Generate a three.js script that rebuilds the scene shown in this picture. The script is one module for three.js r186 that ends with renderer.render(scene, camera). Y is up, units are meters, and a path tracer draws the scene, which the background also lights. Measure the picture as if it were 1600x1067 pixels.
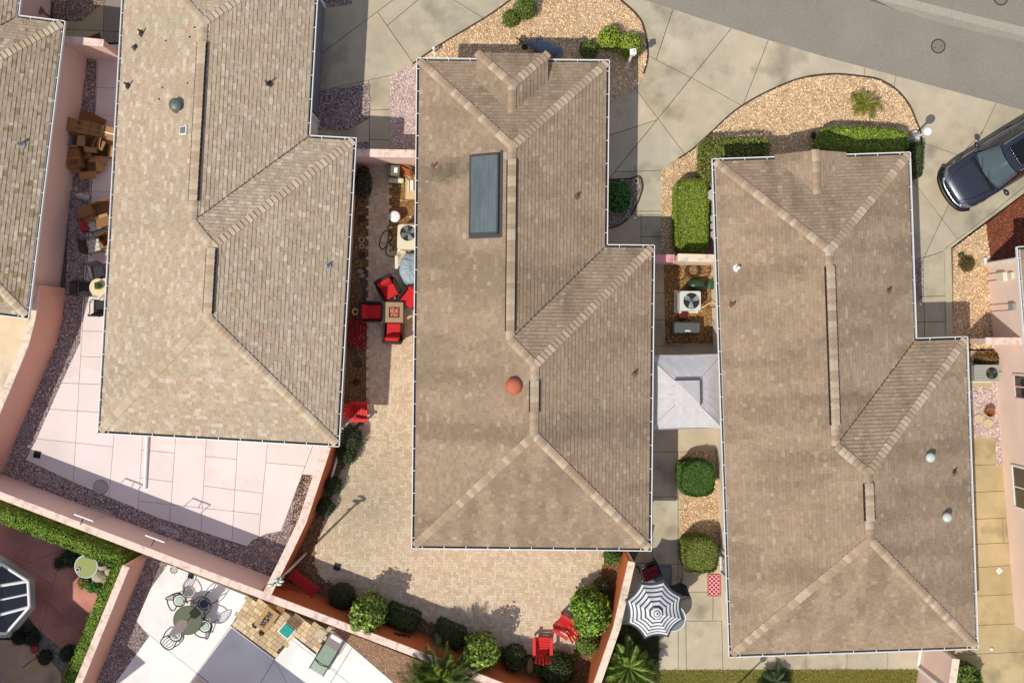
import * as THREE from 'three';
import { RoundedBoxGeometry } from 'three/addons/geometries/RoundedBoxGeometry.js';
import { mergeGeometries } from 'three/addons/utils/BufferGeometryUtils.js';

// ---------- camera, sky, sun, exposure ----------
const CAM_H = 35, PPM = 40;                          // drone height; photo pixels per metre on the ground
const scene = new THREE.Scene();
const camera = new THREE.PerspectiveCamera(2 * Math.atan(533.5 / (CAM_H * PPM)) * 180 / Math.PI, 1600 / 1067, 0.5, 2000);
camera.position.set(0, CAM_H, 0); camera.up.set(0, 0, -1); camera.lookAt(0, 0, 0);
const renderer = new THREE.WebGLRenderer({ antialias: true });
renderer.toneMapping = THREE.LinearToneMapping;
renderer.toneMappingExposure = 0.89;
renderer.shadowMap.enabled = true;
const SUN = new THREE.Vector3(-0.53, 1, 0.52).normalize();
{ // hazy pale sky, brighter towards the horizon and the sun
  const W = 256, H = 128, d = new Float32Array(W * H * 4);
  for (let y = 0; y < H; y++) for (let x = 0; x < W; x++) {
    const el = ((y + 0.5) / H - 0.5) * Math.PI, az = ((x + 0.5) / W - 0.5) * 2 * Math.PI, D = new THREE.Vector3(Math.cos(el) * Math.cos(az), Math.sin(el), Math.cos(el) * Math.sin(az));
    const t = Math.pow(1 - Math.max(0, D.y), 2.2), g = Math.pow(Math.max(0, D.dot(SUN)), 10) * 0.5, i = 4 * (y * W + x), k = 0.43;
    d[i] = k * (0.80 + 0.22 * t + g); d[i + 1] = k * (0.90 + 0.16 * t + g * 0.96); d[i + 2] = k * (1.22 - 0.04 * t + g * 0.86); d[i + 3] = 1;
  }
  const t = new THREE.DataTexture(d, W, H, THREE.RGBAFormat, THREE.FloatType); t.mapping = THREE.EquirectangularReflectionMapping; t.magFilter = THREE.LinearFilter; t.needsUpdate = true; scene.background = t; scene.environment = t;
}
const sun = new THREE.DirectionalLight(new THREE.Color(1, 0.925, 0.80), 4.0);
sun.position.copy(SUN).multiplyScalar(60); sun.castShadow = true;
Object.assign(sun.shadow.camera, { left: -32, right: 32, top: 32, bottom: -32, near: 1, far: 140 }); sun.shadow.mapSize.set(4096, 4096);
scene.add(sun, sun.target);

// ---------- helpers ----------
function rng(seed) { let a = seed >>> 0; return () => { a = (a + 0x6D2B79F5) | 0; let t = Math.imul(a ^ (a >>> 15), 1 | a); t = (t + Math.imul(t ^ (t >>> 7), 61 | t)) ^ t; return ((t ^ (t >>> 14)) >>> 0) / 4294967296; }; }
function hash2(x, y, s = 0) { let h = (Math.imul(x, 374761393) + Math.imul(y, 668265263) + Math.imul(s, 982451653)) | 0; h = Math.imul(h ^ (h >>> 13), 1274126177); return ((h ^ (h >>> 16)) >>> 0) / 4294967296; }
function vnoise(x, y, per = 0, s = 0) {
  const xi = Math.floor(x), yi = Math.floor(y), fx = x - xi, fy = y - yi, u = fx * fx * (3 - 2 * fx), v = fy * fy * (3 - 2 * fy);
  const m = per ? (k => ((k % per) + per) % per) : (k => k);
  const a = hash2(m(xi), m(yi), s), b = hash2(m(xi + 1), m(yi), s), c = hash2(m(xi), m(yi + 1), s), d = hash2(m(xi + 1), m(yi + 1), s);
  return a + (b - a) * u + (c - a) * v + (a - b - c + d) * u * v;
}
function fbm(x, y, per, oct, s = 0) { let r = 0, a = 0.5, t = 0; for (let o = 0; o < oct; o++) { r += a * vnoise(x, y, per, s + o * 17); t += a; a *= 0.5; x *= 2; y *= 2; per *= 2; } return r / t; }
// a plan position: photo pixel (1600 wide) of a point seen at height h -> world x, z
const G = (px, py, h = 0) => [(px - 800) / PPM * (1 - h / CAM_H), (py - 533.5) / PPM * (1 - h / CAM_H)];
const GP = (pts, h = 0) => pts.map(p => G(p[0], p[1], h));
const srgb = (r, g, b) => new THREE.Color().setRGB(r / 255, g / 255, b / 255, THREE.SRGBColorSpace);
const used = {};
function numbered(n) { if (!(n in used)) { used[n] = 0; return n; } used[n]++; return n + '_' + String(used[n]).padStart(3, '0'); }
function tag(o, label, category, group, kind) { if (label) o.userData.label = label; if (category) o.userData.category = category; if (group) o.userData.group = group; if (kind) o.userData.kind = kind; return o; }
function sh(m) { m.castShadow = true; m.receiveShadow = true; return m; }
function part(parent, name, geo, mat, label) { const m = sh(new THREE.Mesh(geo, mat)); m.name = parent === scene ? numbered(name) : name; if (label) m.userData.label = label; parent.add(m); return m; }
function thing(name, label, category, px, py, o = {}) {            // o: h = height at which (px,py) was read, dir = image direction in degrees of local +x
  const g = new THREE.Group(); g.name = numbered(name); const [x, z] = G(px, py, o.h || 0);
  g.position.set(x, o.y || 0, z); g.rotation.y = -(o.dir || 0) * Math.PI / 180; tag(g, label, category, o.group); scene.add(g); return g;
}
function copyOf(src, label, px, py, o = {}) {
  const g = src.clone(); g.name = numbered(src.name.replace(/_\d{3}$/, '')); const [x, z] = G(px, py, o.h || 0);
  g.position.set(x, o.y || 0, z); g.rotation.y = -(o.dir || 0) * Math.PI / 180; g.scale.setScalar(o.s || 1); g.userData = { ...src.userData, label }; scene.add(g); return g;
}
function struct(name, geo, mat) { const m = part(scene, name, geo, mat); m.userData.kind = 'structure'; return m; }
// geometry builder gathering triangles
class GB {
  constructor(col) { this.p = []; this.n = []; this.u = []; this.c = col ? [] : null; }
  tri(a, b, c, col, ua, ub, uc) {
    const ux = b[0] - a[0], uy = b[1] - a[1], uz = b[2] - a[2], vx = c[0] - a[0], vy = c[1] - a[1], vz = c[2] - a[2];
    let nx = uy * vz - uz * vy, ny = uz * vx - ux * vz, nz = ux * vy - uy * vx; const l = Math.hypot(nx, ny, nz); if (l < 1e-12) return; nx /= l; ny /= l; nz /= l;
    for (const q of [a, b, c]) { this.p.push(q[0], q[1], q[2]); this.n.push(nx, ny, nz); if (this.c) this.c.push(col.r, col.g, col.b); }
    if (ua) this.u.push(ua[0], ua[1], ub[0], ub[1], uc[0], uc[1]);
    else if (Math.abs(ny) > 0.5) this.u.push(a[0], a[2], b[0], b[2], c[0], c[2]);
    else if (Math.abs(nx) > Math.abs(nz)) this.u.push(a[2], a[1], b[2], b[1], c[2], c[1]); else this.u.push(a[0], a[1], b[0], b[1], c[0], c[1]);
  }
  quad(a, b, c, d, col) { this.tri(a, b, c, col); this.tri(a, c, d, col); }
  geo() {
    const g = new THREE.BufferGeometry(); g.setAttribute('position', new THREE.Float32BufferAttribute(this.p, 3)); g.setAttribute('normal', new THREE.Float32BufferAttribute(this.n, 3)); g.setAttribute('uv', new THREE.Float32BufferAttribute(this.u, 2));
    if (this.c) g.setAttribute('color', new THREE.Float32BufferAttribute(this.c, 3)); return g;
  }
}
const area2 = p => { let s = 0; for (let i = 0; i < p.length; i++) { const a = p[i], b = p[(i + 1) % p.length]; s += a[0] * b[1] - b[0] * a[1]; } return s / 2; };
function prism(pts, y0, y1, gb = new GB(), col) {                   // plan polygon [x,z] extruded from y0 to y1
  const P = area2(pts) > 0 ? pts : pts.slice().reverse();
  const t = THREE.ShapeUtils.triangulateShape(P.map(p => new THREE.Vector2(p[0], p[1])), []);
  for (const [i, j, k] of t) {
    let a = P[i], b = P[j], c = P[k]; const cr = (b[0] - a[0]) * (c[1] - a[1]) - (b[1] - a[1]) * (c[0] - a[0]); if (cr > 0) { const q = b; b = c; c = q; }
    gb.tri([a[0], y1, a[1]], [b[0], y1, b[1]], [c[0], y1, c[1]], col); gb.tri([a[0], y0, a[1]], [c[0], y0, c[1]], [b[0], y0, b[1]], col);
  }
  for (let i = 0; i < P.length; i++) { const a = P[i], b = P[(i + 1) % P.length]; if (y1 > y0) gb.quad([a[0], y0, a[1]], [a[0], y1, a[1]], [b[0], y1, b[1]], [b[0], y0, b[1]], col); }
  return gb;
}
const slab = (pts, y0, y1) => prism(pts, y0, y1).geo();
function inPoly(p, x, z) { let c = false; for (let i = 0, j = p.length - 1; i < p.length; j = i++) { const a = p[i], b = p[j]; if ((a[1] > z) !== (b[1] > z) && x < (b[0] - a[0]) * (z - a[1]) / (b[1] - a[1]) + a[0]) c = !c; } return c; }
function halfClip(poly, nx, nz, d) {                                 // keep nx*x+nz*z <= d
  const out = []; for (let i = 0; i < poly.length; i++) { const a = poly[i], b = poly[(i + 1) % poly.length], da = nx * a[0] + nz * a[1] - d, db = nx * b[0] + nz * b[1] - d; if (da <= 0) out.push(a); if ((da < 0 && db > 0) || (da > 0 && db < 0)) { const t = da / (da - db); out.push([a[0] + (b[0] - a[0]) * t, a[1] + (b[1] - a[1]) * t]); } } return out;
}
function clipConvex(poly, clip) { const C = area2(clip) > 0 ? clip : clip.slice().reverse(); let r = poly; for (let i = 0; i < C.length && r.length > 2; i++) { const a = C[i], b = C[(i + 1) % C.length]; const nx = b[1] - a[1], nz = -(b[0] - a[0]); r = halfClip(r, nx, nz, nx * a[0] + nz * a[1]); } return r; }
function cutPieces(poly, segs, gap) {                                // joints: each segment splits the pieces it runs through
  let pieces = [poly];
  for (const [a, b] of segs) {
    const next = []; const l = Math.hypot(b[0] - a[0], b[1] - a[1]), nx = -(b[1] - a[1]) / l, nz = (b[0] - a[0]) / l, d = nx * a[0] + nz * a[1];
    for (const pc of pieces) {
      let hit = 0; for (let t = 0.1; t < 0.95; t += 0.1) if (inPoly(pc, a[0] + (b[0] - a[0]) * t, a[1] + (b[1] - a[1]) * t)) hit++;
      if (hit < 2) { next.push(pc); continue; }
      const A = halfClip(pc, nx, nz, d - gap / 2), B = halfClip(pc, -nx, -nz, -d - gap / 2);
      for (const q of [A, B]) if (q.length > 2 && Math.abs(area2(q)) > 0.02) next.push(q);
    }
    pieces = next;
  }
  return pieces;
}
const ni = g => g.index ? g.toNonIndexed() : g;
function merge(list) { const l = list.map(g => { const q = ni(g); for (const k of Object.keys(q.attributes)) if (!['position', 'normal', 'uv'].includes(k)) q.deleteAttribute(k); return q; }); return l.length === 1 ? l[0] : mergeGeometries(l); }
function box(w, h, d, x = 0, y = 0, z = 0, r = 0.01, rx = 0, ry = 0, rz = 0) { const g = r > 0 ? new RoundedBoxGeometry(w, h, d, 1, Math.min(r, w / 2.1, h / 2.1, d / 2.1)) : new THREE.BoxGeometry(w, h, d); if (rx) g.rotateX(rx); if (rz) g.rotateZ(rz); if (ry) g.rotateY(ry); g.translate(x, y, z); return g; }
function cyl(r0, r1, h, x = 0, y = 0, z = 0, seg = 16) { const g = new THREE.CylinderGeometry(r1, r0, h, seg); g.translate(x, y + h / 2, z); return g; }  // base at y
const v3 = a => new THREE.Vector3(a[0], a[1], a[2]);
function bar(a, b, r, seg = 6) { const A = v3(a), B = v3(b), d = B.clone().sub(A), L = d.length(); const g = new THREE.CylinderGeometry(r, r, L, seg); g.applyQuaternion(new THREE.Quaternion().setFromUnitVectors(new THREE.Vector3(0, 1, 0), d.normalize())); g.translate((A.x + B.x) / 2, (A.y + B.y) / 2, (A.z + B.z) / 2); return g; }
function tube(pts, r, seg = 40, rs = 6, closed = false) { return new THREE.TubeGeometry(new THREE.CatmullRomCurve3(pts.map(v3), closed), seg, r, rs, closed); }
const lathe = (pts, seg = 20) => new THREE.LatheGeometry(pts.map(p => new THREE.Vector2(p[0], p[1])), seg);
function sph(r, x = 0, y = 0, z = 0, sx = 1, sy = 1, sz = 1, ws = 14, hs = 10) { const g = new THREE.SphereGeometry(r, ws, hs); g.scale(sx, sy, sz); g.translate(x, y, z); return g; }

// ---------- textures ----------
const enc = v => { v = Math.min(1, Math.max(0, v)); return Math.round(255 * (v <= 0.0031308 ? 12.92 * v : 1.055 * Math.pow(v, 1 / 2.4) - 0.055)); };
function tex(n, metres, fn, color = true) {
  const d = new Uint8Array(n * n * 4); for (let y = 0; y < n; y++) for (let x = 0; x < n; x++) { const c = fn(x / n, y / n, x, y), i = 4 * (y * n + x); for (let k = 0; k < 3; k++) d[i + k] = color ? enc(c[k]) : Math.round(255 * Math.min(1, Math.max(0, c[k]))); d[i + 3] = 255; }
  const t = new THREE.DataTexture(d, n, n); if (color) t.colorSpace = THREE.SRGBColorSpace; t.wrapS = t.wrapT = THREE.RepeatWrapping; t.magFilter = THREE.LinearFilter; t.minFilter = THREE.LinearMipmapLinearFilter; t.generateMipmaps = true; t.repeat.set(1 / metres, 1 / metres); t.needsUpdate = true; return t;
}
const g3 = v => [v, v, v];
const T = {};
T.concrete = tex(1024, 9, (u, v, x, y) => {                         // stains and blotches, mean near 1
  const a = fbm(u * 7, v * 7, 7, 4, 3), b = fbm(u * 30, v * 30, 30, 3, 11), g = hash2(x, y, 5); const st = Math.max(0, fbm(u * 11, v * 11, 11, 4, 31) - 0.55) * 2.2;
  const l = 0.80 + 0.30 * (a - 0.5) + 0.16 * (b - 0.5) + 0.10 * (g - 0.5) - 0.46 * st; const w = fbm(u * 5, v * 5, 5, 3, 77) - 0.5; return [l * (1 + 0.10 * w), l, l * (1 - 0.16 * w)];
});
T.stucco = tex(512, 3, (u, v, x, y) => g3(0.92 + 0.14 * (fbm(u * 4, v * 4, 4, 4, 8) - 0.5) + 0.06 * (hash2(x, y, 2) - 0.5)));
T.smooth = tex(1024, 11, (u, v, x, y) => { const a = fbm(u * 8, v * 8, 8, 4, 23), s = Math.max(0, fbm(u * 12, v * 12, 12, 4, 37) - 0.58) * 1.2, l = 0.92 + 0.16 * (a - 0.5) - 0.34 * s + 0.05 * (hash2(x, y, 6) - 0.5); return [l, l * (1 - 0.02 * s), l * (1 - 0.05 * s)]; });
T.stuccoB = tex(256, 0.8, (u, v) => g3(fbm(u * 32, v * 32, 32, 3, 4)), false);
T.asphalt = tex(1024, 8, (u, v, x, y) => { const l = 0.85 + 0.22 * (fbm(u * 6, v * 6, 6, 4, 13) - 0.5) + 0.42 * (hash2(x, y, 9) - 0.5) + 0.2 * (vnoise(u * 300, v * 300, 300, 4) - 0.5); return [l * 1.0, l, l * 0.98]; });
T.grain = tex(512, 1.5, (u, v, x, y) => g3(0.88 + 0.35 * (vnoise(u * 64, v * 64, 64, 6) - 0.5) + 0.25 * (hash2(x, y, 4) - 0.5)));
T.dirt = tex(512, 4, (u, v, x, y) => g3(0.8 + 0.5 * (fbm(u * 16, v * 16, 16, 4, 21) - 0.5) + 0.3 * (hash2(x, y, 14) - 0.5)));
T.capwear = tex(512, 2.2, (u, v, x, y) => { const s = Math.max(0, fbm(u * 14, v * 14, 14, 4, 51) - 0.5) * 2.0; const l = 0.97 - 0.5 * s + 0.06 * (hash2(x, y, 3) - 0.5); return [l, l * (1 - 0.02 * s), l * (1 - 0.06 * s)]; });
T.cloth = tex(256, 0.5, (u, v, x, y) => g3(0.9 + 0.1 * (hash2(x >> 1, y, 3) - 0.5) + 0.16 * (fbm(u * 4, v * 4, 4, 3, 5) - 0.5)));
T.terra = tex(512, 5, (u, v, x, y) => { const a = fbm(u * 6, v * 6, 6, 5, 61), l = 0.72 + 0.9 * (a - 0.5) + 0.22 * (hash2(x, y, 8) - 0.5), k = fbm(u * 9, v * 9, 9, 3, 15); return [l, l * (0.94 + 0.2 * (k - 0.5)), l * (0.92 + 0.3 * (k - 0.5))]; });
const M = (c, o = {}) => new THREE.MeshStandardMaterial({ color: c, roughness: 0.85, metalness: 0, ...o });
const mat = {
  concrete: [0, 1, 2, 3].map(i => M(srgb(203 + i * 3 - 4, 193 + i * 2 - 4, 168 + i * 2 - 4), { map: T.concrete })),
  pinkSlab: [0, 1, 2].map(i => M(srgb(231 + i * 3, 220 + i * 2, 218 + i * 2), { map: T.smooth })),
  whiteSlab: [0, 1].map(i => M(srgb(244 + i * 2, 245 + i * 2, 244 + i * 2), { map: T.smooth })),
  tanSlab: [0, 1, 2].map(i => M(srgb(205 + i * 3, 184 + i * 2, 138 + i * 3), { map: T.concrete })),
  darkSlab: M(srgb(150, 140, 130), { map: T.concrete }),
  terra: M(srgb(226, 158, 140), { map: T.terra }),
  asphalt: M(srgb(152, 146, 136), { map: T.asphalt, roughness: 0.95 }),
  pink: M(srgb(236, 206, 194), { map: T.stucco, bumpMap: T.stuccoB, bumpScale: 0.004 }),
  pinkCap: M(srgb(242, 214, 200), { map: T.capwear }),
  orange: M(srgb(204, 112, 62), { map: T.stucco, bumpMap: T.stuccoB, bumpScale: 0.004 }),
  creamCap: M(srgb(236, 216, 196), { map: T.capwear }),
  white: M(srgb(236, 236, 236), { roughness: 0.5 }), whiteMatte: M(srgb(235, 233, 228)), offWhite: M(srgb(225, 218, 200)),
  grey: M(srgb(150, 152, 154)), darkGrey: M(srgb(70, 72, 74)), black: M(srgb(28, 28, 30), { roughness: 0.6 }), gutterDirt: M(srgb(70, 72, 76), { map: T.dirt }),
  steel: M(srgb(170, 172, 175), { metalness: 0.6, roughness: 0.4 }), iron: M(srgb(45, 42, 44), { roughness: 0.5, metalness: 0.3 }),
  cardboard: [[164, 120, 76], [176, 134, 88], [150, 106, 64], [190, 150, 102]].map(c => M(srgb(...c), { map: T.grain })),
  red: M(srgb(206, 26, 30), { roughness: 0.45 }), redCloth: M(srgb(204, 34, 40), { map: T.cloth }), darkRed: M(srgb(176, 24, 30), { roughness: 0.5 }), wicker: M(srgb(46, 30, 28), { roughness: 0.7 }),
  wood: M(srgb(150, 112, 70), { map: T.grain }), glass: new THREE.MeshPhysicalMaterial({ color: srgb(20, 26, 32), roughness: 0.08, metalness: 0, clearcoat: 1 }),
  terracotta: M(srgb(188, 100, 62), { map: T.grain }), green: M(srgb(30, 92, 60), { roughness: 0.4 }), teal: M(srgb(40, 150, 140), { map: T.cloth }), soil: M(srgb(92, 78, 60), { map: T.dirt, roughness: 1 })
};
// ---------- ground, road, paving ----------
{ const g = new THREE.PlaneGeometry(900, 900); g.rotateX(-Math.PI / 2); const uv = g.attributes.uv; for (let i = 0; i < uv.count; i++) uv.setXY(i, uv.getX(i) * 900, uv.getY(i) * 900); const m = struct('ground', g, M(srgb(120, 112, 84), { map: T.dirt, roughness: 1 })); m.position.y = -0.16; }
const ROADEDGE = [[-700, -520], [300, -218], [700, -95], [900, -34], [1010, 1], [1100, 30], [1200, 62], [1300, 91], [1400, 118], [1500, 145], [1600, 172], [1760, 214], [2600, 430]];
{ // asphalt with a paler worn band; colour lives in the road's own map
  const off = ROADEDGE.map(p => [p[0] + 90, p[1] - 330]);
  struct('road', slab(GP(ROADEDGE.concat(off.reverse())), -0.1, -0.012), mat.asphalt);
  const band = [[1200, -52], [1300, -18], [1400, 6], [1500, 31], [1600, 56], [1700, 82], [1700, 66], [1600, 42], [1500, 18], [1400, -8], [1300, -36], [1200, -70]];
  const lt = M(srgb(180, 174, 160), { map: T.asphalt }); struct('road_patch', slab(GP(band), -0.012, -0.007), lt);
  struct('road_patch', slab(GP([[1290, -36], [1345, -5], [1400, 14], [1480, 38], [1600, 66], [1700, 92], [1700, 82], [1600, 56], [1500, 31], [1400, 6], [1300, -18]]), -0.012, -0.008), M(srgb(164, 158, 146), { map: T.asphalt }));
}
const seg = L => L.map(s => GP(s));
function paving(name, pts, segs, y0, y1, mats, pieceName, gap = 0.02, seed = 1) {
  const g = new THREE.Group(); g.name = numbered(name); g.userData.kind = 'structure'; scene.add(g); const R = rng(seed);
  for (const pc of cutPieces(GP(pts), seg(segs), gap)) part(g, pieceName, slab(pc, y0, y1 + 0.003 * R()), mats[Math.floor(R() * mats.length)]);
  return g;
}
const D1 = [[470, -60], [850, -60], [800, 0], [770, 20], [680, 75], [645, 100], [609, 118], [609, 248], [500, 248], [480, 200]];
paving('driveway', D1, [[[500, 142], [612, 117]], [[640, -20], [515, 74]], [[578, 2], [648, 102]], [[700, -6], [752, 26]], [[650, 2], [700, -40]], [[576, 172], [612, 171]], [[576, 130], [577, 248]], [[570, 218], [612, 219]]], -0.14, 0, mat.concrete, 'paving_slab', 0.022, 3);
const D2 = [[955, -40], [1000, -3], [1100, 30], [1200, 62], [1288, 88], [1284, 118], [1250, 123], [1200, 143], [1150, 172], [1110, 208], [1080, 235], [1060, 247], [1034, 265], [1034, 418], [925, 418], [925, 160], [955, 158], [980, 145], [1000, 130], [1006, 115], [1012, 90], [1010, 60], [1000, 30], [970, 0]];
paving('driveway', D2, [[[1140, 48], [1027, 187]], [[1000, 80], [1086, 124]], [[1082, 122], [1165, 168]], [[1052, 14], [1026, 92]], [[1202, 60], [1160, 168]], [[1027, 187], [945, 214]], [[1002, 150], [1070, 240]], [[985, 268], [1040, 266]], [[1003, 330], [1040, 330]], [[925, 335], [1040, 335]], [[1002, 330], [1002, 420]], [[1000, 370], [1040, 370]]], -0.14, 0, mat.concrete, 'paving_slab', 0.022, 5);
const D3 = [[1288, 88], [1400, 118], [1600, 172], [1760, 216], [1720, 235], [1600, 294], [1560, 330], [1486, 388], [1486, 548], [1425, 548], [1412, 275], [1434, 270], [1438, 240], [1440, 220], [1438, 205], [1432, 190], [1420, 163], [1400, 140], [1372, 124], [1350, 120], [1300, 116], [1284, 118]];
paving('driveway', D3, [[[1353, 100], [1350, 126]], [[1402, 112], [1396, 145]], [[1560, 155], [1532, 215]], [[1430, 219], [1510, 246]], [[1530, 212], [1500, 245]], [[1455, 318], [1502, 380]], [[1420, 410], [1490, 388]], [[1425, 464], [1490, 462]], [[1425, 504], [1490, 502]], [[1443, 400], [1446, 545]]], -0.14, 0, mat.concrete, 'paving_slab', 0.022, 7);
{ const kerb = M(srgb(206, 198, 170), { map: T.concrete }); for (const e of [[[1476, 390], [1486, 386], [1490, 548], [1479, 548]], [[1476, 390], [1486, 386], [1600, 302], [1640, 276], [1640, 266], [1600, 293], [1560, 326]]]) struct('kerb', slab(GP(e), -0.1, e.length > 4 ? 0.062 : 0.05), kerb); }
const C23 = [[1000, 408], [1150, 408], [1165, 1000], [1440, 1000], [1437, 1046], [1030, 1047], [1029, 976], [950, 976], [998, 862]];
paving('side_patio', C23, [[[1010, 706], [1135, 706]], [[1060, 670], [1060, 876]], [[1000, 776], [1060, 776]], [[1010, 540], [1130, 540]], [[1020, 458], [1040, 458]], [[1020, 500], [1040, 500]], [[990, 880], [1170, 884]], [[985, 925], [1170, 925]], [[960, 971], [1170, 970]], [[1066, 884], [1066, 925]], [[1020, 864], [1020, 884]], [[1115, 926], [1114, 970]], [[1128, 971], [1130, 1047]], [[1072, 972], [1073, 1047]], [[1200, 1000], [1200, 1047]], [[1260, 1000], [1260, 1047]], [[1324, 1000], [1324, 1047]], [[1388, 1000], [1388, 1047]]], -0.14, 0, mat.concrete, 'paving_slab', 0.02, 11);
const C34 = [[1505, 683], [1556, 683], [1557, 727], [1585, 727], [1615, 1100], [1480, 1100], [1430, 1010], [1500, 1000]];
paving('side_patio', C34, [[[1510, 727], [1590, 725]], [[1510, 770], [1590, 766]], [[1510, 812], [1600, 808]], [[1510, 851], [1600, 847]], [[1510, 888], [1600, 882]], [[1510, 932], [1600, 928]], [[1510, 978], [1600, 974]], [[1490, 1024], [1610, 1018]], [[1567, 812], [1569, 848]]], -0.14, 0, mat.tanSlab, 'paving_slab', 0.018, 13);
const C1 = [[152, 70], [205, 70], [205, 400], [560, 660], [533, 692], [490, 742], [472, 741], [440, 829], [415, 834], [394, 844], [386, 853], [245, 808], [115, 753], [40, 718], [55, 690], [95, 600], [125, 535], [130, 500], [137, 400], [143, 300], [148, 185]];
paving('back_patio', C1, [[[128, 520], [113, 770]], [[181, 640], [169, 790]], [[224, 660], [214, 820]], [[276, 660], [264, 830]], [[324, 660], [313, 840]], [[373, 660], [362, 850]], [[421, 660], [404, 840]], [[495, 680], [472, 741]], [[90, 555], [200, 560]], [[60, 638], [200, 647]], [[45, 684], [177, 698]], [[177, 698], [480, 729]], [[168, 740], [470, 778]], [[210, 782], [450, 808]], [[145, 137], [210, 138]], [[145, 180], [210, 181]], [[140, 223], [210, 224]], [[140, 258], [210, 259]], [[138, 299], [210, 300]], [[136, 338], [210, 339]], [[133, 380], [210, 381]], [[130, 425], [210, 427]], [[128, 472], [210, 474]], [[122, 517], [210, 519]], [[90, 598], [200, 602]]], -0.14, 0.03, mat.pinkSlab, 'paving_slab', 0.016, 17);
const C0 = [[162, -40], [205, -40], [205, 66], [160, 66], [155, 50], [130, 60], [98, 60], [98, 32], [126, 33], [150, 12]];
paving('front_path', C0, [[[158, 48], [205, 50]], [[162, -10], [160, 66]]], -0.14, 0.0, [mat.darkSlab, M(srgb(186, 174, 140), { map: T.concrete })], 'paving_slab', 0.02, 19);
const W6 = [[262, 882], [388, 932], [360, 978], [429, 1030], [459, 994], [493, 1022], [520, 985], [615, 1067], [690, 1130], [120, 1130], [180, 1067], [233, 994], [213, 970], [236, 918]];
paving('back_patio', W6, [[[225, 985], [305, 1050]], [[360, 978], [290, 1075]], [[300, 1045], [380, 1110]], [[429, 1030], [380, 1110]], [[429, 1030], [455, 1080]], [[551, 1010], [505, 1085]], [[510, 1040], [570, 1085]], [[493, 1022], [530, 1052]]], -0.14, 0.03, mat.whiteSlab, 'paving_slab', 0.02, 23);
const TER = [[-60, 770], [0, 806], [90, 842], [190, 880], [150, 975], [130, 1000], [88, 1032], [60, 985], [40, 960], [-60, 1000]];
paving('terracotta_patio', TER, [[[-20, 905], [130, 846]], [[60, 930], [170, 1030]], [[100, 846], [60, 1000]], [[-20, 850], [60, 900]]], -0.14, 0.02, [mat.terra], 'paving_slab', 0.012, 29);
struct('back_path', slab(GP([[-60, 1000], [20, 1000], [58, 1006], [95, 1052], [100, 1120], [-60, 1120]]), -0.14, 0.012), M(srgb(232, 208, 174), { map: T.concrete }));

struct('back_patio', slab(GP([[-80, 470], [95, 482], [96, 500], [86, 540], [2, 738], [-120, 690]]), -0.14, 0.03), M(srgb(236, 222, 192), { map: T.concrete }));
// house 2's brick paver patio: every paver a raised block, joined
const PAT = [[576, 255], [608, 255], [608, 393], [700, 393], [700, 840], [950, 840], [944, 865], [937, 912], [920, 950], [905, 1000], [896, 1018], [870, 1028], [822, 1021], [790, 1012], [700, 984], [640, 957], [560, 930], [520, 912], [500, 900], [491, 880], [495, 850], [510, 800], [530, 745], [555, 690], [572, 640], [573, 550], [575, 400]];
{
  const P = GP(PAT), root = struct('paver_patio', slab(P, -0.14, 0.036), M(srgb(176, 156, 126), { map: T.dirt })), R = rng(41), gb = new GB(true);
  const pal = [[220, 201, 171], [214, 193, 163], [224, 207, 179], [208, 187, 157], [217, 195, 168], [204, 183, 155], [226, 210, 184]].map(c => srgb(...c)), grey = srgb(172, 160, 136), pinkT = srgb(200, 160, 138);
  const L = 0.2, W = 0.1, put = (x, z, alongX) => {
    const w = alongX ? L : W, d = alongX ? W : L, cx = x + w / 2, cz = z + d / 2; const rect = [[x + 0.002, z + 0.002], [x + w - 0.002, z + 0.002], [x + w - 0.002, z + d - 0.002], [x + 0.002, z + d - 0.002]];
    if (!inPoly(P, cx, cz)) return; const c = pal[Math.floor(R() * pal.length)].clone(); const n = fbm(cx * 0.45 + 40, cz * 0.45 + 40, 0, 3, 7);
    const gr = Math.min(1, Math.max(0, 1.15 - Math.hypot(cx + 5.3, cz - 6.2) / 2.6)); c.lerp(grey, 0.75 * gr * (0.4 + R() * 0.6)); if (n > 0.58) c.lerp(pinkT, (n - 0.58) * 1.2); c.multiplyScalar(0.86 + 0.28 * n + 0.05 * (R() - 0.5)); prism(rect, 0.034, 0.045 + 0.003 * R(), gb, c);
  };
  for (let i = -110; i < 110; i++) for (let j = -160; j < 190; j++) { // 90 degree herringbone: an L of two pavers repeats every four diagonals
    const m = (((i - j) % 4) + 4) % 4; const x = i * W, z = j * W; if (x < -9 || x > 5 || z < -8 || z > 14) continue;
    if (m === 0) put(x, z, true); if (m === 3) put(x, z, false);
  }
  const pv = part(root, 'pavers', gb.geo(), M(0xffffff, { vertexColors: true, map: T.grain })); pv.userData.kind = 'stuff';
}
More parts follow.
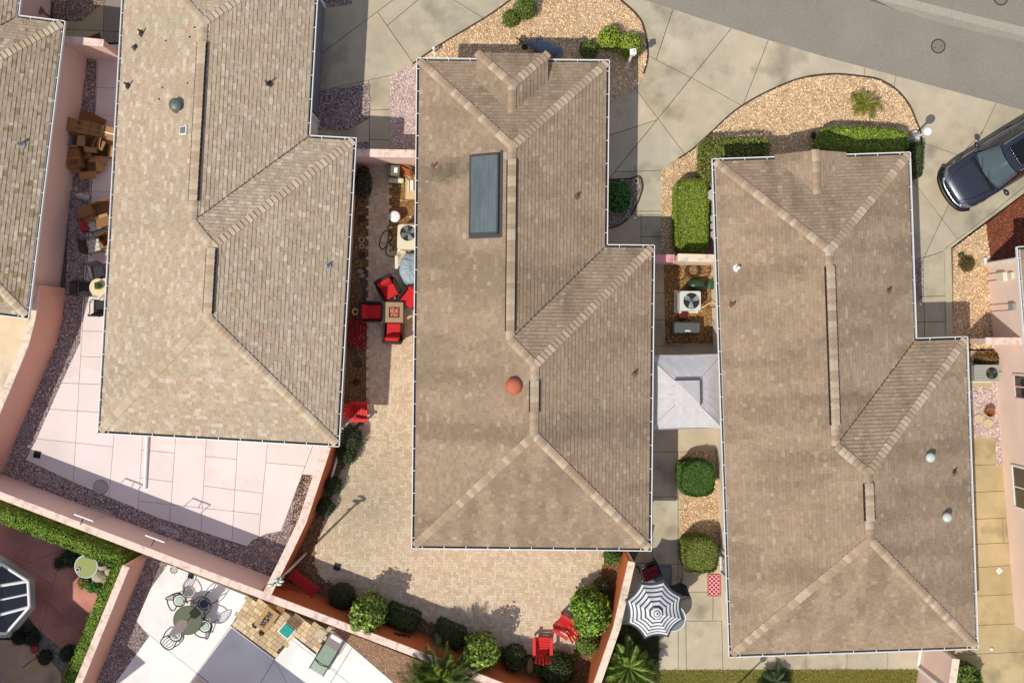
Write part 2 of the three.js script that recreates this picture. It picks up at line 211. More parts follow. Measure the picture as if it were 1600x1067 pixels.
{ // tumbled tan pavers south of the wall, each its own stone
  const Pp = GP([[388, 930], [519, 985], [494, 1023], [459, 993], [429, 1029], [358, 977]]), root = struct('paver_strip', slab(Pp, -0.14, -0.002), mat.soil), R = rng(43);
  const mats = [[224, 200, 160], [214, 188, 146], [204, 180, 142], [230, 210, 174], [196, 174, 142]].map(c => M(srgb(...c), { map: T.grain })); const a = 36.5 * Math.PI / 180, ca = Math.cos(a), sa = Math.sin(a); const o = G(430, 980);
  let row = 0; for (let v = -2.2; v < 2.2; v += 0.185, row++) for (let u = -2.4 + (row % 2) * 0.13; u < 2.4;) { const w = [0.18, 0.26, 0.3][Math.floor(R() * 3)]; const q = [[u, v], [u + w - 0.012, v], [u + w - 0.012, v + 0.173], [u, v + 0.173]].map(([p, s]) => [o[0] + p * ca - s * sa, o[1] + p * sa + s * ca]); u += w;
    const cx = (q[0][0] + q[2][0]) / 2, cz = (q[0][1] + q[2][1]) / 2; if (!inPoly(Pp, cx, cz)) continue; part(root, 'paver', slab(q, 0, 0.03 + 0.006 * R()), mats[Math.floor(R() * 5)]); }
}
// ---------- gravel beds: sheets with real stones on them ----------
const pebble = new THREE.IcosahedronGeometry(1, 0);
function gravel(label, pts, pal, y, size, dens, seed, excl = [], base) {
  const P = GP(pts), R = rng(seed), cols = pal.map(c => srgb(...c)); const avg = new THREE.Color(0, 0, 0); cols.forEach(c => avg.add(c)); avg.multiplyScalar(0.8 / cols.length);
  struct('gravel_bed', slab(P, y - 0.1, y), M(base ? srgb(...base) : avg, { map: T.dirt, roughness: 1 }));
  const EX = excl.map(e => GP(e)); let x0 = 1e9, x1 = -1e9, z0 = 1e9, z1 = -1e9; for (const p of P) { x0 = Math.min(x0, p[0]); x1 = Math.max(x1, p[0]); z0 = Math.min(z0, p[1]); z1 = Math.max(z1, p[1]); }
  const N = Math.floor((x1 - x0) * (z1 - z0) * dens), list = []; for (let i = 0; i < N; i++) { const x = x0 + R() * (x1 - x0), z = z0 + R() * (z1 - z0); if (inPoly(P, x, z) && !EX.some(e => inPoly(e, x, z))) list.push([x, z]); }
  const im = sh(new THREE.InstancedMesh(pebble, M(0xffffff, { roughness: 0.9 }), list.length)); im.name = numbered('gravel'); tag(im, label, 'gravel', null, 'stuff');
  const m4 = new THREE.Matrix4(), q = new THREE.Quaternion(), e = new THREE.Euler(), c = new THREE.Color();
  list.forEach(([x, z], i) => { const s = size * (0.45 + 0.5 * R() + 0.7 * R() * R() * R()); e.set(R() * 6, R() * 6, R() * 6); q.setFromEuler(e); m4.compose(new THREE.Vector3(x, y + s * 0.25, z), q, new THREE.Vector3(s, s * (0.5 + 0.3 * R()), s * (0.6 + 0.4 * R()))); im.setMatrixAt(i, m4); c.copy(cols[Math.floor(R() * cols.length)]).multiplyScalar(0.8 + 0.4 * R()); im.setColorAt(i, c); });
  scene.add(im); return im;
}
const CREAM = [[242, 218, 178], [230, 196, 148], [248, 232, 204], [216, 174, 124], [238, 210, 170], [196, 152, 108], [244, 222, 188], [176, 146, 116]], LILAC = [[198, 180, 178], [150, 130, 134], [224, 208, 202], [116, 98, 104], [184, 158, 152], [206, 190, 192], [96, 84, 92]], PALE = [[236, 216, 208], [214, 190, 184], [246, 232, 226], [180, 156, 156], [226, 200, 190]], BROWN = [[150, 116, 74], [112, 84, 56], [176, 140, 92], [84, 64, 46], [134, 98, 60], [196, 166, 118]], GOLD = [[206, 160, 96], [170, 122, 66], [224, 184, 124], [140, 98, 56]], RUST = [[150, 84, 58], [124, 66, 46], [168, 100, 70], [108, 58, 44]], PEA = [[190, 156, 128], [170, 134, 108], [206, 178, 150], [150, 116, 96]], GREYG = [[170, 160, 152], [128, 120, 116], [196, 186, 174], [104, 98, 98], [184, 168, 150]];
gravel('cream gravel bed between the front of the middle house and the street', [[800, -8], [770, 20], [680, 75], [652, 95], [652, 180], [955, 180], [955, 158], [980, 145], [1000, 130], [1006, 115], [1012, 90], [1010, 60], [1000, 30], [970, 0], [950, -30], [850, -60]], CREAM, 0.02, 0.036, 520, 101);
gravel('pale lilac gravel strip along the driveway side of the middle house', [[609, 118], [645, 100], [680, 76], [690, 110], [690, 250], [609, 250]], PALE, 0.012, 0.034, 520, 102);
gravel('shaded lilac gravel bed beside the garage wall', [[496, 142], [573, 131], [577, 131], [578, 184], [545, 203], [490, 203]], LILAC, 0.016, 0.034, 520, 103);
gravel('small lilac gravel corner behind the pink gate wall', [[540, 226], [576, 221], [577, 250], [540, 250]], LILAC, 0.016, 0.034, 520, 104);
gravel('patch of lilac gravel by the top of the garage', [[495, -30], [556, -30], [549, 6], [514, 11], [495, 5]], LILAC, 0.016, 0.034, 520, 105);
gravel('grey gravel planting bed in the shade east of the middle house', [[930, 283], [985, 280], [998, 275], [1003, 290], [998, 310], [985, 335], [970, 349], [930, 357]], GREYG, 0.016, 0.034, 520, 106);
const ISL = [[1080, 235], [1110, 208], [1150, 172], [1200, 143], [1250, 123], [1300, 116], [1350, 120], [1372, 124], [1400, 140], [1420, 163], [1432, 190], [1438, 205], [1440, 220], [1437, 245], [1433, 275]];
gravel('cream gravel island with a rounded edge in front of the right house', [[1034, 265], [1060, 247], ...ISL, [1400, 300], [1180, 300], [1125, 412], [1034, 412]], CREAM, 0.02, 0.036, 520, 107);
gravel('narrow lilac gravel strip at the foot of the right house', [[1420, 410], [1441, 408], [1443, 462], [1433, 474], [1420, 474]], LILAC, 0.016, 0.03, 520, 108);
gravel('cream gravel bed left of the pink meter wall', [[1490, 388], [1541, 350], [1549, 412], [1562, 545], [1490, 545]], CREAM, 0.02, 0.036, 520, 109);
gravel('rust red mulch bed at the right edge of the picture', [[1541, 350], [1602, 303], [1690, 248], [1690, 412], [1549, 412]], RUST, 0.02, 0.034, 520, 110);
gravel('pinkish gravel strip around the grey air conditioner', [[1500, 548], [1580, 548], [1590, 727], [1557, 727], [1556, 683], [1500, 683]], PALE, 0.016, 0.034, 560, 111);
gravel('golden gravel bed around the white air conditioner', [[1038, 410], [1130, 410], [1130, 537], [1040, 537]], GOLD.concat(BROWN), 0.016, 0.034, 560, 112);
gravel('cream gravel strip holding the two round hedges', [[1061, 706], [1140, 706], [1145, 878], [1063, 876]], CREAM, 0.016, 0.034, 560, 113);
gravel('brown gravel beds edging the brick paver patio', [[540, 250], [576, 250], [660, 250], [665, 396], [560, 420], [600, 700], [560, 870], [700, 930], [900, 960], [900, 840], [990, 845], [915, 1095], [440, 918]], BROWN, 0.0, 0.03, 520, 114, [PAT, [[608, 250], [664, 250], [664, 396], [608, 396]]]);
gravel('golden gravel around the cream air conditioner', [[608, 258], [664, 258], [664, 394], [608, 394]], GOLD.concat(BROWN), 0.012, 0.03, 560, 115);
gravel('lilac gravel beds framing the pale pink patio', [[118, 88], [200, 88], [200, 520], [560, 640], [530, 690], [424, 912], [-20, 742], [60, 560], [100, 480]], LILAC, 0.0, 0.034, 520, 116, [C1]);
gravel('dark gravel by the entrance of the far left house', [[82, -30], [165, -30], [163, 6], [150, 12], [126, 33], [82, 28]], LILAC.concat(BROWN), 0.01, 0.032, 480, 117);
gravel('lilac gravel strip along the wall of the white patio', [[222, 866], [395, 935], [330, 1060], [100, 1130], [140, 1060]], LILAC, 0.004, 0.032, 520, 118, [W6]);
gravel('fine pinkish gravel strip under the long south wall', [[515, 978], [700, 1050], [760, 1130], [690, 1130], [615, 1067], [520, 985]], PEA, 0.004, 0.026, 900, 119, [W6]);
gravel('grey gravel bed by the conservatory', [[30, 985], [60, 985], [130, 1040], [130, 1100], [96, 1090], [95, 1052], [58, 1006], [22, 1002]], GREYG, 0.024, 0.03, 480, 120, []);
// lawn and ground cover
function tufts(label, pts, y, pal, n, h, seed, name = 'grass') {
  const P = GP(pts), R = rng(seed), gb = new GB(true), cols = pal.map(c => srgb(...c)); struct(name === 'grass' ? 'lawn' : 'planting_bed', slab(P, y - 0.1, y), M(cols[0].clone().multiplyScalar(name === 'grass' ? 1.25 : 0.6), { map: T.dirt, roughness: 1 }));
  let x0 = 1e9, x1 = -1e9, z0 = 1e9, z1 = -1e9; for (const p of P) { x0 = Math.min(x0, p[0]); x1 = Math.max(x1, p[0]); z0 = Math.min(z0, p[1]); z1 = Math.max(z1, p[1]); }
  for (let i = 0; i < n; i++) { const x = x0 + R() * (x1 - x0), z = z0 + R() * (z1 - z0); if (!inPoly(P, x, z)) continue; const a = R() * 6.28, w = 0.012 + 0.01 * R(), hh = h * (0.5 + R()), lx = (R() - 0.5) * hh * 4, lz = (R() - 0.5) * hh * 4; const nn = fbm(x * 0.8 + 50, z * 0.8 + 50, 0, 3, 3); const c = cols[Math.min(cols.length - 1, Math.floor((nn * 0.7 + R() * 0.45) * cols.length))].clone().multiplyScalar(0.8 + 0.4 * R()); gb.tri([x - w * Math.cos(a), y, z - w * Math.sin(a)], [x + w * Math.cos(a), y, z + w * Math.sin(a)], [x + lx, y + hh, z + lz], c); }
  const m = part(scene, name, gb.geo(), M(0xffffff, { vertexColors: true, side: THREE.DoubleSide })); tag(m, label, name === 'grass' ? 'grass' : 'plants', null, 'stuff');
}
tufts('yellow green lawn along the bottom edge behind the right house', [[1030, 1047], [1434, 1046], [1434, 1120], [1010, 1120]], 0.0, [[134, 124, 50], [150, 138, 62], [122, 126, 52], [164, 150, 84]], 60000, 0.035, 201);
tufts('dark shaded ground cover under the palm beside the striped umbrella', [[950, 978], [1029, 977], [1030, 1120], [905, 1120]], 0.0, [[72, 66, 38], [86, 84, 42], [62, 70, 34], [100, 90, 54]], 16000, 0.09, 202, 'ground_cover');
// ---------- houses ----------
const EXPO = 0.128;                                                  // plan depth of one shingle course
function shingleFace(gb, f, seed, pal, tone) {                      // f: {e0, d, n, polys, y0, p}
  const R = rng(seed); const [ex, ez] = f.e0, [dx, dz] = f.d, [nx, nz] = f.n;
  for (const poly of f.polys) {
    let s0 = 1e9, s1 = -1e9, t0 = 1e9, t1 = -1e9; for (const p of poly) { const s = (p[0] - ex) * dx + (p[1] - ez) * dz, t = (p[0] - ex) * nx + (p[1] - ez) * nz; s0 = Math.min(s0, s); s1 = Math.max(s1, s); t0 = Math.min(t0, t); t1 = Math.max(t1, t); }
    for (let k = Math.floor(t0 / EXPO); k * EXPO < t1; k++) {
      let s = Math.floor(s0) - 0.5 + hash2(k, 7, seed) * 0.4;
      while (s < s1) {
        const w = 0.10 + 0.14 * hash2(k, Math.round(s * 97), seed), a = k * EXPO, b = a + EXPO; const rect = [[s, a], [s + w, a], [s + w, b], [s, b]].map(([q, t]) => [ex + dx * q + nx * t, ez + dz * q + nz * t]); const sm = s; s += w;
        const c = clipConvex(rect, poly); if (c.length < 3 || Math.abs(area2(c)) < 4e-4) continue;
        const thick = f.th0 + (hash2(k, Math.round(sm * 131), seed + 5) > 0.42 ? f.th1 : 0);
        const H = p => { const t = (p[0] - ex) * nx + (p[1] - ez) * nz; return f.y0 + f.p * t + thick - (thick - 0.003) * (t - a) / EXPO; };
        const col = pal[Math.floor(hash2(k, Math.round(sm * 53), seed + 9) * pal.length)].clone(); tone(col, c[0][0], c[0][1], hash2(k, Math.round(sm * 71), seed + 3), f);
        const C = area2(c) > 0 ? c.slice().reverse() : c; const top = C.map(p => [p[0], H(p), p[1]]);
        for (let i = 1; i + 1 < top.length; i++) gb.tri(top[0], top[i], top[i + 1], col);
        for (let i = 0; i < top.length; i++) { const p = top[i], q = top[(i + 1) % top.length]; gb.quad(p, [p[0], p[1] - 0.042, p[2]], [q[0], q[1] - 0.042, q[2]], q, col); }
      }
    }
  }
}
const capCache = {};
function capGeo(q, len) {                                            // a bent cap shingle, local z along the line (downhill = +z), V falling q to both sides
  const key = q.toFixed(3) + '_' + len.toFixed(3); if (capCache[key]) return capCache[key];
  const gb = new GB(), w = 0.145, hi = 0.056, lo = 0.012, z0 = -len / 2 - 0.03, z1 = len / 2, r = 0.05;
  const prof = y => [[-w, y - q * w], [-r, y - q * r * 0.8], [0, y - q * r * 0.35], [r, y - q * r * 0.8], [w, y - q * w]]; const A = prof(lo), B = prof(hi);
  for (let i = 0; i < 4; i++) { gb.quad([A[i][0], A[i][1], z0], [B[i][0], B[i][1], z1], [B[i + 1][0], B[i + 1][1], z1], [A[i + 1][0], A[i + 1][1], z0]); gb.quad([B[i][0], B[i][1], z1], [B[i][0], B[i][1] - 0.05, z1], [B[i + 1][0], B[i + 1][1] - 0.05, z1], [B[i + 1][0], B[i + 1][1], z1]); }
  for (const [i, sgn] of [[0, 1], [4, -1]]) { const a = [A[i][0], A[i][1], z0], b = [B[i][0], B[i][1], z1], c = [B[i][0], B[i][1] - 0.03, z1], d = [A[i][0], A[i][1] - 0.03, z0]; if (sgn > 0) gb.quad(a, d, c, b); else gb.quad(a, b, c, d); }
  return capCache[key] = gb.geo();
}
function caps(parent, p0, p1, q, mats, seed, lift = 0) {             // p0 is the low end
  const A = v3(p0), B = v3(p1), L = A.distanceTo(B), n = Math.max(1, Math.round(L / 0.185)), len = L / n, R = rng(seed); const down = A.clone().sub(B).normalize(), right = new THREE.Vector3(0, 1, 0).cross(down).normalize(), up = down.clone().cross(right); const qt = new THREE.Quaternion().setFromRotationMatrix(new THREE.Matrix4().makeBasis(right, up, down));
  for (let i = 0; i < n; i++) { const m = part(parent, 'ridge_shingle', capGeo(q, +len.toFixed(3)), mats[Math.floor(R() * mats.length)]); m.position.lerpVectors(A, B, (i + 0.5) / n); m.position.y += lift; m.quaternion.copy(qt); }
}
function gutter(parent, pts, y, closed = true) {                     // pts: outer edge, clockwise seen from above (interior on the right of travel in image terms)
  const n = pts.length, W = 0.12;
  const white = [], dark = [], br = [];
  for (let i = 0; i < (closed ? n : n - 1); i++) {
    const a = pts[i], b = pts[(i + 1) % n], L = Math.hypot(b[0] - a[0], b[1] - a[1]), d = [(b[0] - a[0]) / L, (b[1] - a[1]) / L], nn = [-d[1], d[0]];  // nn points inward for clockwise-in-image order
    const ang = -Math.atan2(d[1], d[0]), mid = t => [a[0] + d[0] * L / 2 + nn[0] * t, a[1] + d[1] * L / 2 + nn[1] * t];
    const P = (len, h, w, t, yy, arr, s = 0) => { const m = mid(t), g = box(len, h, w, 0, 0, 0, 0); g.rotateY(ang); g.translate(m[0] + d[0] * s, yy, m[1] + d[1] * s); arr.push(g); };
    P(L, 0.11, 0.028, 0.014, y - 0.055, white); P(L - 0.06, 0.012, W - 0.03, 0.028 + (W - 0.03) / 2, y - 0.10, dark);
    const k = Math.max(1, Math.round(L / 0.82)); for (let j = 0; j < k; j++) P(0.022, 0.012, W - 0.01, W / 2 + 0.004, y - 0.012, br, -L / 2 + (j + 0.5) * L / k);
  }
  const g = part(parent, 'gutter', merge(white), mat.white); part(g, 'gutter_trough', merge(dark), mat.gutterDirt); part(g, 'gutter_bracket', merge(br), mat.white).userData.kind = 'stuff'; return g;
}
function inset(pts, t) {                                             // clockwise-in-image polygon moved inward by t
  const n = pts.length, out = []; for (let i = 0; i < n; i++) { const p = pts[(i + n - 1) % n], c = pts[i], q = pts[(i + 1) % n]; const l1 = Math.hypot(c[0] - p[0], c[1] - p[1]), l2 = Math.hypot(q[0] - c[0], q[1] - c[1]); const n1 = [-(c[1] - p[1]) / l1, (c[0] - p[0]) / l1], n2 = [-(q[1] - c[1]) / l2, (q[0] - c[0]) / l2]; const k = 1 + n1[0] * n2[0] + n1[1] * n2[1]; out.push([c[0] + (n1[0] + n2[0]) * t / k, c[1] + (n1[1] + n2[1]) * t / k]); } return out;
}
function house(o) {
  const g = new THREE.Group(); g.name = numbered('house'); tag(g, o.label, 'house', o.group); g.position.set(o.at[0], 0, o.at[1]); g.rotation.y = -o.th * Math.PI / 180; scene.add(g);
  const { w1, w2, L1, L, He, p } = o, i = 0.115, S = o.seed;
  const outline = [[0, 0], [w1, 0], [w1, L1], [w2, L1], [w2, L], [0, L]];
  const E = inset(outline, i), A = w1 - 2 * i, B = w2 - 2 * i; const u0 = i, v0 = i, uA = w1 - i, uB = w2 - i, vN = L1 + i, vS = L - i; const hA = A / 2, hB = B / 2, rA = u0 + hA, rB = u0 + hB;
  const faces = [
    { e0: [u0, v0], d: [0, 1], n: [1, 0], polys: [[[u0, v0], [rA, v0 + hA], [rA, vN + hA], [u0, vN + hA]], [[u0, vN + hA], [rA, vN + hA], [rB, vN + hB], [rB, vS - hB], [u0, vS]]], k: 'w' },
    { e0: [u0, v0], d: [1, 0], n: [0, 1], polys: [[[u0, v0], [uA, v0], [rA, v0 + hA]]], k: 'n' },
    { e0: [uA, v0], d: [0, 1], n: [-1, 0], polys: [[[uA, v0], [uA, vN], [rA, vN + hA], [rA, v0 + hA]]], k: 'e' },
    { e0: [uA, vN], d: [1, 0], n: [0, 1], polys: [[[uA, vN], [uB, vN], [rB, vN + hB], [rA, vN + hA]]], k: 'n' },
    { e0: [uB, vN], d: [0, 1], n: [-1, 0], polys: [[[uB, vN], [uB, vS], [rB, vS - hB], [rB, vN + hB]]], k: 'e' },
    { e0: [u0, vS], d: [1, 0], n: [0, -1], polys: [[[u0, vS], [uB, vS], [rB, vS - hB]]], k: 's' }];
  const [t0, t1] = o.thick || [0.021, 0.010]; for (const f of faces) { f.y0 = He; f.p = p; }
  const deck = new GB(); const addDeck = f => { for (const q of f.polys) { const C = area2(q) > 0 ? q.slice().reverse() : q; const t = C.map(a => [a[0], f.y0 - 0.006 + f.p * ((a[0] - f.e0[0]) * f.n[0] + (a[1] - f.e0[1]) * f.n[1]), a[1]]); for (let j = 1; j + 1 < t.length; j++) deck.tri(t[0], t[j], t[j + 1]); } };
  faces.forEach(addDeck);
  const extra = o.porch ? porch(o, g, He, p) : null; if (extra) extra.faces.forEach(addDeck);
  const roof = part(g, 'roof', deck.geo(), M(o.deck));
  const gb = new GB(true); faces.concat(extra ? extra.faces : []).forEach((f, j) => { f.th0 = t0; f.th1 = t1; }); faces.concat(extra ? extra.faces : []).forEach((f, j) => shingleFace(gb, f, S * 31 + j, o.pal, o.tone));
  const shm = part(roof, 'shingles', gb.geo(), M(0xffffff, { vertexColors: true, map: T.grain, roughness: 0.95 })); shm.userData.kind = 'stuff';
  const y = (t) => He + p * t + 0.01, hq = p * 0.7071;
  const C = o.capMats; caps(roof, [u0, y(0), v0], [rA, y(hA), v0 + hA], hq, C, S + 1); caps(roof, [uA, y(0), v0], [rA, y(hA), v0 + hA], hq, C, S + 2);
  caps(roof, [rA, y(hA), vN + hA], [rA, y(hA), v0 + hA], p, C, S + 3); caps(roof, [rA, y(hA), vN + hA], [rB, y(hB), vN + hB], hq, C, S + 4); caps(roof, [uB, y(0), vN], [rB, y(hB), vN + hB], hq, C, S + 5);
  caps(roof, [rB, y(hB), vS - hB], [rB, y(hB), vN + hB], p, C, S + 6); caps(roof, [u0, y(0), vS], [rB, y(hB), vS - hB], hq, C, S + 7); caps(roof, [uB, y(0), vS], [rB, y(hB), vS - hB], hq, C, S + 8);
  part(roof, 'valley', merge([bar([uA, y(0) - 0.01, vN], [rA, y(hA) - 0.012, vN + hA], 0.035, 6)]), M(o.deck.clone().multiplyScalar(0.45)));
  if (extra) for (const c of extra.caps) caps(roof, ...c, C, S + 9);
  for (const [which, a, b] of o.vents || []) {                       // raised ridge vents, capped with shingles of their own
    const ru = which ? rB : rA, ry = y(which ? hB : hA); const vg = part(roof, 'ridge_vent', merge([box(0.03, 0.055, b - a, ru - 0.172, ry - 0.02, (a + b) / 2, 0.005), box(0.03, 0.055, b - a, ru + 0.172, ry - 0.02, (a + b) / 2, 0.005), box(0.32, 0.045, b - a, ru, ry - 0.01, (a + b) / 2, 0.005)]), mat.black);
    caps(roof, [ru, ry + 0.035, b], [ru, ry + 0.035, a], 0.08, C, S + 20);
  }
  gutter(g, outline, He);
  part(g, 'soffit', slab(inset(outline, 0.11), He - 0.16, He - 0.012), mat.whiteMatte);
  if (o.walls !== false) part(g, 'wall', slab(inset(outline, 0.42), -0.1, He - 0.155), o.wallMat || mat.pink);
  g.userData_w = { u0, uA, uB, rA, rB, hA, hB, vN, vS, v0 }; delete g.userData_w;
  return { g, roof, roofY: (u, v) => He + p * Math.max(Math.min(u - u0, uA - u, v - v0, vS - v), Math.min(u - u0, uB - u, v - vN, vS - v)), local: (px, py, h) => { const [x, z] = G(px, py, h); const a = o.th * Math.PI / 180, X = x - o.at[0], Z = z - o.at[1]; return [X * Math.cos(a) + Z * Math.sin(a), -X * Math.sin(a) + Z * Math.cos(a)]; } };
}
function porch(o, g, He, p) {
  const q = o.porch, um = (q.u0 + q.u1) / 2, hw = (q.u1 - q.u0) / 2; const vb = q.v0 + (q.hip ? 0 : 0); const faces = [], cps = [];
  const yE = q.y, rise = hw * q.p, yR = yE + rise; const vSide = 0.115 + (yE - He) / p, vRidge = 0.115 + (yR - He) / p;
  const W = { e0: [q.u0, q.v0], d: [0, 1], n: [1, 0], y0: yE, p: q.p, k: 'w' }, Ea = { e0: [q.u1, q.v0], d: [0, 1], n: [-1, 0], y0: yE, p: q.p, k: 'e' };
  if (q.hip) { W.polys = [[[q.u0, q.v0], [um, q.v0 + hw], [um, vRidge], [q.u0, Math.max(vSide, q.v0 + 0.01)]]]; Ea.polys = [[[q.u1, q.v0], [um, q.v0 + hw], [um, vRidge], [q.u1, vSide]]]; faces.push({ e0: [q.u0, q.v0], d: [1, 0], n: [0, 1], y0: yE, p: q.p, polys: [[[q.u0, q.v0], [q.u1, q.v0], [um, q.v0 + hw]]], k: 'n' });
    cps.push([[q.u0, yE + 0.01, q.v0], [um, yR + 0.01, q.v0 + hw], q.p * 0.7], [[q.u1, yE + 0.01, q.v0], [um, yR + 0.01, q.v0 + hw], q.p * 0.7], [[um, yR + 0.01, vRidge], [um, yR + 0.011, q.v0 + hw], q.p]);
  } else { W.polys = [[[q.u0, q.v0], [um, q.v0], [um, vRidge], [q.u0, vSide]]]; Ea.polys = [[[q.u1, q.v0], [um, q.v0], [um, vRidge], [q.u1, vSide]]]; cps.push([[um, yR + 0.01, vRidge], [um, yR + 0.011, q.v0], q.p]); }
  faces.push(W, Ea);
  const wg = new GB(); prism([[q.u0 + 0.12, q.v0 + 0.14], [q.u1 - 0.12, q.v0 + 0.14], [q.u1 - 0.12, 1.4], [q.u0 + 0.12, 1.4]], 0, yE - 0.02, wg); part(g, 'porch_wall', wg.geo(), mat.pink);
  if (!q.hip) { const t = new GB(); t.tri([q.u0 + .05, yE, q.v0 + .04], [um, yR - 0.02, q.v0 + .04], [q.u1 - .05, yE, q.v0 + .04]); part(g, 'gable_panel', t.geo(), M(srgb(232, 186, 170), { side: THREE.DoubleSide })); }
  const fs = new GB(); for (const s of [[[q.u0, q.v0], [q.u1, q.v0], [q.u1, q.v0 + 0.05], [q.u0, q.v0 + 0.05]], [[q.u0, q.v0 + .05], [q.u0 + .05, q.v0 + .05], [q.u0 + .05, vSide], [q.u0, vSide]], [[q.u1 - .05, q.v0 + .05], [q.u1, q.v0 + .05], [q.u1, vSide], [q.u1 - .05, vSide]]]) if (q.hip) prism(s, yE - 0.12, yE - 0.008, fs); if (q.hip) part(g, 'fascia', fs.geo(), mat.white);
  return { faces, caps: cps };
}
const palA = [[201, 183, 158], [196, 177, 151], [205, 188, 164], [192, 171, 145], [209, 193, 170], [199, 178, 154], [202, 181, 157], [195, 176, 152]].map(c => srgb(...c).multiplyScalar(0.95));
const palB = [[174, 153, 129], [169, 147, 123], [178, 157, 133], [165, 143, 118], [173, 150, 126], [171, 151, 127]].map(c => srgb(...c));
const speck = srgb(222, 210, 194), pinkish = srgb(202, 164, 142), algae = srgb(126, 108, 88), moss = srgb(70, 66, 46), greenish = srgb(186, 190, 140);
const toneA = (c, u, v, r) => { const q = Math.hypot((u - 1.6) / 1.7, (v - 3.35 + 0.12 * (u - 1.6)) / 0.28); if (q < 1) c.lerp(greenish, 0.5 * (1 - q)); const n = fbm(u * 0.5, v * 0.5, 0, 3, 5); c.multiplyScalar(0.88 + 0.2 * n + 0.12 * (r - 0.5)); if (r > 0.94) c.lerp(speck, 0.55); else if (r < 0.05) c.lerp(pinkish, 0.5); };
const toneB = sd => (c, u, v, r, f) => {                               // weathered bands, wavy and soft
  const n = fbm(u * 0.42 + sd, v * 1.5 + sd, 0, 4, sd), n2 = fbm(u * 1.4 + 9, v * 1.4, 0, 2, sd + 2); let k = Math.min(1, Math.max(0, (n - 0.42) * 3.4)); if (f.k === 'n' || f.k === 's') k = Math.min(1, Math.max(0, (fbm(u * 2.6, v * 0.8, 0, 3, sd + 4) - 0.42) * 3.2)); c.lerp(algae, 0.5 * k); if (sd === 3) { const q = Math.hypot((u - 1.5) / 1.6, (v - 4.05) / 0.55), m = fbm(u * 4, v * 4, 0, 3, 19); if (q < 1 && f.k === 'w') c.lerp(moss, Math.min(0.6, Math.max(0, (1 - q) * 1.3 * m))); } c.multiplyScalar(0.95 + 0.16 * (n2 - 0.5) + 0.09 * (r - 0.5)); if (r > 0.975) c.lerp(speck, 0.2); if (r < 0.04) c.lerp(pinkish, 0.3);
};
const capsA = [[206, 187, 160], [198, 177, 149], [212, 195, 170], [192, 170, 142]].map(c => M(srgb(...c), { map: T.grain })), capsB = [[192, 171, 144], [182, 158, 132], [202, 184, 160], [174, 152, 126]].map(c => M(srgb(...c), { map: T.grain }));
const H1 = house({ label: 'pale tan shingle house with garage on its right, between box pile and brick patio', at: [-13.97, -14.73], th: 3.2, w1: 7.08, w2: 8.76, L1: 6.9, L: 18.08, He: 2.7, p: 0.43, seed: 11, deck: srgb(150, 128, 100), pal: palA, tone: toneA, thick: [0.012, 0.018], capMats: capsA, vents: [[0, 4.25, 9.7], [1, 11.35, 13.55]] });
const H2 = house({ label: 'brown shingle house in the middle with the blue skylight and raised entry roof', at: [-3.45, -10.24], th: 0.6, w1: 6.98, w2: 8.68, L1: 6.66, L: 17.72, He: 2.7, p: 0.43, seed: 23, deck: srgb(130, 110, 88), pal: palB, tone: toneB(3), capMats: capsB, vents: [[0, 3.95, 9.85], [1, 11.55, 12.6]], porch: { u0: 2.19, u1: 4.74, v0: -0.08, y: 3.05, p: 0.43, hip: true } });
const H3 = house({ label: 'brown shingle house on the right with two tube skylights and a gabled entry', at: [7.21, -6.6], th: -1.95, w1: 7.19, w2: 9.03, L1: 6.72, L: 18.02, He: 2.7, p: 0.43, seed: 37, deck: srgb(130, 110, 88), pal: palB.map(c => c.clone().multiplyScalar(1.03)), tone: toneB(8), capMats: capsB, vents: [[0, 4.15, 9.6], [1, 11.6, 12.85]], porch: { u0: 2.27, u1: 4.85, v0: -0.05, y: 2.71, p: 0.46, hip: false }, wallMat: M(srgb(246, 230, 214), { map: T.stucco }) });
const H0 = house({ label: 'olive tan shingle house cut off by the left edge of the picture', at: [-23.92, -19.33], th: 7.0, w1: 7.0, w2: 8.68, L1: 6.75, L: 17.6, He: 2.7, p: 0.43, seed: 53, deck: srgb(120, 104, 78), pal: palA.map(c => c.clone().multiplyScalar(0.82)).concat([srgb(150, 134, 100)]), tone: toneA, capMats: capsA, thick: [0.016, 0.016] });
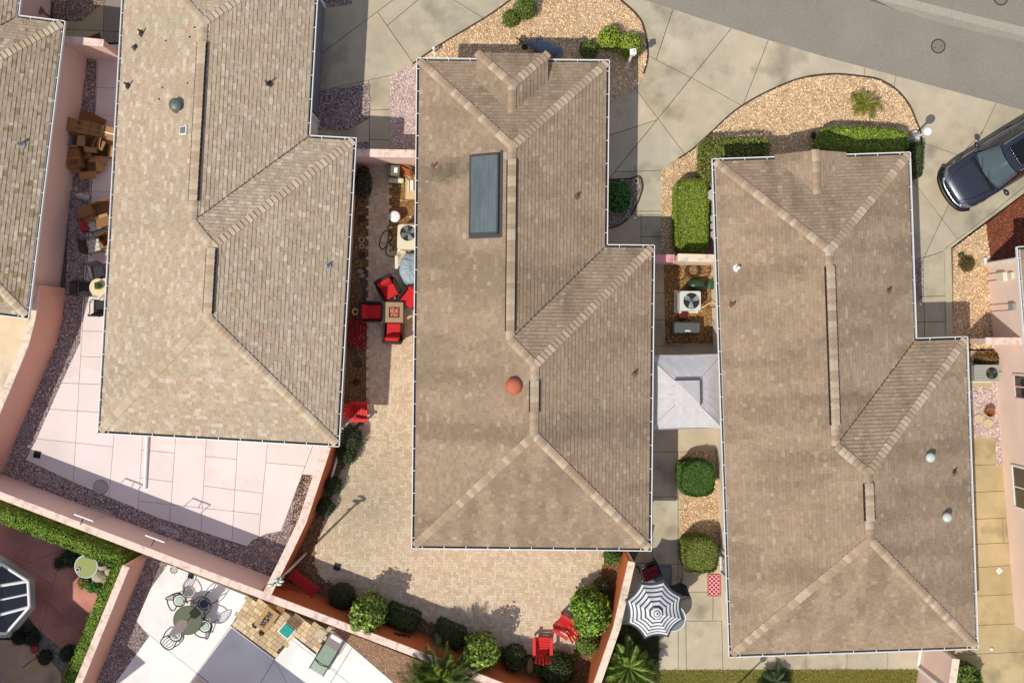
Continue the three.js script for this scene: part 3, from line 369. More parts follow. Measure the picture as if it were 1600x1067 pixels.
// far right house: only its pink west wall and a little gutter show; roof and walls run on beyond the frame
{
  const g = new THREE.Group(); g.name = numbered('house'); tag(g, 'pale pink stucco house wall with electric meter at the right edge', 'house'); g.position.set(18.2, 0, -3.42); g.rotation.y = 4.4 * -Math.PI / -180; scene.add(g); g.rotation.y = 4.5 * Math.PI / 180;
  const o = [[0.02, 0], [8.7, 0], [8.7, 15], [0.02, 15]]; gutter(g, o, 2.7); const E = inset(o, 0.115);
  const h = 4.2, a = E[0], b = E[1], c = E[2], d = E[3], r0 = [(a[0] + b[0]) / 2, a[1] + h], r1 = [(a[0] + b[0]) / 2, c[1] - h];
  const fs = [{ e0: a, d: [0, 1], n: [1, 0], polys: [[a, r0, r1, d]], k: 'w' }, { e0: a, d: [1, 0], n: [0, 1], polys: [[a, b, r0]], k: 'n' }, { e0: b, d: [0, 1], n: [-1, 0], polys: [[b, c, r1, r0]], k: 'e' }, { e0: d, d: [1, 0], n: [0, -1], polys: [[d, c, r1]], k: 's' }];
  const gb = new GB(true); fs.forEach((f, j) => { f.y0 = 2.7; f.p = 0.43; f.th0 = 0.02; f.th1 = 0.01; shingleFace(gb, f, 700 + j, palB, toneB(12)); }); const rf = part(g, 'roof', gb.geo(), M(0xffffff, { vertexColors: true, map: T.grain }));
  part(g, 'soffit', slab(inset(o, 0.11), 2.54, 2.69), mat.whiteMatte); part(g, 'wall', slab([[0.34, 0.34], [8.3, 0.34], [8.3, 14.6], [0.34, 14.6]], -0.1, 2.545), M(srgb(248, 224, 210), { map: T.stucco }));
  part(g, 'wall_trim', box(7.9, 0.12, 0.05, 4.3, 2.3, 0.31, 0.005), mat.white);
  const win = (z0, z1, y0, y1, frame) => { const f = part(g, 'window', merge([box(0.07, 0.08, z1 - z0, 0.32, y0, (z0 + z1) / 2, 0.005), box(0.07, 0.08, z1 - z0, 0.32, y1, (z0 + z1) / 2, 0.005), box(0.07, y1 - y0, 0.08, 0.32, (y0 + y1) / 2, z0, 0.005), box(0.07, y1 - y0, 0.08, 0.32, (y0 + y1) / 2, z1, 0.005), box(0.05, y1 - y0, 0.05, 0.32, (y0 + y1) / 2, (z0 + z1) / 2, 0.005)]), frame); part(f, 'pane', box(0.02, y1 - y0, z1 - z0, 0.335, (y0 + y1) / 2, (z0 + z1) / 2, 0), mat.glass); };
  win(8.2, 9.8, 0.7, 2.1, mat.white); win(4.7, 5.6, 1.3, 2.2, mat.pinkCap);
  const mb = part(g, 'meter_box', merge([box(0.16, 0.5, 0.34, 0.27, 1.1, 1.0, 0.02), box(0.1, 0.3, 0.24, 0.28, 1.7, 1.0, 0.02)]), mat.offWhite); part(mb, 'conduit', merge([bar([0.29, 0, 0.85], [0.29, 1, 0.85], 0.02), bar([0.29, 0, 1.12], [0.29, 1, 1.12], 0.02)]), mat.pinkCap);
  const db = part(g, 'downspout', merge([box(0.1, 2.4, 0.08, 0.27, 1.2, 0.42, 0.01), box(0.26, 0.08, 0.09, 0.17, 2.5, 0.42, 0.01), box(0.1, 0.1, 0.26, 0.24, 0.1, 0.3, 0.02)]), mat.white);
  const pb = part(g, 'utility_box', box(0.14, 0.34, 0.26, 0.28, 1.65, 2.15, 0.02), mat.grey); part(pb, 'conduit', merge([bar([0.3, 0, 2.05], [0.3, 1.5, 2.05], 0.022), bar([0.3, 0, 2.3], [0.3, 1.5, 2.3], 0.015)]), mat.pinkCap);
}
// house off the lower edge: its roof corner stands just outside the picture and shades the white patio
{
  const g = new THREE.Group(); g.name = numbered('house'); tag(g, 'house beyond the bottom edge that shades the white patio', 'house'); const [x, z] = G(305, 1036); g.position.set(x, 0, z); g.rotation.y = -36.5 * Math.PI / 180; scene.add(g);
  const o = [[0, 0], [8.6, 0], [8.6, 9], [0, 9]]; gutter(g, o, 2.7); const E = inset(o, 0.115), a = E[0], b = E[1], c = E[2], d = E[3], m = (a[0] + b[0]) / 2, r0 = [m, a[1] + 4], r1 = [m, c[1] - 4];
  const fs = [{ e0: a, d: [0, 1], n: [1, 0], polys: [[a, r0, r1, d]], k: 'w' }, { e0: a, d: [1, 0], n: [0, 1], polys: [[a, b, r0]], k: 'n' }, { e0: b, d: [0, 1], n: [-1, 0], polys: [[b, c, r1, r0]], k: 'e' }, { e0: d, d: [1, 0], n: [0, -1], polys: [[d, c, r1]], k: 's' }];
  const gb = new GB(true); fs.forEach((f, j) => { f.y0 = 2.7; f.p = 0.43; f.th0 = 0.02; f.th1 = 0.01; shingleFace(gb, f, 800 + j, palA, toneA); }); part(g, 'roof', gb.geo(), M(0xffffff, { vertexColors: true, map: T.grain }));
  part(g, 'soffit', slab(inset(o, 0.11), 2.54, 2.69), mat.whiteMatte); part(g, 'wall', slab(inset(o, 0.42), -0.1, 2.545), mat.pink);
}
// house with the white framed sunroom at the lower left
{
  const g = new THREE.Group(); g.name = numbered('house'); tag(g, 'house with a white framed dark glass sunroom in the lower left corner', 'house'); scene.add(g);
  const base = GP([[-60, 868], [5, 868], [54, 905], [55, 950], [20, 994], [-60, 1000]]), top = GP([[-60, 880], [2, 882], [43, 908], [45, 948], [8, 990], [-60, 995]], 2.3);
  part(g, 'sunroom_base', slab(base, 0.0, 0.14), mat.offWhite);
  const inn = base.map((p, i) => [p[0] * 0.99, p[1] * 0.99]);
  const B = GP([[-60, 876], [2, 878], [45, 908], [47, 948], [10, 988], [-60, 994]]);
  const rib = new GB(); const fr = [], panes = [];
  for (let i = 1; i < 5; i++) { fr.push(bar([B[i][0], 0.1, B[i][1]], [top[i][0], 2.3, top[i][1]], 0.045, 6)); }
  for (let i = 0; i < 5; i++) for (const [pa, y] of [[B, 0.2], [top, 2.3]]) fr.push(bar([pa[i][0], y, pa[i][1]], [pa[i + 1][0], y, pa[i + 1][1]], 0.055, 6));
  const mid = (a, b, t = 0.5) => [a[0] + (b[0] - a[0]) * t, a[1] + (b[1] - a[1]) * t]; 
  const apex = GP([[-90, 930], [-90, 985]], 3.0); for (let i = 1; i < 5; i++) fr.push(bar([top[i][0], 2.3, top[i][1]], [apex[i < 3 ? 0 : 1][0], 2.95, apex[i < 3 ? 0 : 1][1]], 0.06, 6));
  for (const [i, t] of [[2, 0.5]]) { const q = mid(top[i], top[i + 1], t); fr.push(bar([q[0], 2.3, q[1]], [apex[0][0], 2.95, apex[0][1] + 0.6], 0.04, 6)); }
  part(g, 'sunroom_frame', merge(fr), mat.white);
  const gl = new GB(); for (let i = 0; i < 5; i++) { gl.quad([B[i][0], 0.2, B[i][1]], [top[i][0], 2.3, top[i][1]], [top[i + 1][0], 2.3, top[i + 1][1]], [B[i + 1][0], 0.2, B[i + 1][1]]); gl.tri([top[i][0], 2.3, top[i][1]], [apex[i < 2 ? 0 : 1][0], 2.95, apex[i < 2 ? 0 : 1][1]], [top[i + 1][0], 2.3, top[i + 1][1]]); }
  gl.tri([top[2][0], 2.3, top[2][1]], [apex[0][0], 2.95, apex[0][1]], [apex[1][0], 2.95, apex[1][1]]);
  part(g, 'pane', gl.geo(), new THREE.MeshPhysicalMaterial({ color: srgb(22, 26, 34), roughness: 0.12, clearcoat: 0.6, side: THREE.DoubleSide }));
  const wall = GP([[-300, 878], [-12, 908], [-12, 1036], [96, 1140], [-100, 1290], [-390, 1290]]); part(g, 'wall', slab(wall, -0.1, 4.9), mat.pink);
  const ro = GP([[-310, 860], [8, 891], [8, 1040], [122, 1138], [-100, 1310], [-400, 1310]], 0); const rgb = new GB(); prism(ro, 4.85, 5.0, rgb); const cx = -25, cz = 14; for (let i = 0; i < ro.length; i++) { const a = ro[i], b = ro[(i + 1) % ro.length]; rgb.tri([a[0], 5.001, a[1]], [cx, 6.6, cz], [b[0], 5.001, b[1]]); } part(g, 'roof', rgb.geo(), M(srgb(176, 152, 122), { map: T.grain, side: THREE.DoubleSide }));
}
// garage front and trim on the east wall of house 1 (local u, v of that house)
{
  const g = H1.g, u = 7.08 - 0.42, x = u + 0.03; const gd = part(g, 'garage_door', box(0.05, 2.15, 4.3, x, 1.08, 3.55 - 0.0, 0.005), M(srgb(96, 102, 112), { roughness: 0.5 }));
  for (let k = 0; k < 4; k++) part(gd, 'door_panel', box(0.04, 0.46, 4.1, x + 0.04, 0.32 + k * 0.52, 3.55, 0.015), M(srgb(112, 118, 128), { roughness: 0.5 }));
  part(g, 'garage_trim', merge([box(0.1, 2.3, 0.12, x + 0.03, 1.15, 1.3, 0.01), box(0.1, 2.3, 0.12, x + 0.03, 1.15, 5.78, 0.01), box(0.1, 0.14, 4.6, x + 0.03, 2.3, 3.55, 0.01)]), mat.white);
  const fd = part(g, 'side_panel', box(0.06, 2.0, 0.95, x + 0.03, 1.05, 6.4 - 0.05, 0.01), mat.offWhite); part(fd, 'trim', merge([box(0.03, 2.05, 0.05, x + 0.06, 1.05, 5.9, 0.004), box(0.03, 0.05, 0.95, x + 0.065, 0.6, 6.35, 0.004)]), mat.white);
}
// west wall of house 3: white shutters and glass door near the south end, white pilaster at the north
{
  const g = H3.g, x = 0.40; for (const [z, w, y0, y1, n] of [[14.1, 0.62, 0.9, 2.2, 'window'], [15.15, 0.9, 0.15, 2.2, 'glass_door'], [16.35, 0.62, 0.9, 2.2, 'window']]) { const f = part(g, n, merge([box(0.08, y1 - y0, 0.12, x, (y0 + y1) / 2, z - w / 2, 0.005), box(0.08, y1 - y0, 0.12, x, (y0 + y1) / 2, z + w / 2, 0.005), box(0.08, 0.12, w, x, y0, z, 0.005), box(0.08, 0.12, w, x, y1, z, 0.005)]), mat.white); part(f, 'pane', box(0.03, y1 - y0, w, x + 0.02, (y0 + y1) / 2, z, 0), mat.glass); }
  part(g, 'pilaster', merge([box(0.24, 2.4, 0.3, 0.34, 1.2, 1.05, 0.02), box(0.34, 0.12, 0.42, 0.34, 0.06, 1.05, 0.02), box(0.34, 0.12, 0.42, 0.34, 2.36, 1.05, 0.02)]), mat.white);
  part(g, 'shutter', merge([0, 1, 2].map(k => box(0.1, 1.4, 0.2, 0.38, 1.3, 1.9 + k * 0.3, 0.01))), mat.white);
}
// ---- things on the roofs ----
function onRoof(H, px, py, name, geoFn, m, label) {                  // finds where the ray through the pixel meets that roof
  let h = 3.5, u, v; for (let k = 0; k < 12; k++) { [u, v] = H.local(px, py, h); h = H.roofY(u, v); } const q = part(H.roof, name, geoFn(), m, label); q.position.set(u, h, v); return q;
}
const pipe = (hgt, r = 0.04) => merge([cyl(r, r, hgt, 0, -0.05, 0, 10), cyl(0.11, 0.05, 0.07, 0, -0.01, 0, 12), new THREE.CylinderGeometry(0.14, 0.14, 0.02, 12)]);
const pipeMat = M(srgb(120, 84, 66), { roughness: 0.6 }), pipeDark = M(srgb(58, 44, 40), { roughness: 0.6 });
for (const [px, py, h] of [[222, 52, 0.42], [201, 134, 0.42], [419, 131, 0.42]]) onRoof(H1, px, py, 'vent_pipe', () => pipe(h, 0.035), pipeDark);
onRoof(H1, 511, 416, 'vent_pipe', () => pipe(0.3, 0.05), mat.steel); onRoof(H1, 211, 74, 'roof_flashing', () => merge([new THREE.ConeGeometry(0.16, 0.22, 4).translate(0, 0.1, 0)]), mat.darkGrey);
onRoof(H1, 277, 166, 'turbine_vent', () => lathe([[0.0, 0.34], [0.1, 0.33], [0.19, 0.29], [0.235, 0.22], [0.225, 0.15], [0.18, 0.12], [0.18, 0.04], [0.25, 0.02], [0.26, -0.1]], 24), M(srgb(108, 116, 108), { roughness: 0.5, metalness: 0.3 }));
{ const q = onRoof(H1, 287, 204, 'roof_hatch', () => box(0.3, 0.09, 0.3, 0, 0.03, 0, 0.01, 0, 0, 0.4), mat.whiteMatte); part(q, 'hatch_glass', box(0.22, 0.03, 0.22, -0.02, 0.075, 0, 0.005, 0, 0, 0.4), M(srgb(110, 120, 130), { roughness: 0.3 })); }
for (const [px, py] of [[304, 43], [296, 58], [293, 130], [248, 155], [259, 64], [254, 137]]) onRoof(H1, px, py, 'roof_nail', () => new THREE.CylinderGeometry(0.03, 0.035, 0.05, 8).translate(0, 0.02, 0), mat.black);
for (const [px, py] of [[679, 259], [900, 307], [990, 584], [869, 72 + 40]].slice(0, 3)) onRoof(H2, px, py, 'vent_pipe', () => pipe(0.3), pipeMat);
onRoof(H2, 680, 258, 'vent_flashing', () => box(0.2, 0.02, 0.2, 0, 0.02, 0, 0.005, 0, 0, 0.4), M(srgb(170, 140, 112)));
onRoof(H2, 803, 603, 'attic_vent', () => lathe([[0, 0.34], [0.1, 0.335], [0.2, 0.3], [0.27, 0.22], [0.3, 0.12], [0.28, 0.06], [0.3, -0.1]], 26), M(srgb(200, 112, 82), { roughness: 0.7, map: T.grain }));
onRoof(H2, 710, 441, 'roof_stain', () => { const g = new GB(); const s = 0.43; g.quad([-0.05, 0.028 - 0.05 * s, -0.38], [-0.05, 0.028 - 0.05 * s, 0.38], [0.05, 0.028 + 0.05 * s, 0.38], [0.05, 0.028 + 0.05 * s, -0.38]); return g.geo(); }, M(srgb(140, 126, 104)));
{ // long skylight on the west slope of house 2
  const q = onRoof(H2, 758, 304, 'skylight', () => { const a = Math.atan(0.43), f = [box(1.12, 0.14, 0.06, 0, 0.07, -1.36, 0.01), box(1.12, 0.14, 0.06, 0, 0.07, 1.36, 0.01), box(0.06, 0.14, 2.78, -0.53, 0.07, 0, 0.01), box(0.06, 0.14, 2.78, 0.53, 0.07, 0, 0.01)]; return merge(f).rotateZ(a); }, mat.darkGrey);
  const pg = box(1.02, 0.03, 2.66, 0, 0.11, 0, 0).rotateZ(Math.atan(0.43)); part(q, 'pane', pg, new THREE.MeshPhysicalMaterial({ color: srgb(104, 117, 120), roughness: 0.35, clearcoat: 0.7, map: tex(256, 1, (u, v, x, y) => { const l = 0.8 + 0.15 * (vnoise(u * 90, v * 2, 0, 3) - 0.5) + 0.45 * (fbm(u * 4, v * 4, 4, 4, 6) - 0.5); return g3(l); }) }));
  part(q, 'flashing', merge([box(1.2, 0.03, 0.14, 0, 0.02, 1.45, 0.004), box(0.1, 0.03, 3.0, 0.62, 0.02, 0, 0.004)]).rotateZ(Math.atan(0.43)), mat.darkGrey);
  for (let k = 3; k < 9; k += 3) part(q, 'glazing_rib', box(0.012, 0.012, 2.62, -0.5 + k * 0.111, 0.131, 0, 0).rotateZ(Math.atan(0.43)), M(srgb(108, 120, 123), { roughness: 0.45 }));
}
for (const [px, py] of [[1152, 419], [1145, 475], [1388, 454], [1490, 738]]) onRoof(H3, px, py, 'vent_pipe', () => pipe(0.28, px === 1152 ? 0.06 : 0.04), px === 1152 ? mat.whiteMatte : pipeMat);
for (const [px, py] of [[1451, 714], [1477, 807]]) { const q = onRoof(H3, px, py, 'tube_skylight', () => merge([cyl(0.2, 0.17, 0.34, 0, -0.16, 0, 20)]), mat.steel); part(q, 'dome', new THREE.SphereGeometry(0.17, 18, 8, 0, 6.3, 0, 1.5).scale(1, 0.7, 1).translate(0, 0.17, 0), new THREE.MeshPhysicalMaterial({ color: srgb(200, 214, 206), roughness: 0.15, clearcoat: 1 })); }
onRoof(H0, 32, 226, 'vent_pipe', () => pipe(0.4, 0.05), mat.steel);
// ---------- garden walls ----------
function offsetLine(pts, t) {                                        // open polyline moved sideways by t metres (+ = left of travel seen in the picture)
  const n = pts.length, N = []; for (let i = 0; i + 1 < n; i++) { const l = Math.hypot(pts[i + 1][0] - pts[i][0], pts[i + 1][1] - pts[i][1]); N.push([(pts[i + 1][1] - pts[i][1]) / l, -(pts[i + 1][0] - pts[i][0]) / l]); }
  return pts.map((p, i) => { const a = N[Math.max(0, i - 1)], b = N[Math.min(n - 2, i)], k = 1 + a[0] * b[0] + a[1] * b[1]; return [p[0] + (a[0] + b[0]) * t / k, p[1] + (a[1] + b[1]) * t / k]; });
}
function gardenWall(label, px, side, h, inMat, outMat, capMat, th = 0.2, capOver = 0.035) {   // px: ground line of the face turned to the camera; the wall's thickness lies on 'side' of it
  const g = new THREE.Group(); g.name = numbered('garden_wall'); tag(g, label, 'wall'); scene.add(g); const L = GP(px), s = side; const band = (a, b) => offsetLine(L, s * a).concat(offsetLine(L, s * b).reverse());
  part(g, 'wall_face', slab(band(0, th / 2), -0.12, h), inMat); part(g, 'wall_face', slab(band(th / 2, th), -0.12, h - 0.002), outMat);
  const C = offsetLine(L, -s * capOver), D = offsetLine(L, s * (th + capOver)), R = rng(Math.round(px[0][0] * 7 + px[0][1]));   // coping stones, butted with thin joints
  for (let i = 0; i + 1 < C.length; i++) { const len = Math.hypot(C[i + 1][0] - C[i][0], C[i + 1][1] - C[i][1]), n = Math.max(1, Math.round(len / 1.15)); for (let k = 0; k < n; k++) { const t0 = k / n + (k ? 0.004 / len : 0), t1 = (k + 1) / n - (k < n - 1 ? 0.004 / len : 0), lp = (A, t) => [A[i][0] + (A[i + 1][0] - A[i][0]) * t, A[i][1] + (A[i + 1][1] - A[i][1]) * t]; part(g, 'coping', slab([lp(C, t0), lp(C, t1), lp(D, t1), lp(D, t0)], h, h + 0.06 + 0.003 * R()), capMat); } }
  return g;
}
const WALLH = 1.88, pinkWarm = M(srgb(226, 172, 152), { map: T.stucco, bumpMap: T.stuccoB, bumpScale: 0.004 });
gardenWall('long pink garden wall behind the pale patio with two metal trellises', [[-120, 694], [0, 740], [427, 902.4]], -1, WALLH, mat.pink, mat.pink, mat.pinkCap, 0.2);
gardenWall('long orange garden wall with metal geckos behind the brick patio shrubs', [[427, 902.4], [795, 1042], [912, 1086]], -1, WALLH, mat.orange, mat.pink, mat.pinkCap, 0.2);
gardenWall('slanting wall between pink patio and brick patio, orange on its right face', [[531, 690], [495, 800], [476, 840], [441, 911]], -1, WALLH, mat.orange, mat.pink, mat.pinkCap, 0.24);
gardenWall('orange wall between brick patio and the striped umbrella', [[973, 858], [951, 955], [919, 1047], [905, 1090]], 1, WALLH, mat.orange, mat.creamCap, mat.creamCap, 0.2);
gardenWall('pink boundary wall running diagonally from the far left house to the corner', [[102, 450], [97, 497], [86, 540], [4, 735]], -1, WALLH + .1, pinkWarm, mat.pink, mat.creamCap, 0.2);
gardenWall('brownish pink wall with the trimmed hedge on top at lower left', [[231, 868], [148, 1072], [130, 1115]], -1, 1.75, pinkWarm, mat.pink, mat.pinkCap, 0.2);
gardenWall('short pink wall with gate between the two left houses', [[128, 91], [160, 93.5], [196, 97]], 1, WALLH, mat.pink, mat.pink, mat.pinkCap, 0.2);
gardenWall('short pink wall closing the brick path behind the storage bin', [[560, 259], [664, 261]], 1, WALLH, mat.pink, mat.pink, mat.pinkCap, 0.22);
gardenWall('short cream pink wall behind the coiled hose and green barrel', [[1045, 414], [1130, 416]], 1, WALLH, mat.creamCap, mat.creamCap, mat.creamCap, 0.22);
gardenWall('low pink gate wall piece beside the paved side path', [[1008, 414], [1043, 414]], 1, 1.5, mat.pink, mat.pink, M(srgb(226, 158, 160), { map: T.capwear }), 0.22);
gardenWall('short pink wall left of the grey air conditioner', [[1500, 537], [1563, 537]], 1, WALLH, mat.pink, mat.pink, mat.pinkCap, 0.2);
gardenWall('wide pink wall stub below the right house at the bottom edge', [[1443, 995], [1428, 1100]], 1, 2.35, mat.pink, mat.pink, mat.creamCap, 0.2);
{ const t = thing('downspout', 'white downspout at the corner of the pink wall stub', 'downspout', 1438, 1036); t.rotation.y = -8 * Math.PI / 180; part(t, 'pipe', merge([box(0.09, 2.3, 0.11, -0.08, 1.15, 0.18, 0.01), box(0.09, 0.1, 0.7, -0.08, 0.06, -0.15, 0.01)]), mat.white); part(t, 'bracket', box(0.12, 0.04, 0.15, -0.07, 1.6, 0.18, 0.005), mat.white); }
// dark garden edging along the gravel beds
function edging(label, pts, closed) { const m = tag(part(scene, 'garden_edging', tube(GP(pts).map(p => [p[0], 0.03, p[1]]), 0.035, pts.length * 8, 6), M(srgb(72, 58, 48))), label, 'edging'); return m; }
edging('dark edging strip round the cream gravel island', [[1060, 248], ...ISL]); edging('dark edging strip between front gravel and driveway of the middle house', [[645, 100], [680, 75], [770, 20], [810, -10]]);
edging('dark edging strip on the curved right end of the front gravel', [[970, 0], [1000, 30], [1010, 60], [1012, 90], [1006, 115]]);
edging('dark edging strip round the shaded planting bed', [[945, 281], [985, 279], [999, 276], [1004, 290], [999, 310], [986, 336], [970, 350], [945, 358]]);
// ---------- plants ----------
const leafMat = new THREE.MeshStandardMaterial({ vertexColors: true, roughness: 0.62, side: THREE.DoubleSide });
function leaf(gb, p, nrm, dir, len, wid, col) {                      // a folded pointed leaf
  const n = nrm, d = dir, s = [n[1] * d[2] - n[2] * d[1], n[2] * d[0] - n[0] * d[2], n[0] * d[1] - n[1] * d[0]]; const at = (a, b, c) => [p[0] + d[0] * a + s[0] * b + n[0] * c, p[1] + d[1] * a + s[1] * b + n[1] * c, p[2] + d[2] * a + s[2] * b + n[2] * c];
  const a = at(0, 0, 0), t = at(len, 0, -0.12 * len), l = at(len * 0.45, -wid / 2, 0.12 * wid), r = at(len * 0.45, wid / 2, 0.12 * wid); gb.tri(a, t, l, col); gb.tri(a, r, t, col);
}
function foliage(n, sample, o) {                                     // sample(R) -> [point, outward normal]
  const R = rng(o.seed), gb = new GB(true), cols = o.pal.map(c => srgb(...c));
  for (let i = 0; i < n; i++) {
    const [p, q] = sample(R); const r = [q[0] + (R() - 0.5) * 1.5, q[1] + (R() - 0.5) * 1.5 + 0.25, q[2] + (R() - 0.5) * 1.5], l = Math.hypot(...r) || 1, nn = r.map(k => k / l);
    let d = [R() - 0.5, R() - 0.5, R() - 0.5]; const dt = d[0] * nn[0] + d[1] * nn[1] + d[2] * nn[2]; d = d.map((k, j) => k - dt * nn[j]); const dl = Math.hypot(...d) || 1; d = d.map(k => k / dl);
    const c = cols[Math.floor(R() * cols.length)].clone().multiplyScalar(0.72 + 0.56 * R()); const s = o.size * (0.65 + 0.7 * R()); leaf(gb, p, nn, d, s, s * (o.asp || 0.55), c);
  }
  return gb.geo();
}
function ballSampler(rx, ry, rz, bump, seed, cy = ry * 0.92) {
  return R => { const a = R() * 6.2832, y = R() * 1.75 - 0.75, k = Math.sqrt(Math.max(0, 1 - y * y)), n = [k * Math.cos(a), y, k * Math.sin(a)]; const b = 1 + bump * (fbm(a * 2.2 + 10, y * 3 + 10, 0, 3, seed) - 0.5) * 2 - 0.22 * Math.pow(R(), 2.2); return [[n[0] * rx * b, Math.max(0.03, cy + n[1] * ry * b), n[2] * rz * b], n]; };
}
function boxSampler(w, h, d, bump, seed, power = 5) {                // clipped hedge block with rounded shoulders
  return R => { const a = R() * w - w / 2, c = R() * d - d / 2; const u = R(), top = w * d, sd = 2 * h * (w + d); let p, n; if (u < top / (top + sd) * 1.4) { p = [a, h, c]; n = [0, 1, 0]; } else if (R() < w / (w + d)) { const s = R() < 0.5 ? -1 : 1; p = [a, R() * h, s * d / 2]; n = [0, 0.2, s]; } else { const s = R() < 0.5 ? -1 : 1; p = [s * w / 2, R() * h, c]; n = [s, 0.2, 0]; }
    const ex = Math.abs(p[0]) / (w / 2), ez = Math.abs(p[2]) / (d / 2), rr = Math.pow(Math.pow(ex, power) + Math.pow(ez, power), 1 / power); if (rr > 1) { p[0] /= rr; p[2] /= rr; } if (n[1] === 1) p[1] -= 0.16 * Math.pow(Math.min(1, rr), 6);
    const b = (fbm(p[0] * 2 + 20, p[2] * 2 + 20 + p[1] * 2, 0, 3, seed) - 0.5) * bump - 0.1 * Math.pow(R(), 3); return [[p[0] + n[0] * b, Math.max(0.03, p[1] + n[1] * b), p[2] + n[2] * b], n]; };
}
const stemGeo = (r, h) => merge([0, 1, 2, 3, 4].map(i => bar([0, 0, 0], [Math.cos(i * 1.3) * r * 0.5, h * (0.6 + 0.08 * i), Math.sin(i * 1.3) * r * 0.5], 0.018, 5)).concat([new THREE.IcosahedronGeometry(1, 2).scale(r * 0.78, h * 0.40, r * 0.78).translate(0, h * 0.47, 0)]));
const stemMat = M(srgb(58, 52, 30), { roughness: 1 });
const DG = [[52, 66, 26], [66, 82, 30], [42, 54, 24], [78, 92, 36]], MG = [[84, 106, 34], [104, 126, 40], [70, 90, 30], [122, 140, 50], [96, 116, 40]], BG = [[132, 160, 52], [156, 182, 74], [104, 134, 38], [186, 202, 104], [120, 150, 48], [80, 106, 34], [70, 92, 32]], OG = [[112, 120, 44], [132, 136, 52], [92, 100, 38], [150, 148, 66], [76, 84, 34]], LG = [[120, 150, 30], [138, 166, 40], [100, 130, 28], [152, 176, 58], [110, 136, 34], [186, 186, 80]];
function shrub(label, px, py, r, h, pal, seed, o = {}) {
  const g = thing(o.name || 'shrub', label, o.cat || 'shrub', px, py, { h: h * 0.6, group: o.group }); const n = Math.round((o.dens || 1900) * (r * r * 2.2 + r * h) / 0.9);
  part(g, 'foliage', foliage(n, ballSampler(r * (o.sx || 1), h * 0.52, r * (o.sz || 1), o.bump || 0.26, seed), { pal, size: o.size || 0.075, asp: o.asp, seed }), leafMat); part(g, 'stem', stemGeo(r * Math.min(o.sx || 1, o.sz || 1), h), stemMat); return g;
}
function hedge(label, px, py, w, h, d, pal, seed, o = {}) {
  const g = thing('hedge', label, 'hedge', px, py, { h: h * 0.8, dir: o.dir }); const n = Math.round((o.dens || 1500) * (w * d * 1.3 + 2 * h * (w + d)));
  part(g, 'foliage', foliage(n, boxSampler(w, h, d, o.bump || 0.14, seed, o.power), { pal, size: o.size || 0.07, seed, asp: o.asp }), leafMat); part(g, 'stem', merge([box(w - 0.3, h - 0.2, d - 0.3, 0, h / 2 - 0.02, 0, 0.12)]), stemMat); return g;
}
function frondGeo(len, droop, n, wid, pal, seed, ang = 0.9) {        // a feather frond along +x
  const R = rng(seed), gb = new GB(true), cols = pal.map(c => srgb(...c)); const at = t => [len * t * (1 - 0.12 * t), len * (0.42 * t - droop * t * t), 0];
  for (let i = 0; i < 14; i++) { const a = at(i / 14), b = at((i + 1) / 14), w = 0.014 * (1 - i / 16); gb.quad([a[0], a[1], -w], [a[0], a[1], w], [b[0], b[1], w], [b[0], b[1], -w], cols[0]); }
  for (let i = 1; i <= n; i++) for (const s of [-1, 1]) { const t = 0.1 + 0.9 * i / n, p = at(t), L = wid * Math.sin(Math.PI * Math.min(1, 0.16 + t * 0.8)) * (0.85 + 0.3 * R()), c = cols[Math.floor(R() * cols.length)].clone().multiplyScalar(0.75 + 0.5 * R()); const ex = p[0] + L * Math.cos(ang), ey = p[1] - L * 0.25 + L * 0.35, ez = s * L * Math.sin(ang); const q = 0.015; gb.tri([p[0] - q, p[1], 0], [ex, ey, ez], [p[0] + q, p[1], 0], c); gb.tri([p[0] - q, p[1], 0], [p[0] + (ex - p[0]) * 0.5, p[1] + (ey - p[1]) * 0.5 + 0.03, ez * 0.5], [ex, ey, ez], c); }
  return gb.geo();
}
function palm(label, px, py, o) {                                    // trunk + separate fronds
  const g = thing(o.name || 'palm', label, 'palm', px, py, { h: o.th || 0 }), R = rng(o.seed); const th = o.th || 0.15;
  part(g, 'trunk', merge([cyl(o.tr, o.tr * 0.8, th, 0, 0, 0, 12), ...[...Array(Math.max(2, Math.round(th / 0.12)))].map((_, i) => new THREE.TorusGeometry(o.tr * 0.95, 0.025, 6, 14).rotateX(Math.PI / 2).translate(0, (i + 0.5) * 0.12, 0))]), M(srgb(112, 90, 62), { map: T.dirt }));
  const gs = [0, 1, 2].map(i => frondGeo(o.len, o.droop + 0.16 * i, o.n || 22, o.wid, o.pal, o.seed + i, o.ang));
  for (let i = 0; i < o.count; i++) { const m = part(g, 'frond', gs[i % 3], leafMat); const k = i / o.count; m.position.y = th; m.rotation.set(0, i * 2.39996 + R() * 0.3, 0); m.rotation.order = 'YXZ'; m.rotation.z = 0.95 * (1 - k) - 0.15 + 0.0 * R(); const s = 0.72 + 0.35 * R(); m.scale.setScalar(s); if (o.flat) m.rotation.z *= 0.45; }
  return g;
}
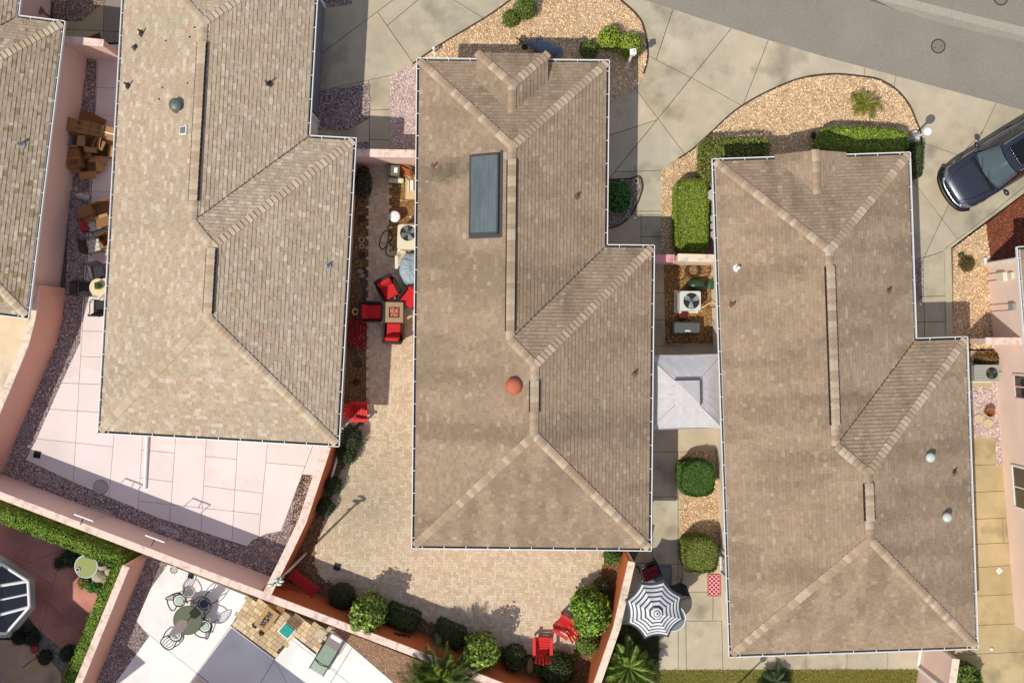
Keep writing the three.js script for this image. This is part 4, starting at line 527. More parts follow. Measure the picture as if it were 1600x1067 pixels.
// front gardens
shrub('round green shrub at the top edge, right one of the touching pair', 821, 11, 0.42, 0.8, MG, 301); shrub('smaller green shrub touching the left of its twin at the top edge', 798, 27, 0.33, 0.6, MG, 302);
shrub('round light green shrub above the small white post lamp, left of two', 953, 58, 0.44, 0.8, LG, 303); shrub('round green shrub directly under the head of the white post lamp', 986, 70, 0.48, 0.8, LG, 304); shrub('small half shaded shrub in the grey gravel right of the entry roof', 921, 77, 0.36, 0.6, MG, 305);
{ // L shaped clipped hedge at the corner of the right house: two blocks of one hedge
  const g = thing('hedge', 'L shaped hedge wrapping the upper left corner of the right house', 'hedge', 1150, 232, { h: 0.9 }); part(g, 'foliage', foliage(5200, boxSampler(2.6, 1.0, 0.85, 0.18, 311), { pal: OG.concat(MG), size: 0.075, seed: 311 }), leafMat); const b = part(g, 'foliage', foliage(2600, boxSampler(0.7, 0.95, 1.35, 0.18, 312), { pal: OG, size: 0.075, seed: 312 }), leafMat); b.position.set(-0.95, 0, 0.72); part(g, 'stem', merge([box(2.3, 0.8, 0.55, 0, 0.45, 0, 0.1), box(0.4, 0.8, 1.1, -0.95, 0.45, 0.72, 0.1)]), stemMat);
}
hedge('clipped green hedge in front of the right house, behind the white stone block', 1349, 219, 3.3, 0.95, 0.95, MG.concat(LG), 313, { dir: 2, power: 4 });
hedge('narrow shaded hedge at the upper right corner of the right house', 1431, 250, 0.5, 0.7, 1.3, DG, 314, { dir: 3 });
hedge('bright green block hedge between cream gravel and the right house wall', 1081, 337, 1.2, 1.0, 2.75, LG.map(c => c.map(k => k * 0.86 | 0)), 315, { power: 6 });
shrub('leafy shrub in the dark bed right of the middle house', 966, 306, 0.5, 0.9, [[50, 96, 36], [70, 130, 46], [40, 74, 30]], 316, { sz: 1.2, size: 0.1 });
palm('small yellow green palm on the cream gravel island', 1353, 163, { len: 0.78, droop: 0.34, wid: 0.22, count: 15, tr: 0.09, th: 0.3, seed: 321, pal: [[104, 118, 30], [130, 140, 40], [150, 130, 40], [86, 104, 30]], n: 16, flat: true });
hedge('round clipped hedge bush, upper one beside the white gazebo', 1089, 747, 1.3, 1.05, 1.3, [[56, 88, 26], [74, 108, 32], [48, 76, 24], [92, 124, 44]], 322, { power: 3.2, dens: 2300, size: 0.065 }); hedge('round clipped hedge bush, lower one near the red patterned doormat', 1094, 867, 1.3, 1.05, 1.3, [[98, 112, 36], [120, 128, 46], [80, 96, 32], [140, 146, 64]], 323, { power: 3.2, dens: 2300, size: 0.065 });
shrub('dry brown grass tuft in the cream gravel near the meter wall', 1513, 412, 0.28, 0.35, [[110, 92, 44], [84, 76, 36], [130, 110, 60]], 324, { name: 'grass_clump', cat: 'grass clump', size: 0.14, asp: 0.14 }); shrub('tiny green seedling above the brown grass tuft', 1503, 399, 0.1, 0.2, [[60, 96, 40], [80, 120, 50]], 325, { name: 'seedling', cat: 'seedling', dens: 2500 });
shrub('leafy green plant at the bottom edge beside the wide pink wall stub', 1508, 1062, 0.62, 0.9, MG.concat(BG.slice(2, 3)), 326, { size: 0.13 });
palm('small dark palm on the lawn at the bottom edge below the right house', 1212, 1066, { len: 0.8, droop: 0.3, wid: 0.34, count: 18, tr: 0.1, th: 0.25, seed: 327, pal: [[44, 66, 34], [56, 80, 40], [70, 92, 50]], flat: true });
palm('spreading palm below the striped umbrella', 983, 1042, { len: 1.25, droop: 0.3, wid: 0.36, count: 40, tr: 0.2, th: 0.7, ang: 0.6, seed: 328, pal: [[110, 138, 56], [134, 158, 70], [92, 120, 50], [168, 176, 90]], n: 40 });
palm('big sago palm behind the orange wall at the bottom edge', 690, 1060, { len: 1.75, droop: 0.28, wid: 0.46, count: 54, tr: 0.2, th: 1.7, seed: 329, pal: [[70, 92, 24], [98, 116, 32], [128, 132, 44], [56, 78, 24]], n: 34, ang: 0.75 });
// brick patio shrubs
shrub('dark round shrub below the red bench', 533, 933, 0.52, 0.95, [[50, 62, 26], [62, 76, 34], [40, 52, 24]], 331, { dens: 2600, bump: 0.08, size: 0.06 });
shrub('bright variegated bush, left one along the orange south wall', 574, 961, 0.6, 2.2, BG, 332, { size: 0.14, dens: 900, bump: 0.42, asp: 0.7 }); shrub('bright variegated bush, right one with dangling white cane along the south wall', 752, 1022, 0.6, 2.1, BG, 333, { size: 0.14, dens: 900, bump: 0.42, asp: 0.7 });
hedge('low dark hedge between the left bright bush and its neighbour gap', 628, 966, 1.35, 0.75, 0.7, DG, 334, { dir: 21 }); hedge('low dark hedge left of the right bright bush', 702, 992, 1.2, 0.75, 0.75, DG, 335, { dir: 21 });
shrub('dark round shrub right of the right bright bush', 804, 1028, 0.48, 0.85, DG, 336, { dens: 2400 }); shrub('dark round shrub right of the tan boulder', 869, 1048, 0.68, 0.9, DG, 337, { dens: 2400, sx: 1.05 });
shrub('large glossy yellow green bush by the orange wall near two red chairs', 924, 959, 0.7, 1.7, [[106, 142, 28], [134, 168, 46], [80, 116, 22], [162, 190, 82], [92, 126, 26], [70, 98, 22]], 338, { size: 0.14, dens: 1500, sz: 1.2, bump: 0.36, asp: 0.65 }); shrub('green bush tucked below the large glossy bush', 917, 1006, 0.42, 0.9, MG, 339, { size: 0.1 });
shrub('small round green shrub at the lower right corner of the middle house', 957, 869, 0.32, 0.6, [[66, 100, 30], [84, 120, 40], [52, 84, 26]], 340, { dens: 2600 }); shrub('dark shaded shrub between the wall and the large glossy bush', 941, 917, 0.34, 0.8, DG, 341);
shrub('dark leafy shrub just below the red chair on the wall side', 547, 686, 0.44, 0.9, [[44, 64, 32], [64, 88, 44], [34, 50, 26]], 342, { sz: 1.25 }); shrub('dark shrub second in the row along the slanting wall', 541, 712, 0.36, 0.8, [[44, 64, 32], [64, 88, 44]], 343); shrub('dark shrub third in the row along the slanting wall', 520, 759, 0.32, 0.7, [[40, 58, 28], [58, 80, 40]], 344); shrub('dark shrub lowest in the row along the slanting wall', 507, 794, 0.34, 0.7, [[40, 58, 28], [54, 76, 40]], 345);
shrub('dark leafy vine plant in the top left of the brick path', 567, 285, 0.3, 1.0, [[50, 60, 30], [64, 76, 34], [36, 44, 22]], 346, { sz: 1.9, size: 0.1 });
// lower left: hedge on both wall arms
hedge('long trimmed hedge behind the terracotta patio, upper arm of the corner', 84, 834, 5.7, 1.6, 0.5, [[98, 132, 30], [120, 152, 40], [80, 112, 26], [140, 160, 56]], 351, { dir: 21.5, bump: 0.2, size: 0.09, dens: 900 }); hedge('long trimmed hedge along the hedge wall, lower arm of the corner', 150, 975, 5.0, 1.55, 0.5, [[98, 132, 30], [120, 152, 40], [80, 112, 26], [140, 160, 56]], 352, { dir: 113, bump: 0.2, size: 0.09, dens: 900 });
shrub('dark leafy plant left of the round glass table', 109, 872, 0.3, 0.5, [[44, 62, 36], [60, 80, 46]], 353, { size: 0.14 }); shrub('thin sprawling plant at the left of the dark leafy plant', 92, 880, 0.28, 0.3, [[60, 64, 36], [76, 82, 46]], 354, { size: 0.12, asp: 0.25, dens: 500 });
shrub('yellow flowering plant under the round glass table', 130, 910, 0.26, 0.4, [[150, 140, 44], [110, 124, 40], [90, 108, 40]], 355); shrub('bright green low plant beside the rocks', 143, 917, 0.2, 0.35, [[70, 130, 50], [90, 150, 70]], 356, { size: 0.12 }); shrub('leafy plant at the foot of the hedge below the rocks', 156, 922, 0.22, 0.35, MG, 357);
shrub('dark spiky plant beside the sunroom base', 28, 997, 0.26, 0.4, [[44, 50, 40], [58, 66, 50]], 358, { size: 0.16, asp: 0.2 }); shrub('dark green shrub between spiky plant and pink pot', 48, 998, 0.3, 0.5, [[36, 48, 34], [48, 62, 42]], 359); shrub('dark plant right of the pink pot', 68, 1028, 0.28, 0.45, [[48, 52, 36], [70, 70, 44]], 360); shrub('dark shrub at the lower end of the terracotta patio', 104, 1022, 0.3, 0.6, [[40, 58, 32], [56, 76, 40]], 361);
// ---------- things at the street side ----------
{ const t = thing('post_lamp', 'white post lamp with square lantern head over the round shrubs', 'post lamp', 979, 106); part(t, 'post', merge([cyl(0.05, 0.05, 1.7), cyl(0.09, 0.07, 0.12)]), mat.white); const h = part(t, 'lantern', merge([box(0.19, 0.26, 0.19, 0, 1.82, 0, 0.02), box(0.23, 0.03, 0.23, 0, 1.96, 0, 0.01), box(0.14, 0.05, 0.14, 0, 1.66, 0, 0.01)]), mat.white); part(h, 'finial', cyl(0.05, 0.02, 0.1, 0, 1.97, 0), mat.white); t.rotation.y = 0.15; }
{ const t = thing('post_lamp', 'white post lamp with round globe at the tip of the island', 'post lamp', 1419, 221); part(t, 'post', merge([cyl(0.05, 0.045, 1.55), cyl(0.1, 0.08, 0.1)]), mat.white); part(t, 'globe', sph(0.17, 0, 1.68, 0), M(srgb(245, 245, 240), { roughness: 0.3 })); part(t, 'collar', cyl(0.08, 0.1, 0.07, 0, 1.5, 0), mat.white); }
{ const t = thing('utility_box', 'small white box lying beside the globe post lamp', 'utility box', 1430, 213, { h: 0.1, dir: 70 }); part(t, 'box', box(0.36, 0.2, 0.18, 0, 0.1, 0, 0.02), mat.white); part(t, 'lid', box(0.38, 0.03, 0.2, 0, 0.21, 0, 0.01), mat.whiteMatte); }
{ const t = thing('stone_block', 'pale stone block at the left end of the front hedge', 'stone block', 1325, 202, { h: 0.3, dir: 4 }); const g = box(0.36, 0.42, 0.27, 0, 0.2, 0, 0.03); part(t, 'block', g, M(srgb(214, 210, 204), { map: T.concrete })); part(t, 'foot', box(0.44, 0.06, 0.34, -0.02, 0.03, 0.02, 0.02), M(srgb(196, 192, 186), { map: T.concrete })); }
{ const t = thing('spot_lamp', 'small black oval garden spot lamp in the shaded gravel by the gable', 'spot lamp', 1271, 212, { h: 0.15 }); part(t, 'head', sph(0.13, 0, 0.2, 0, 0.8, 0.5, 1.15), mat.black); part(t, 'stake', bar([0, 0, 0.03], [0, 0.16, 0], 0.018), mat.black); }
{ // rounded blue grey garden statue half hidden by the entry roof
  const t = thing('garden_statue', 'rounded blue grey sea animal statue beside the raised entry roof', 'statue', 850, 74, { h: 0.3, dir: 14 }), m = M(srgb(96, 112, 134), { roughness: 0.5 }); const b = lathe([[0, -0.52], [0.16, -0.46], [0.27, -0.28], [0.31, 0], [0.25, 0.26], [0.17, 0.4], [0.13, 0.52], [0, 0.58]], 20); b.rotateZ(Math.PI / 2); b.scale(1, 0.95, 0.9); b.translate(0.05, 0.28, 0); part(t, 'body', b, m);
  part(t, 'head', merge([sph(0.15, -0.52, 0.34, -0.03, 1.15, 0.95, 0.9), sph(0.09, -0.64, 0.28, -0.03, 1, 0.8, 1.1)]), m); part(t, 'flipper', merge([sph(0.13, -0.28, 0.14, 0.26, 0.7, 0.3, 1.3), sph(0.13, -0.28, 0.14, -0.28, 0.7, 0.3, 1.3)]), m); part(t, 'tail', sph(0.2, 0.6, 0.12, 0, 0.8, 0.2, 1.1), m); }
{ const t = thing('metal_ornament', 'dark twisted branch ornament left of the blue grey statue', 'ornament', 816, 66, { h: 0.3 }); part(t, 'branches', merge([tube([[0.1, 0, 0.1], [0.05, 0.25, 0.02], [-0.06, 0.4, -0.05], [-0.3, 0.5, -0.12]], 0.02, 14), tube([[0.05, 0.25, 0.02], [0.16, 0.4, -0.1], [0.1, 0.5, -0.2]], 0.018, 10), tube([[-0.02, 0.35, 0], [-0.15, 0.4, 0.1], [-0.22, 0.5, 0.02]], 0.015, 10)]), mat.iron); part(t, 'base', sph(0.12, 0.1, 0.04, 0.1, 1, 0.5, 1), mat.iron); }
{ const t = thing('standpipe', 'short white pipe standing at the upper left corner of the middle house', 'pipe', 679, 82); part(t, 'pipe', merge([cyl(0.04, 0.04, 0.5), cyl(0.055, 0.055, 0.08, 0, 0.46, 0)]), mat.white); part(t, 'foot', cyl(0.07, 0.07, 0.05), mat.whiteMatte); }
function manhole(label, px, py) { const t = thing('manhole_cover', label, 'manhole cover', px, py, { y: -0.012 }); part(t, 'rim', new THREE.TorusGeometry(0.265, 0.022, 6, 40).rotateX(Math.PI / 2).scale(1, 0.5, 1).translate(0, 0.004, 0), M(srgb(62, 54, 48), { roughness: 0.7 })); const c = part(t, 'cover', new THREE.CylinderGeometry(0.24, 0.24, 0.01, 32).translate(0, 0.002, 0), M(srgb(140, 132, 120), { map: T.asphalt })); part(c, 'pick_hole', merge([cyl(0.02, 0.02, 0.004, 0.12, 0.008, 0), cyl(0.02, 0.02, 0.004, -0.12, 0.008, 0.04)]), mat.black); }
manhole('round manhole cover in the road near the dark car', 1467, 72); manhole('manhole cover cut by the top edge of the picture', 1565, -3);
// drains
function drain(label, px, py, w, d, y = 0.04, m = mat.black) { const t = thing('drain_grate', label, 'drain grate', px, py, { y, dir: d }); const bars = []; for (let i = -3; i <= 3; i++) bars.push(box(w * 0.86, 0.02, w * 0.05, 0, 0.012, i * w * 0.13, 0.003)); part(t, 'frame', merge([box(w, 0.02, w * 0.08, 0, 0.012, w * 0.46, 0.003), box(w, 0.02, w * 0.08, 0, 0.012, -w * 0.46, 0.003), box(w * 0.08, 0.02, w * 0.84, w * 0.46, 0.012, 0, 0.003), box(w * 0.08, 0.02, w * 0.84, -w * 0.46, 0.012, 0, 0.003)]), m); part(t, 'pit', box(w * 0.9, 0.008, w * 0.9, 0, 0.002, 0, 0), mat.black); const b = part(t, 'bars', merge(bars), m); b.userData.kind = 'stuff'; return t; }
drain('square black drain in the lower left corner of the pink patio', 58, 710, 0.27, 12, 0.034); drain('square black drain in the shaded corner of the brick patio', 527, 885, 0.27, 15, 0.046); drain('grey square drain at the top of the white patio', 298, 899, 0.22, 15, 0.034, mat.darkGrey);
// ---------- the car ----------
{
  const t = thing('parked_car', 'dark grey blue estate car with sunroof and roof rails on the driveway', 'car', 1553, 256, { dir: 148 });   // local +x = nose
  const paint = new THREE.MeshPhysicalMaterial({ color: srgb(50, 56, 70), metalness: 0.55, roughness: 0.32, clearcoat: 1, clearcoatRoughness: 0.06 }), chrome = M(srgb(190, 192, 196), { metalness: 0.9, roughness: 0.2 }), blk = M(srgb(18, 18, 20), { roughness: 0.45 });
  // lower body lofted from stations: x, half width at belt, half width at sill, deck height, belt height
  const ST = [[2.36, 0.46, 0.5, 0.58, 0.50], [2.33, 0.62, 0.66, 0.66, 0.58], [2.24, 0.76, 0.8, 0.74, 0.66], [2.05, 0.855, 0.88, 0.83, 0.74], [1.75, 0.90, 0.925, 0.90, 0.81], [1.35, 0.915, 0.935, 0.955, 0.87], [0.95, 0.92, 0.935, 1.0, 0.92], [0.4, 0.925, 0.935, 1.0, 0.95], [-0.6, 0.925, 0.935, 1.0, 0.97], [-1.5, 0.91, 0.925, 1.02, 0.98], [-2.05, 0.86, 0.89, 1.02, 0.98], [-2.28, 0.76, 0.8, 0.98, 0.94], [-2.34, 0.6, 0.66, 0.86, 0.82]];
  const ring = s => { const [x, wb, ws, hd, hb] = s, r = []; const pr = [[0, hd], [0.35, hd - 0.004], [0.66, hd - 0.018], [0.86, hd - 0.05], [0.97, hb - 0.01], [1.0, hb - 0.1]]; for (const [f, y] of pr) r.push([x, y, wb * f]); r.push([x, 0.55 * hb + 0.06, ws]); r.push([x, 0.32, ws * 0.99]); r.push([x, 0.22, ws * 0.93]); return r; };
  const gb = new GB(); const ringF = s => { const r = ring(s); return r.slice().reverse().map(p => [p[0], p[1], -p[2]]).concat(r.slice(1)); };
  const body = () => { const P = [], I = []; const n = ringF(ST[0]).length; ST.forEach(s => ringF(s).forEach(p => P.push(...p))); for (let i = 0; i + 1 < ST.length; i++) for (let j = 0; j + 1 < n; j++) { const a = i * n + j, b = a + 1, c = a + n, d = c + 1; I.push(a, c, b, b, c, d); } for (const [st, fl] of [[0, 0], [ST.length - 1, 1]]) for (let j = 1; j + 1 < n; j++) { const o = st * n; fl ? I.push(o, o + j + 1, o + j) : I.push(o, o + j, o + j + 1); } const g = new THREE.BufferGeometry(); g.setAttribute('position', new THREE.Float32BufferAttribute(P, 3)); g.setIndex(I); g.computeVertexNormals(); const uv = new Float32Array(P.length / 3 * 2); g.setAttribute('uv', new THREE.BufferAttribute(uv, 2)); return g; };
  paint.side = THREE.DoubleSide; part(t, 'body', body(), paint);
  // greenhouse: roof shell, pillars, glass
  const R0 = [[0.22, 0.60, 1.44], [-0.3, 0.63, 1.50], [-1.2, 0.62, 1.50], [-1.95, 0.56, 1.43]]; const rf = () => { const P = [], I = []; R0.forEach(([x, w, h]) => [[-1, -0.05], [-0.9, 0.0], [-0.5, 0.035], [0, 0.045], [0.5, 0.035], [0.9, 0.0], [1, -0.05]].forEach(([f, d]) => P.push(x + (1 - Math.abs(f)) * (x > 0 ? 0.12 : 0), h + d, w * f))); for (let i = 0; i < 3; i++) for (let j = 0; j < 6; j++) { const a = i * 7 + j; I.push(a, a + 7, a + 1, a + 1, a + 7, a + 8); } const g = new THREE.BufferGeometry(); g.setAttribute('position', new THREE.Float32BufferAttribute(P, 3)); g.setIndex(I); g.computeVertexNormals(); g.setAttribute('uv', new THREE.BufferAttribute(new Float32Array(P.length / 3 * 2), 2)); return g; };
  const roof = part(t, 'roof', rf(), paint); part(roof, 'sunroof', box(0.62, 0.02, 0.8, -0.28, 1.55, 0, 0.01), M(srgb(14, 15, 18), { roughness: 0.12 })); part(roof, 'sunroof', box(0.7, 0.02, 0.8, -1.25, 1.55, 0, 0.01), M(srgb(20, 21, 26), { roughness: 0.12 }));
  for (const s of [-1, 1]) { part(roof, 'roof_rail', tube([[0.1, 1.45, 0.57 * s], [-0.2, 1.53, 0.59 * s], [-1.2, 1.53, 0.585 * s], [-1.8, 1.46, 0.545 * s]], 0.022, 24), chrome); }
  part(roof, 'cross_bar', box(0.06, 0.03, 1.14, -0.78, 1.565, 0, 0.01), chrome);
  const gl = new THREE.MeshPhysicalMaterial({ color: srgb(176, 210, 214), roughness: 0.03, transmission: 0.85, thickness: 0, ior: 1.5, side: THREE.DoubleSide }); const dk = new THREE.MeshPhysicalMaterial({ color: srgb(24, 28, 32), roughness: 0.05, clearcoat: 1, side: THREE.DoubleSide });
  const curved = (A, B, n, m) => { const g2 = new GB(); for (let i = 0; i < n; i++) for (let j = 0; j < 4; j++) { const p = (u, v) => { const q = A(u), r = B(u); return [q[0] + (r[0] - q[0]) * v, q[1] + (r[1] - q[1]) * v, q[2] + (r[2] - q[2]) * v]; }; g2.quad(p(i / n, j / 4), p((i + 1) / n, j / 4), p((i + 1) / n, (j + 1) / 4), p(i / n, (j + 1) / 4)); } return part(t, m[0], g2.geo(), m[1]); };
  const wl = u => [1.06 - 0.2 * Math.pow(2 * u - 1, 2), 0.99 - 0.02 * Math.abs(2 * u - 1), (2 * u - 1) * 0.76], wu = u => [0.34 - 0.11 * Math.pow(2 * u - 1, 2), 1.465 - 0.05 * Math.pow(2 * u - 1, 4), (2 * u - 1) * 0.575];
  curved(wl, wu, 10, ['windshield', gl]); curved(u => [-2.2, 1.0, (2 * u - 1) * 0.72], u => [-1.95, 1.42, (2 * u - 1) * 0.54], 6, ['rear_window', dk]);
  for (const s of [-1, 1]) { const g3b = new GB(); g3b.quad([0.9, 0.985, 0.84 * s], [0.2, 1.43, 0.6 * s], [-0.85, 1.48, 0.63 * s], [-0.85, 0.99, 0.87 * s]); g3b.quad([-0.85, 0.99, 0.87 * s], [-0.85, 1.48, 0.63 * s], [-1.9, 1.4, 0.56 * s], [-2.1, 1.0, 0.8 * s]); part(t, 'side_window', g3b.geo(), dk); part(t, 'pillar', merge([bar([0.86, 0.985, 0.77 * s], [0.24, 1.44, 0.585 * s], 0.04), bar([-0.62, 0.98, 0.86 * s], [-0.62, 1.47, 0.63 * s], 0.035), bar([-2.15, 1.0, 0.78 * s], [-1.95, 1.42, 0.55 * s], 0.06)]), paint); part(t, 'window_trim', bar([0.9, 0.985, 0.865 * s], [-2.0, 1.005, 0.87 * s], 0.015), chrome); }
  part(t, 'cowl', box(0.16, 0.03, 1.5, 1.09, 0.985, 0, 0.01), blk); part(t, 'dashboard', box(0.5, 0.12, 1.36, 0.72, 0.9, 0, 0.04), M(srgb(60, 62, 64))); part(t, 'wiper', merge([bar([1.08, 1.015, 0.1], [0.84, 1.12, 0.55], 0.012), bar([1.08, 1.015, -0.45], [0.9, 1.1, 0.02], 0.012)]), blk);
  for (const s of [-1, 1]) part(t, 'seat', merge([box(0.5, 0.16, 0.5, 0.0, 0.72, 0.37 * s, 0.06), box(0.16, 0.6, 0.48, -0.26, 1.0, 0.37 * s, 0.06), box(0.1, 0.18, 0.26, -0.26, 1.36, 0.37 * s, 0.04)]), M(srgb(170, 160, 140)));
  part(t, 'steering_wheel', new THREE.TorusGeometry(0.18, 0.018, 6, 24).rotateY(Math.PI / 2 - 0.4).translate(0.42, 0.96, -0.37), blk);
  part(t, 'grille', box(0.06, 0.2, 0.9, 2.335, 0.52, 0, 0.02), blk); part(t, 'grille_trim', tube([[2.31, 0.72, -0.64], [2.40, 0.69, -0.42], [2.43, 0.68, 0], [2.40, 0.69, 0.42], [2.31, 0.72, 0.64]], 0.038, 40, 8), chrome);
  part(t, 'bumper', tube([[1.95, 0.4, -0.92], [2.28, 0.42, -0.72], [2.42, 0.42, -0.3], [2.44, 0.42, 0], [2.42, 0.42, 0.3], [2.28, 0.42, 0.72], [1.95, 0.4, 0.92]], 0.09, 40, 8), blk);
  for (const s of [-1, 1]) { const hl = sph(0.17, 0, 0, 0, 1.5, 0.4, 0.55).rotateY(0.75 * s).translate(2.13, 0.70, 0.69 * s); part(t, 'headlight', hl, new THREE.MeshPhysicalMaterial({ color: srgb(120, 126, 134), roughness: 0.1, metalness: 0.4, clearcoat: 1 })); part(t, 'hood_crease', tube([[1.1, 1.0, 0.66 * s], [1.7, 0.935, 0.62 * s], [2.1, 0.82, 0.5 * s], [2.26, 0.735, 0.42 * s]], 0.012, 20), paint); const mr = part(t, 'mirror', sph(0.12, 0.74, 1.05, 1.06 * s, 0.75, 0.75, 1.15), paint); part(mr, 'mirror_arm', bar([0.76, 1.0, 0.88 * s], [0.74, 1.03, 1.0 * s], 0.025), blk);
    for (const x of [1.42, -1.38]) { const w = part(t, 'wheel', new THREE.CylinderGeometry(0.34, 0.34, 0.23, 28).rotateX(Math.PI / 2).translate(x, 0.34, 0.83 * s), blk); part(w, 'rim', new THREE.CylinderGeometry(0.23, 0.23, 0.24, 20).rotateX(Math.PI / 2).translate(x, 0.34, 0.833 * s), chrome); } }
}
// ---------- alley with cardboard boxes ----------
function carton(label, px, py, w, h, d, o = {}) {                     // open or shut cardboard box; (px,py) read at its top
  const t = thing('cardboard_box', label, 'cardboard box', px, py, { h: (o.y || 0) + h, y: o.y || 0.03, dir: o.dir, group: 'cardboard boxes in the left alley' }), m = mat.cardboard[o.m || 0], k = 0.012;
  part(t, 'side_panel', merge([box(w, h, k, 0, h / 2, d / 2 - k / 2, 0), box(w, h, k, 0, h / 2, -d / 2 + k / 2, 0), box(k, h, d - 2 * k, w / 2 - k / 2, h / 2, 0, 0), box(k, h, d - 2 * k, -w / 2 + k / 2, h / 2, 0, 0), box(w - 2 * k, k, d - 2 * k, 0, k, 0, 0)]), m);
  if (o.open) { for (const [sx, sz, a] of o.open) { const L = (sx ? w : d) / 2, g = box(sx ? L : w - 0.01, 0.008, sx ? d - 0.01 : L, sx ? L / 2 : 0, 0, sx ? 0 : L / 2, 0); if (sx) { g.rotateZ(a); if (sx < 0) g.rotateY(Math.PI); g.translate(sx * w / 2, h, 0); } else { g.rotateX(-a); if (sz < 0) g.rotateY(Math.PI); g.translate(0, h, sz * d / 2); } part(t, 'flap', g, mat.cardboard[(o.m + 1) % 4]); } }
  else { for (const s of [-1, 1]) part(t, 'flap', box(w, 0.01, d / 2 - 0.003, 0, h + 0.003, s * d / 4, 0), m); part(t, 'tape', box(w + 0.01, 0.004, 0.05, 0, h + 0.011, 0, 0), o.shiny ? mat.white : M(srgb(160, 120, 78), { roughness: 0.3 })); }
  if (o.print) { const pr = []; for (let i = 0; i < 7; i++) pr.push(box(0.03, 0.003, 0.05 + 0.05 * hash2(i, px), -0.1 + i * 0.045, h + 0.011, d * 0.22, 0)); pr.push(box(0.36, 0.003, 0.012, 0.03, h + 0.011, d * 0.22 + 0.09, 0), box(0.36, 0.003, 0.012, 0.03, h + 0.011, d * 0.22 - 0.08, 0)); const q = part(t, 'printed_marks', merge(pr), mat.black); q.userData.kind = 'stuff'; if (o.print > 1) q.rotation.y = Math.PI / 2; }
  return t;
}
carton('flattened cardboard sheet leaning behind the box pile', 143, 190, 0.95, 0.08, 0.6, { dir: 25, m: 2 });
carton('long closed cardboard box at the upper left of the pile with dark print', 118, 196, 0.95, 0.42, 0.5, { dir: 12, m: 0, print: 2, y: 0.5 });
carton('cardboard box in the middle of the upper row of the pile', 149, 203, 0.5, 0.42, 0.48, { dir: 14, m: 0, y: 0.35, print: 2 });
carton('cardboard box with shiny tape at the upper right of the pile', 169, 208, 0.55, 0.4, 0.5, { dir: 14, m: 1, shiny: 1, y: 0.25 });
carton('open cardboard box with dark hole at the left of the pile', 107, 218, 0.62, 0.4, 0.42, { dir: 4, m: 2, y: 0.3, open: [[0, 1, -1.2], [-1, 0, 0.05], [1, 0, 0.1]] });
carton('half open cardboard box in the centre of the pile', 141, 222, 0.5, 0.42, 0.4, { dir: 8, m: 0, y: 0.3, open: [[0, 1, -0.6], [1, 0, 0.7], [-1, 0, 0.2]] });
carton('small orange brown open box on the centre of the pile', 151, 224, 0.3, 0.3, 0.36, { dir: 24, m: 3, y: 0.5, open: [[1, 0, 0.3]] });
carton('large open box with dark inside at the lower right of the pile', 155, 234, 0.72, 0.3, 0.5, { dir: 4, m: 2, open: [[0, 1, 0.1], [1, 0, 0.1]] });
carton('small pale open box between the left and lower boxes', 129, 237, 0.34, 0.3, 0.34, { dir: 5, m: 1, y: 0.2, open: [[1, 0, 0.2]] });
carton('tall closed cardboard box with printed frame at the lower left of the pile', 114, 247, 0.5, 0.6, 0.72, { dir: -8, m: 2, print: 1 });
carton('open cardboard box at the bottom of the pile with a folded flap', 136, 257, 0.66, 0.42, 0.56, { dir: -4, m: 0, open: [[1, 0, -0.9], [0, 1, 0.2], [-1, 0, -0.3]] });
carton('big open cardboard box above the red cushioned chair', 160, 326, 0.92, 0.55, 0.66, { dir: -18, m: 1, open: [[0, 1, -0.1], [-1, 0, 0.15]] });
carton('small bright cardboard box on the corner of the big open one', 161, 340, 0.34, 0.3, 0.28, { dir: -15, m: 3, y: 0.25 });
carton('tilted cardboard box behind the floral cushion chair', 164, 373, 0.46, 0.4, 0.5, { dir: -35, m: 0, open: [[-1, 0, 0.1], [0, 1, -1.0]] });
{ const t = thing('garden_ornament', 'white stone garden ornament in the gravel below the box pile', 'ornament', 128, 306, { h: 0.2, dir: 15 }); part(t, 'figure', merge([sph(0.13, -0.1, 0.14, 0, 1, 0.9, 1), sph(0.16, 0.08, 0.12, 0.02, 1.1, 0.8, 0.9), sph(0.08, -0.18, 0.22, 0.02)]), M(srgb(206, 204, 200), { map: T.concrete })); part(t, 'plinth', box(0.44, 0.05, 0.28, 0, 0.03, 0, 0.01), M(srgb(180, 178, 172))); }
const floral = M(0xffffff, { map: tex(256, 0.4, (u, v) => { const d = fbm(u * 6, v * 6, 6, 3, 33), e = vnoise(u * 9, v * 9, 9, 4), l = vnoise(u * 14, v * 14, 14, 8); return e > 0.72 ? [0.12, 0.1, 0.08] : l > 0.78 ? [0.35, 0.3, 0.2] : [0.66 + 0.1 * d, 0.62 + 0.1 * d, 0.52 + 0.08 * d]; }) });
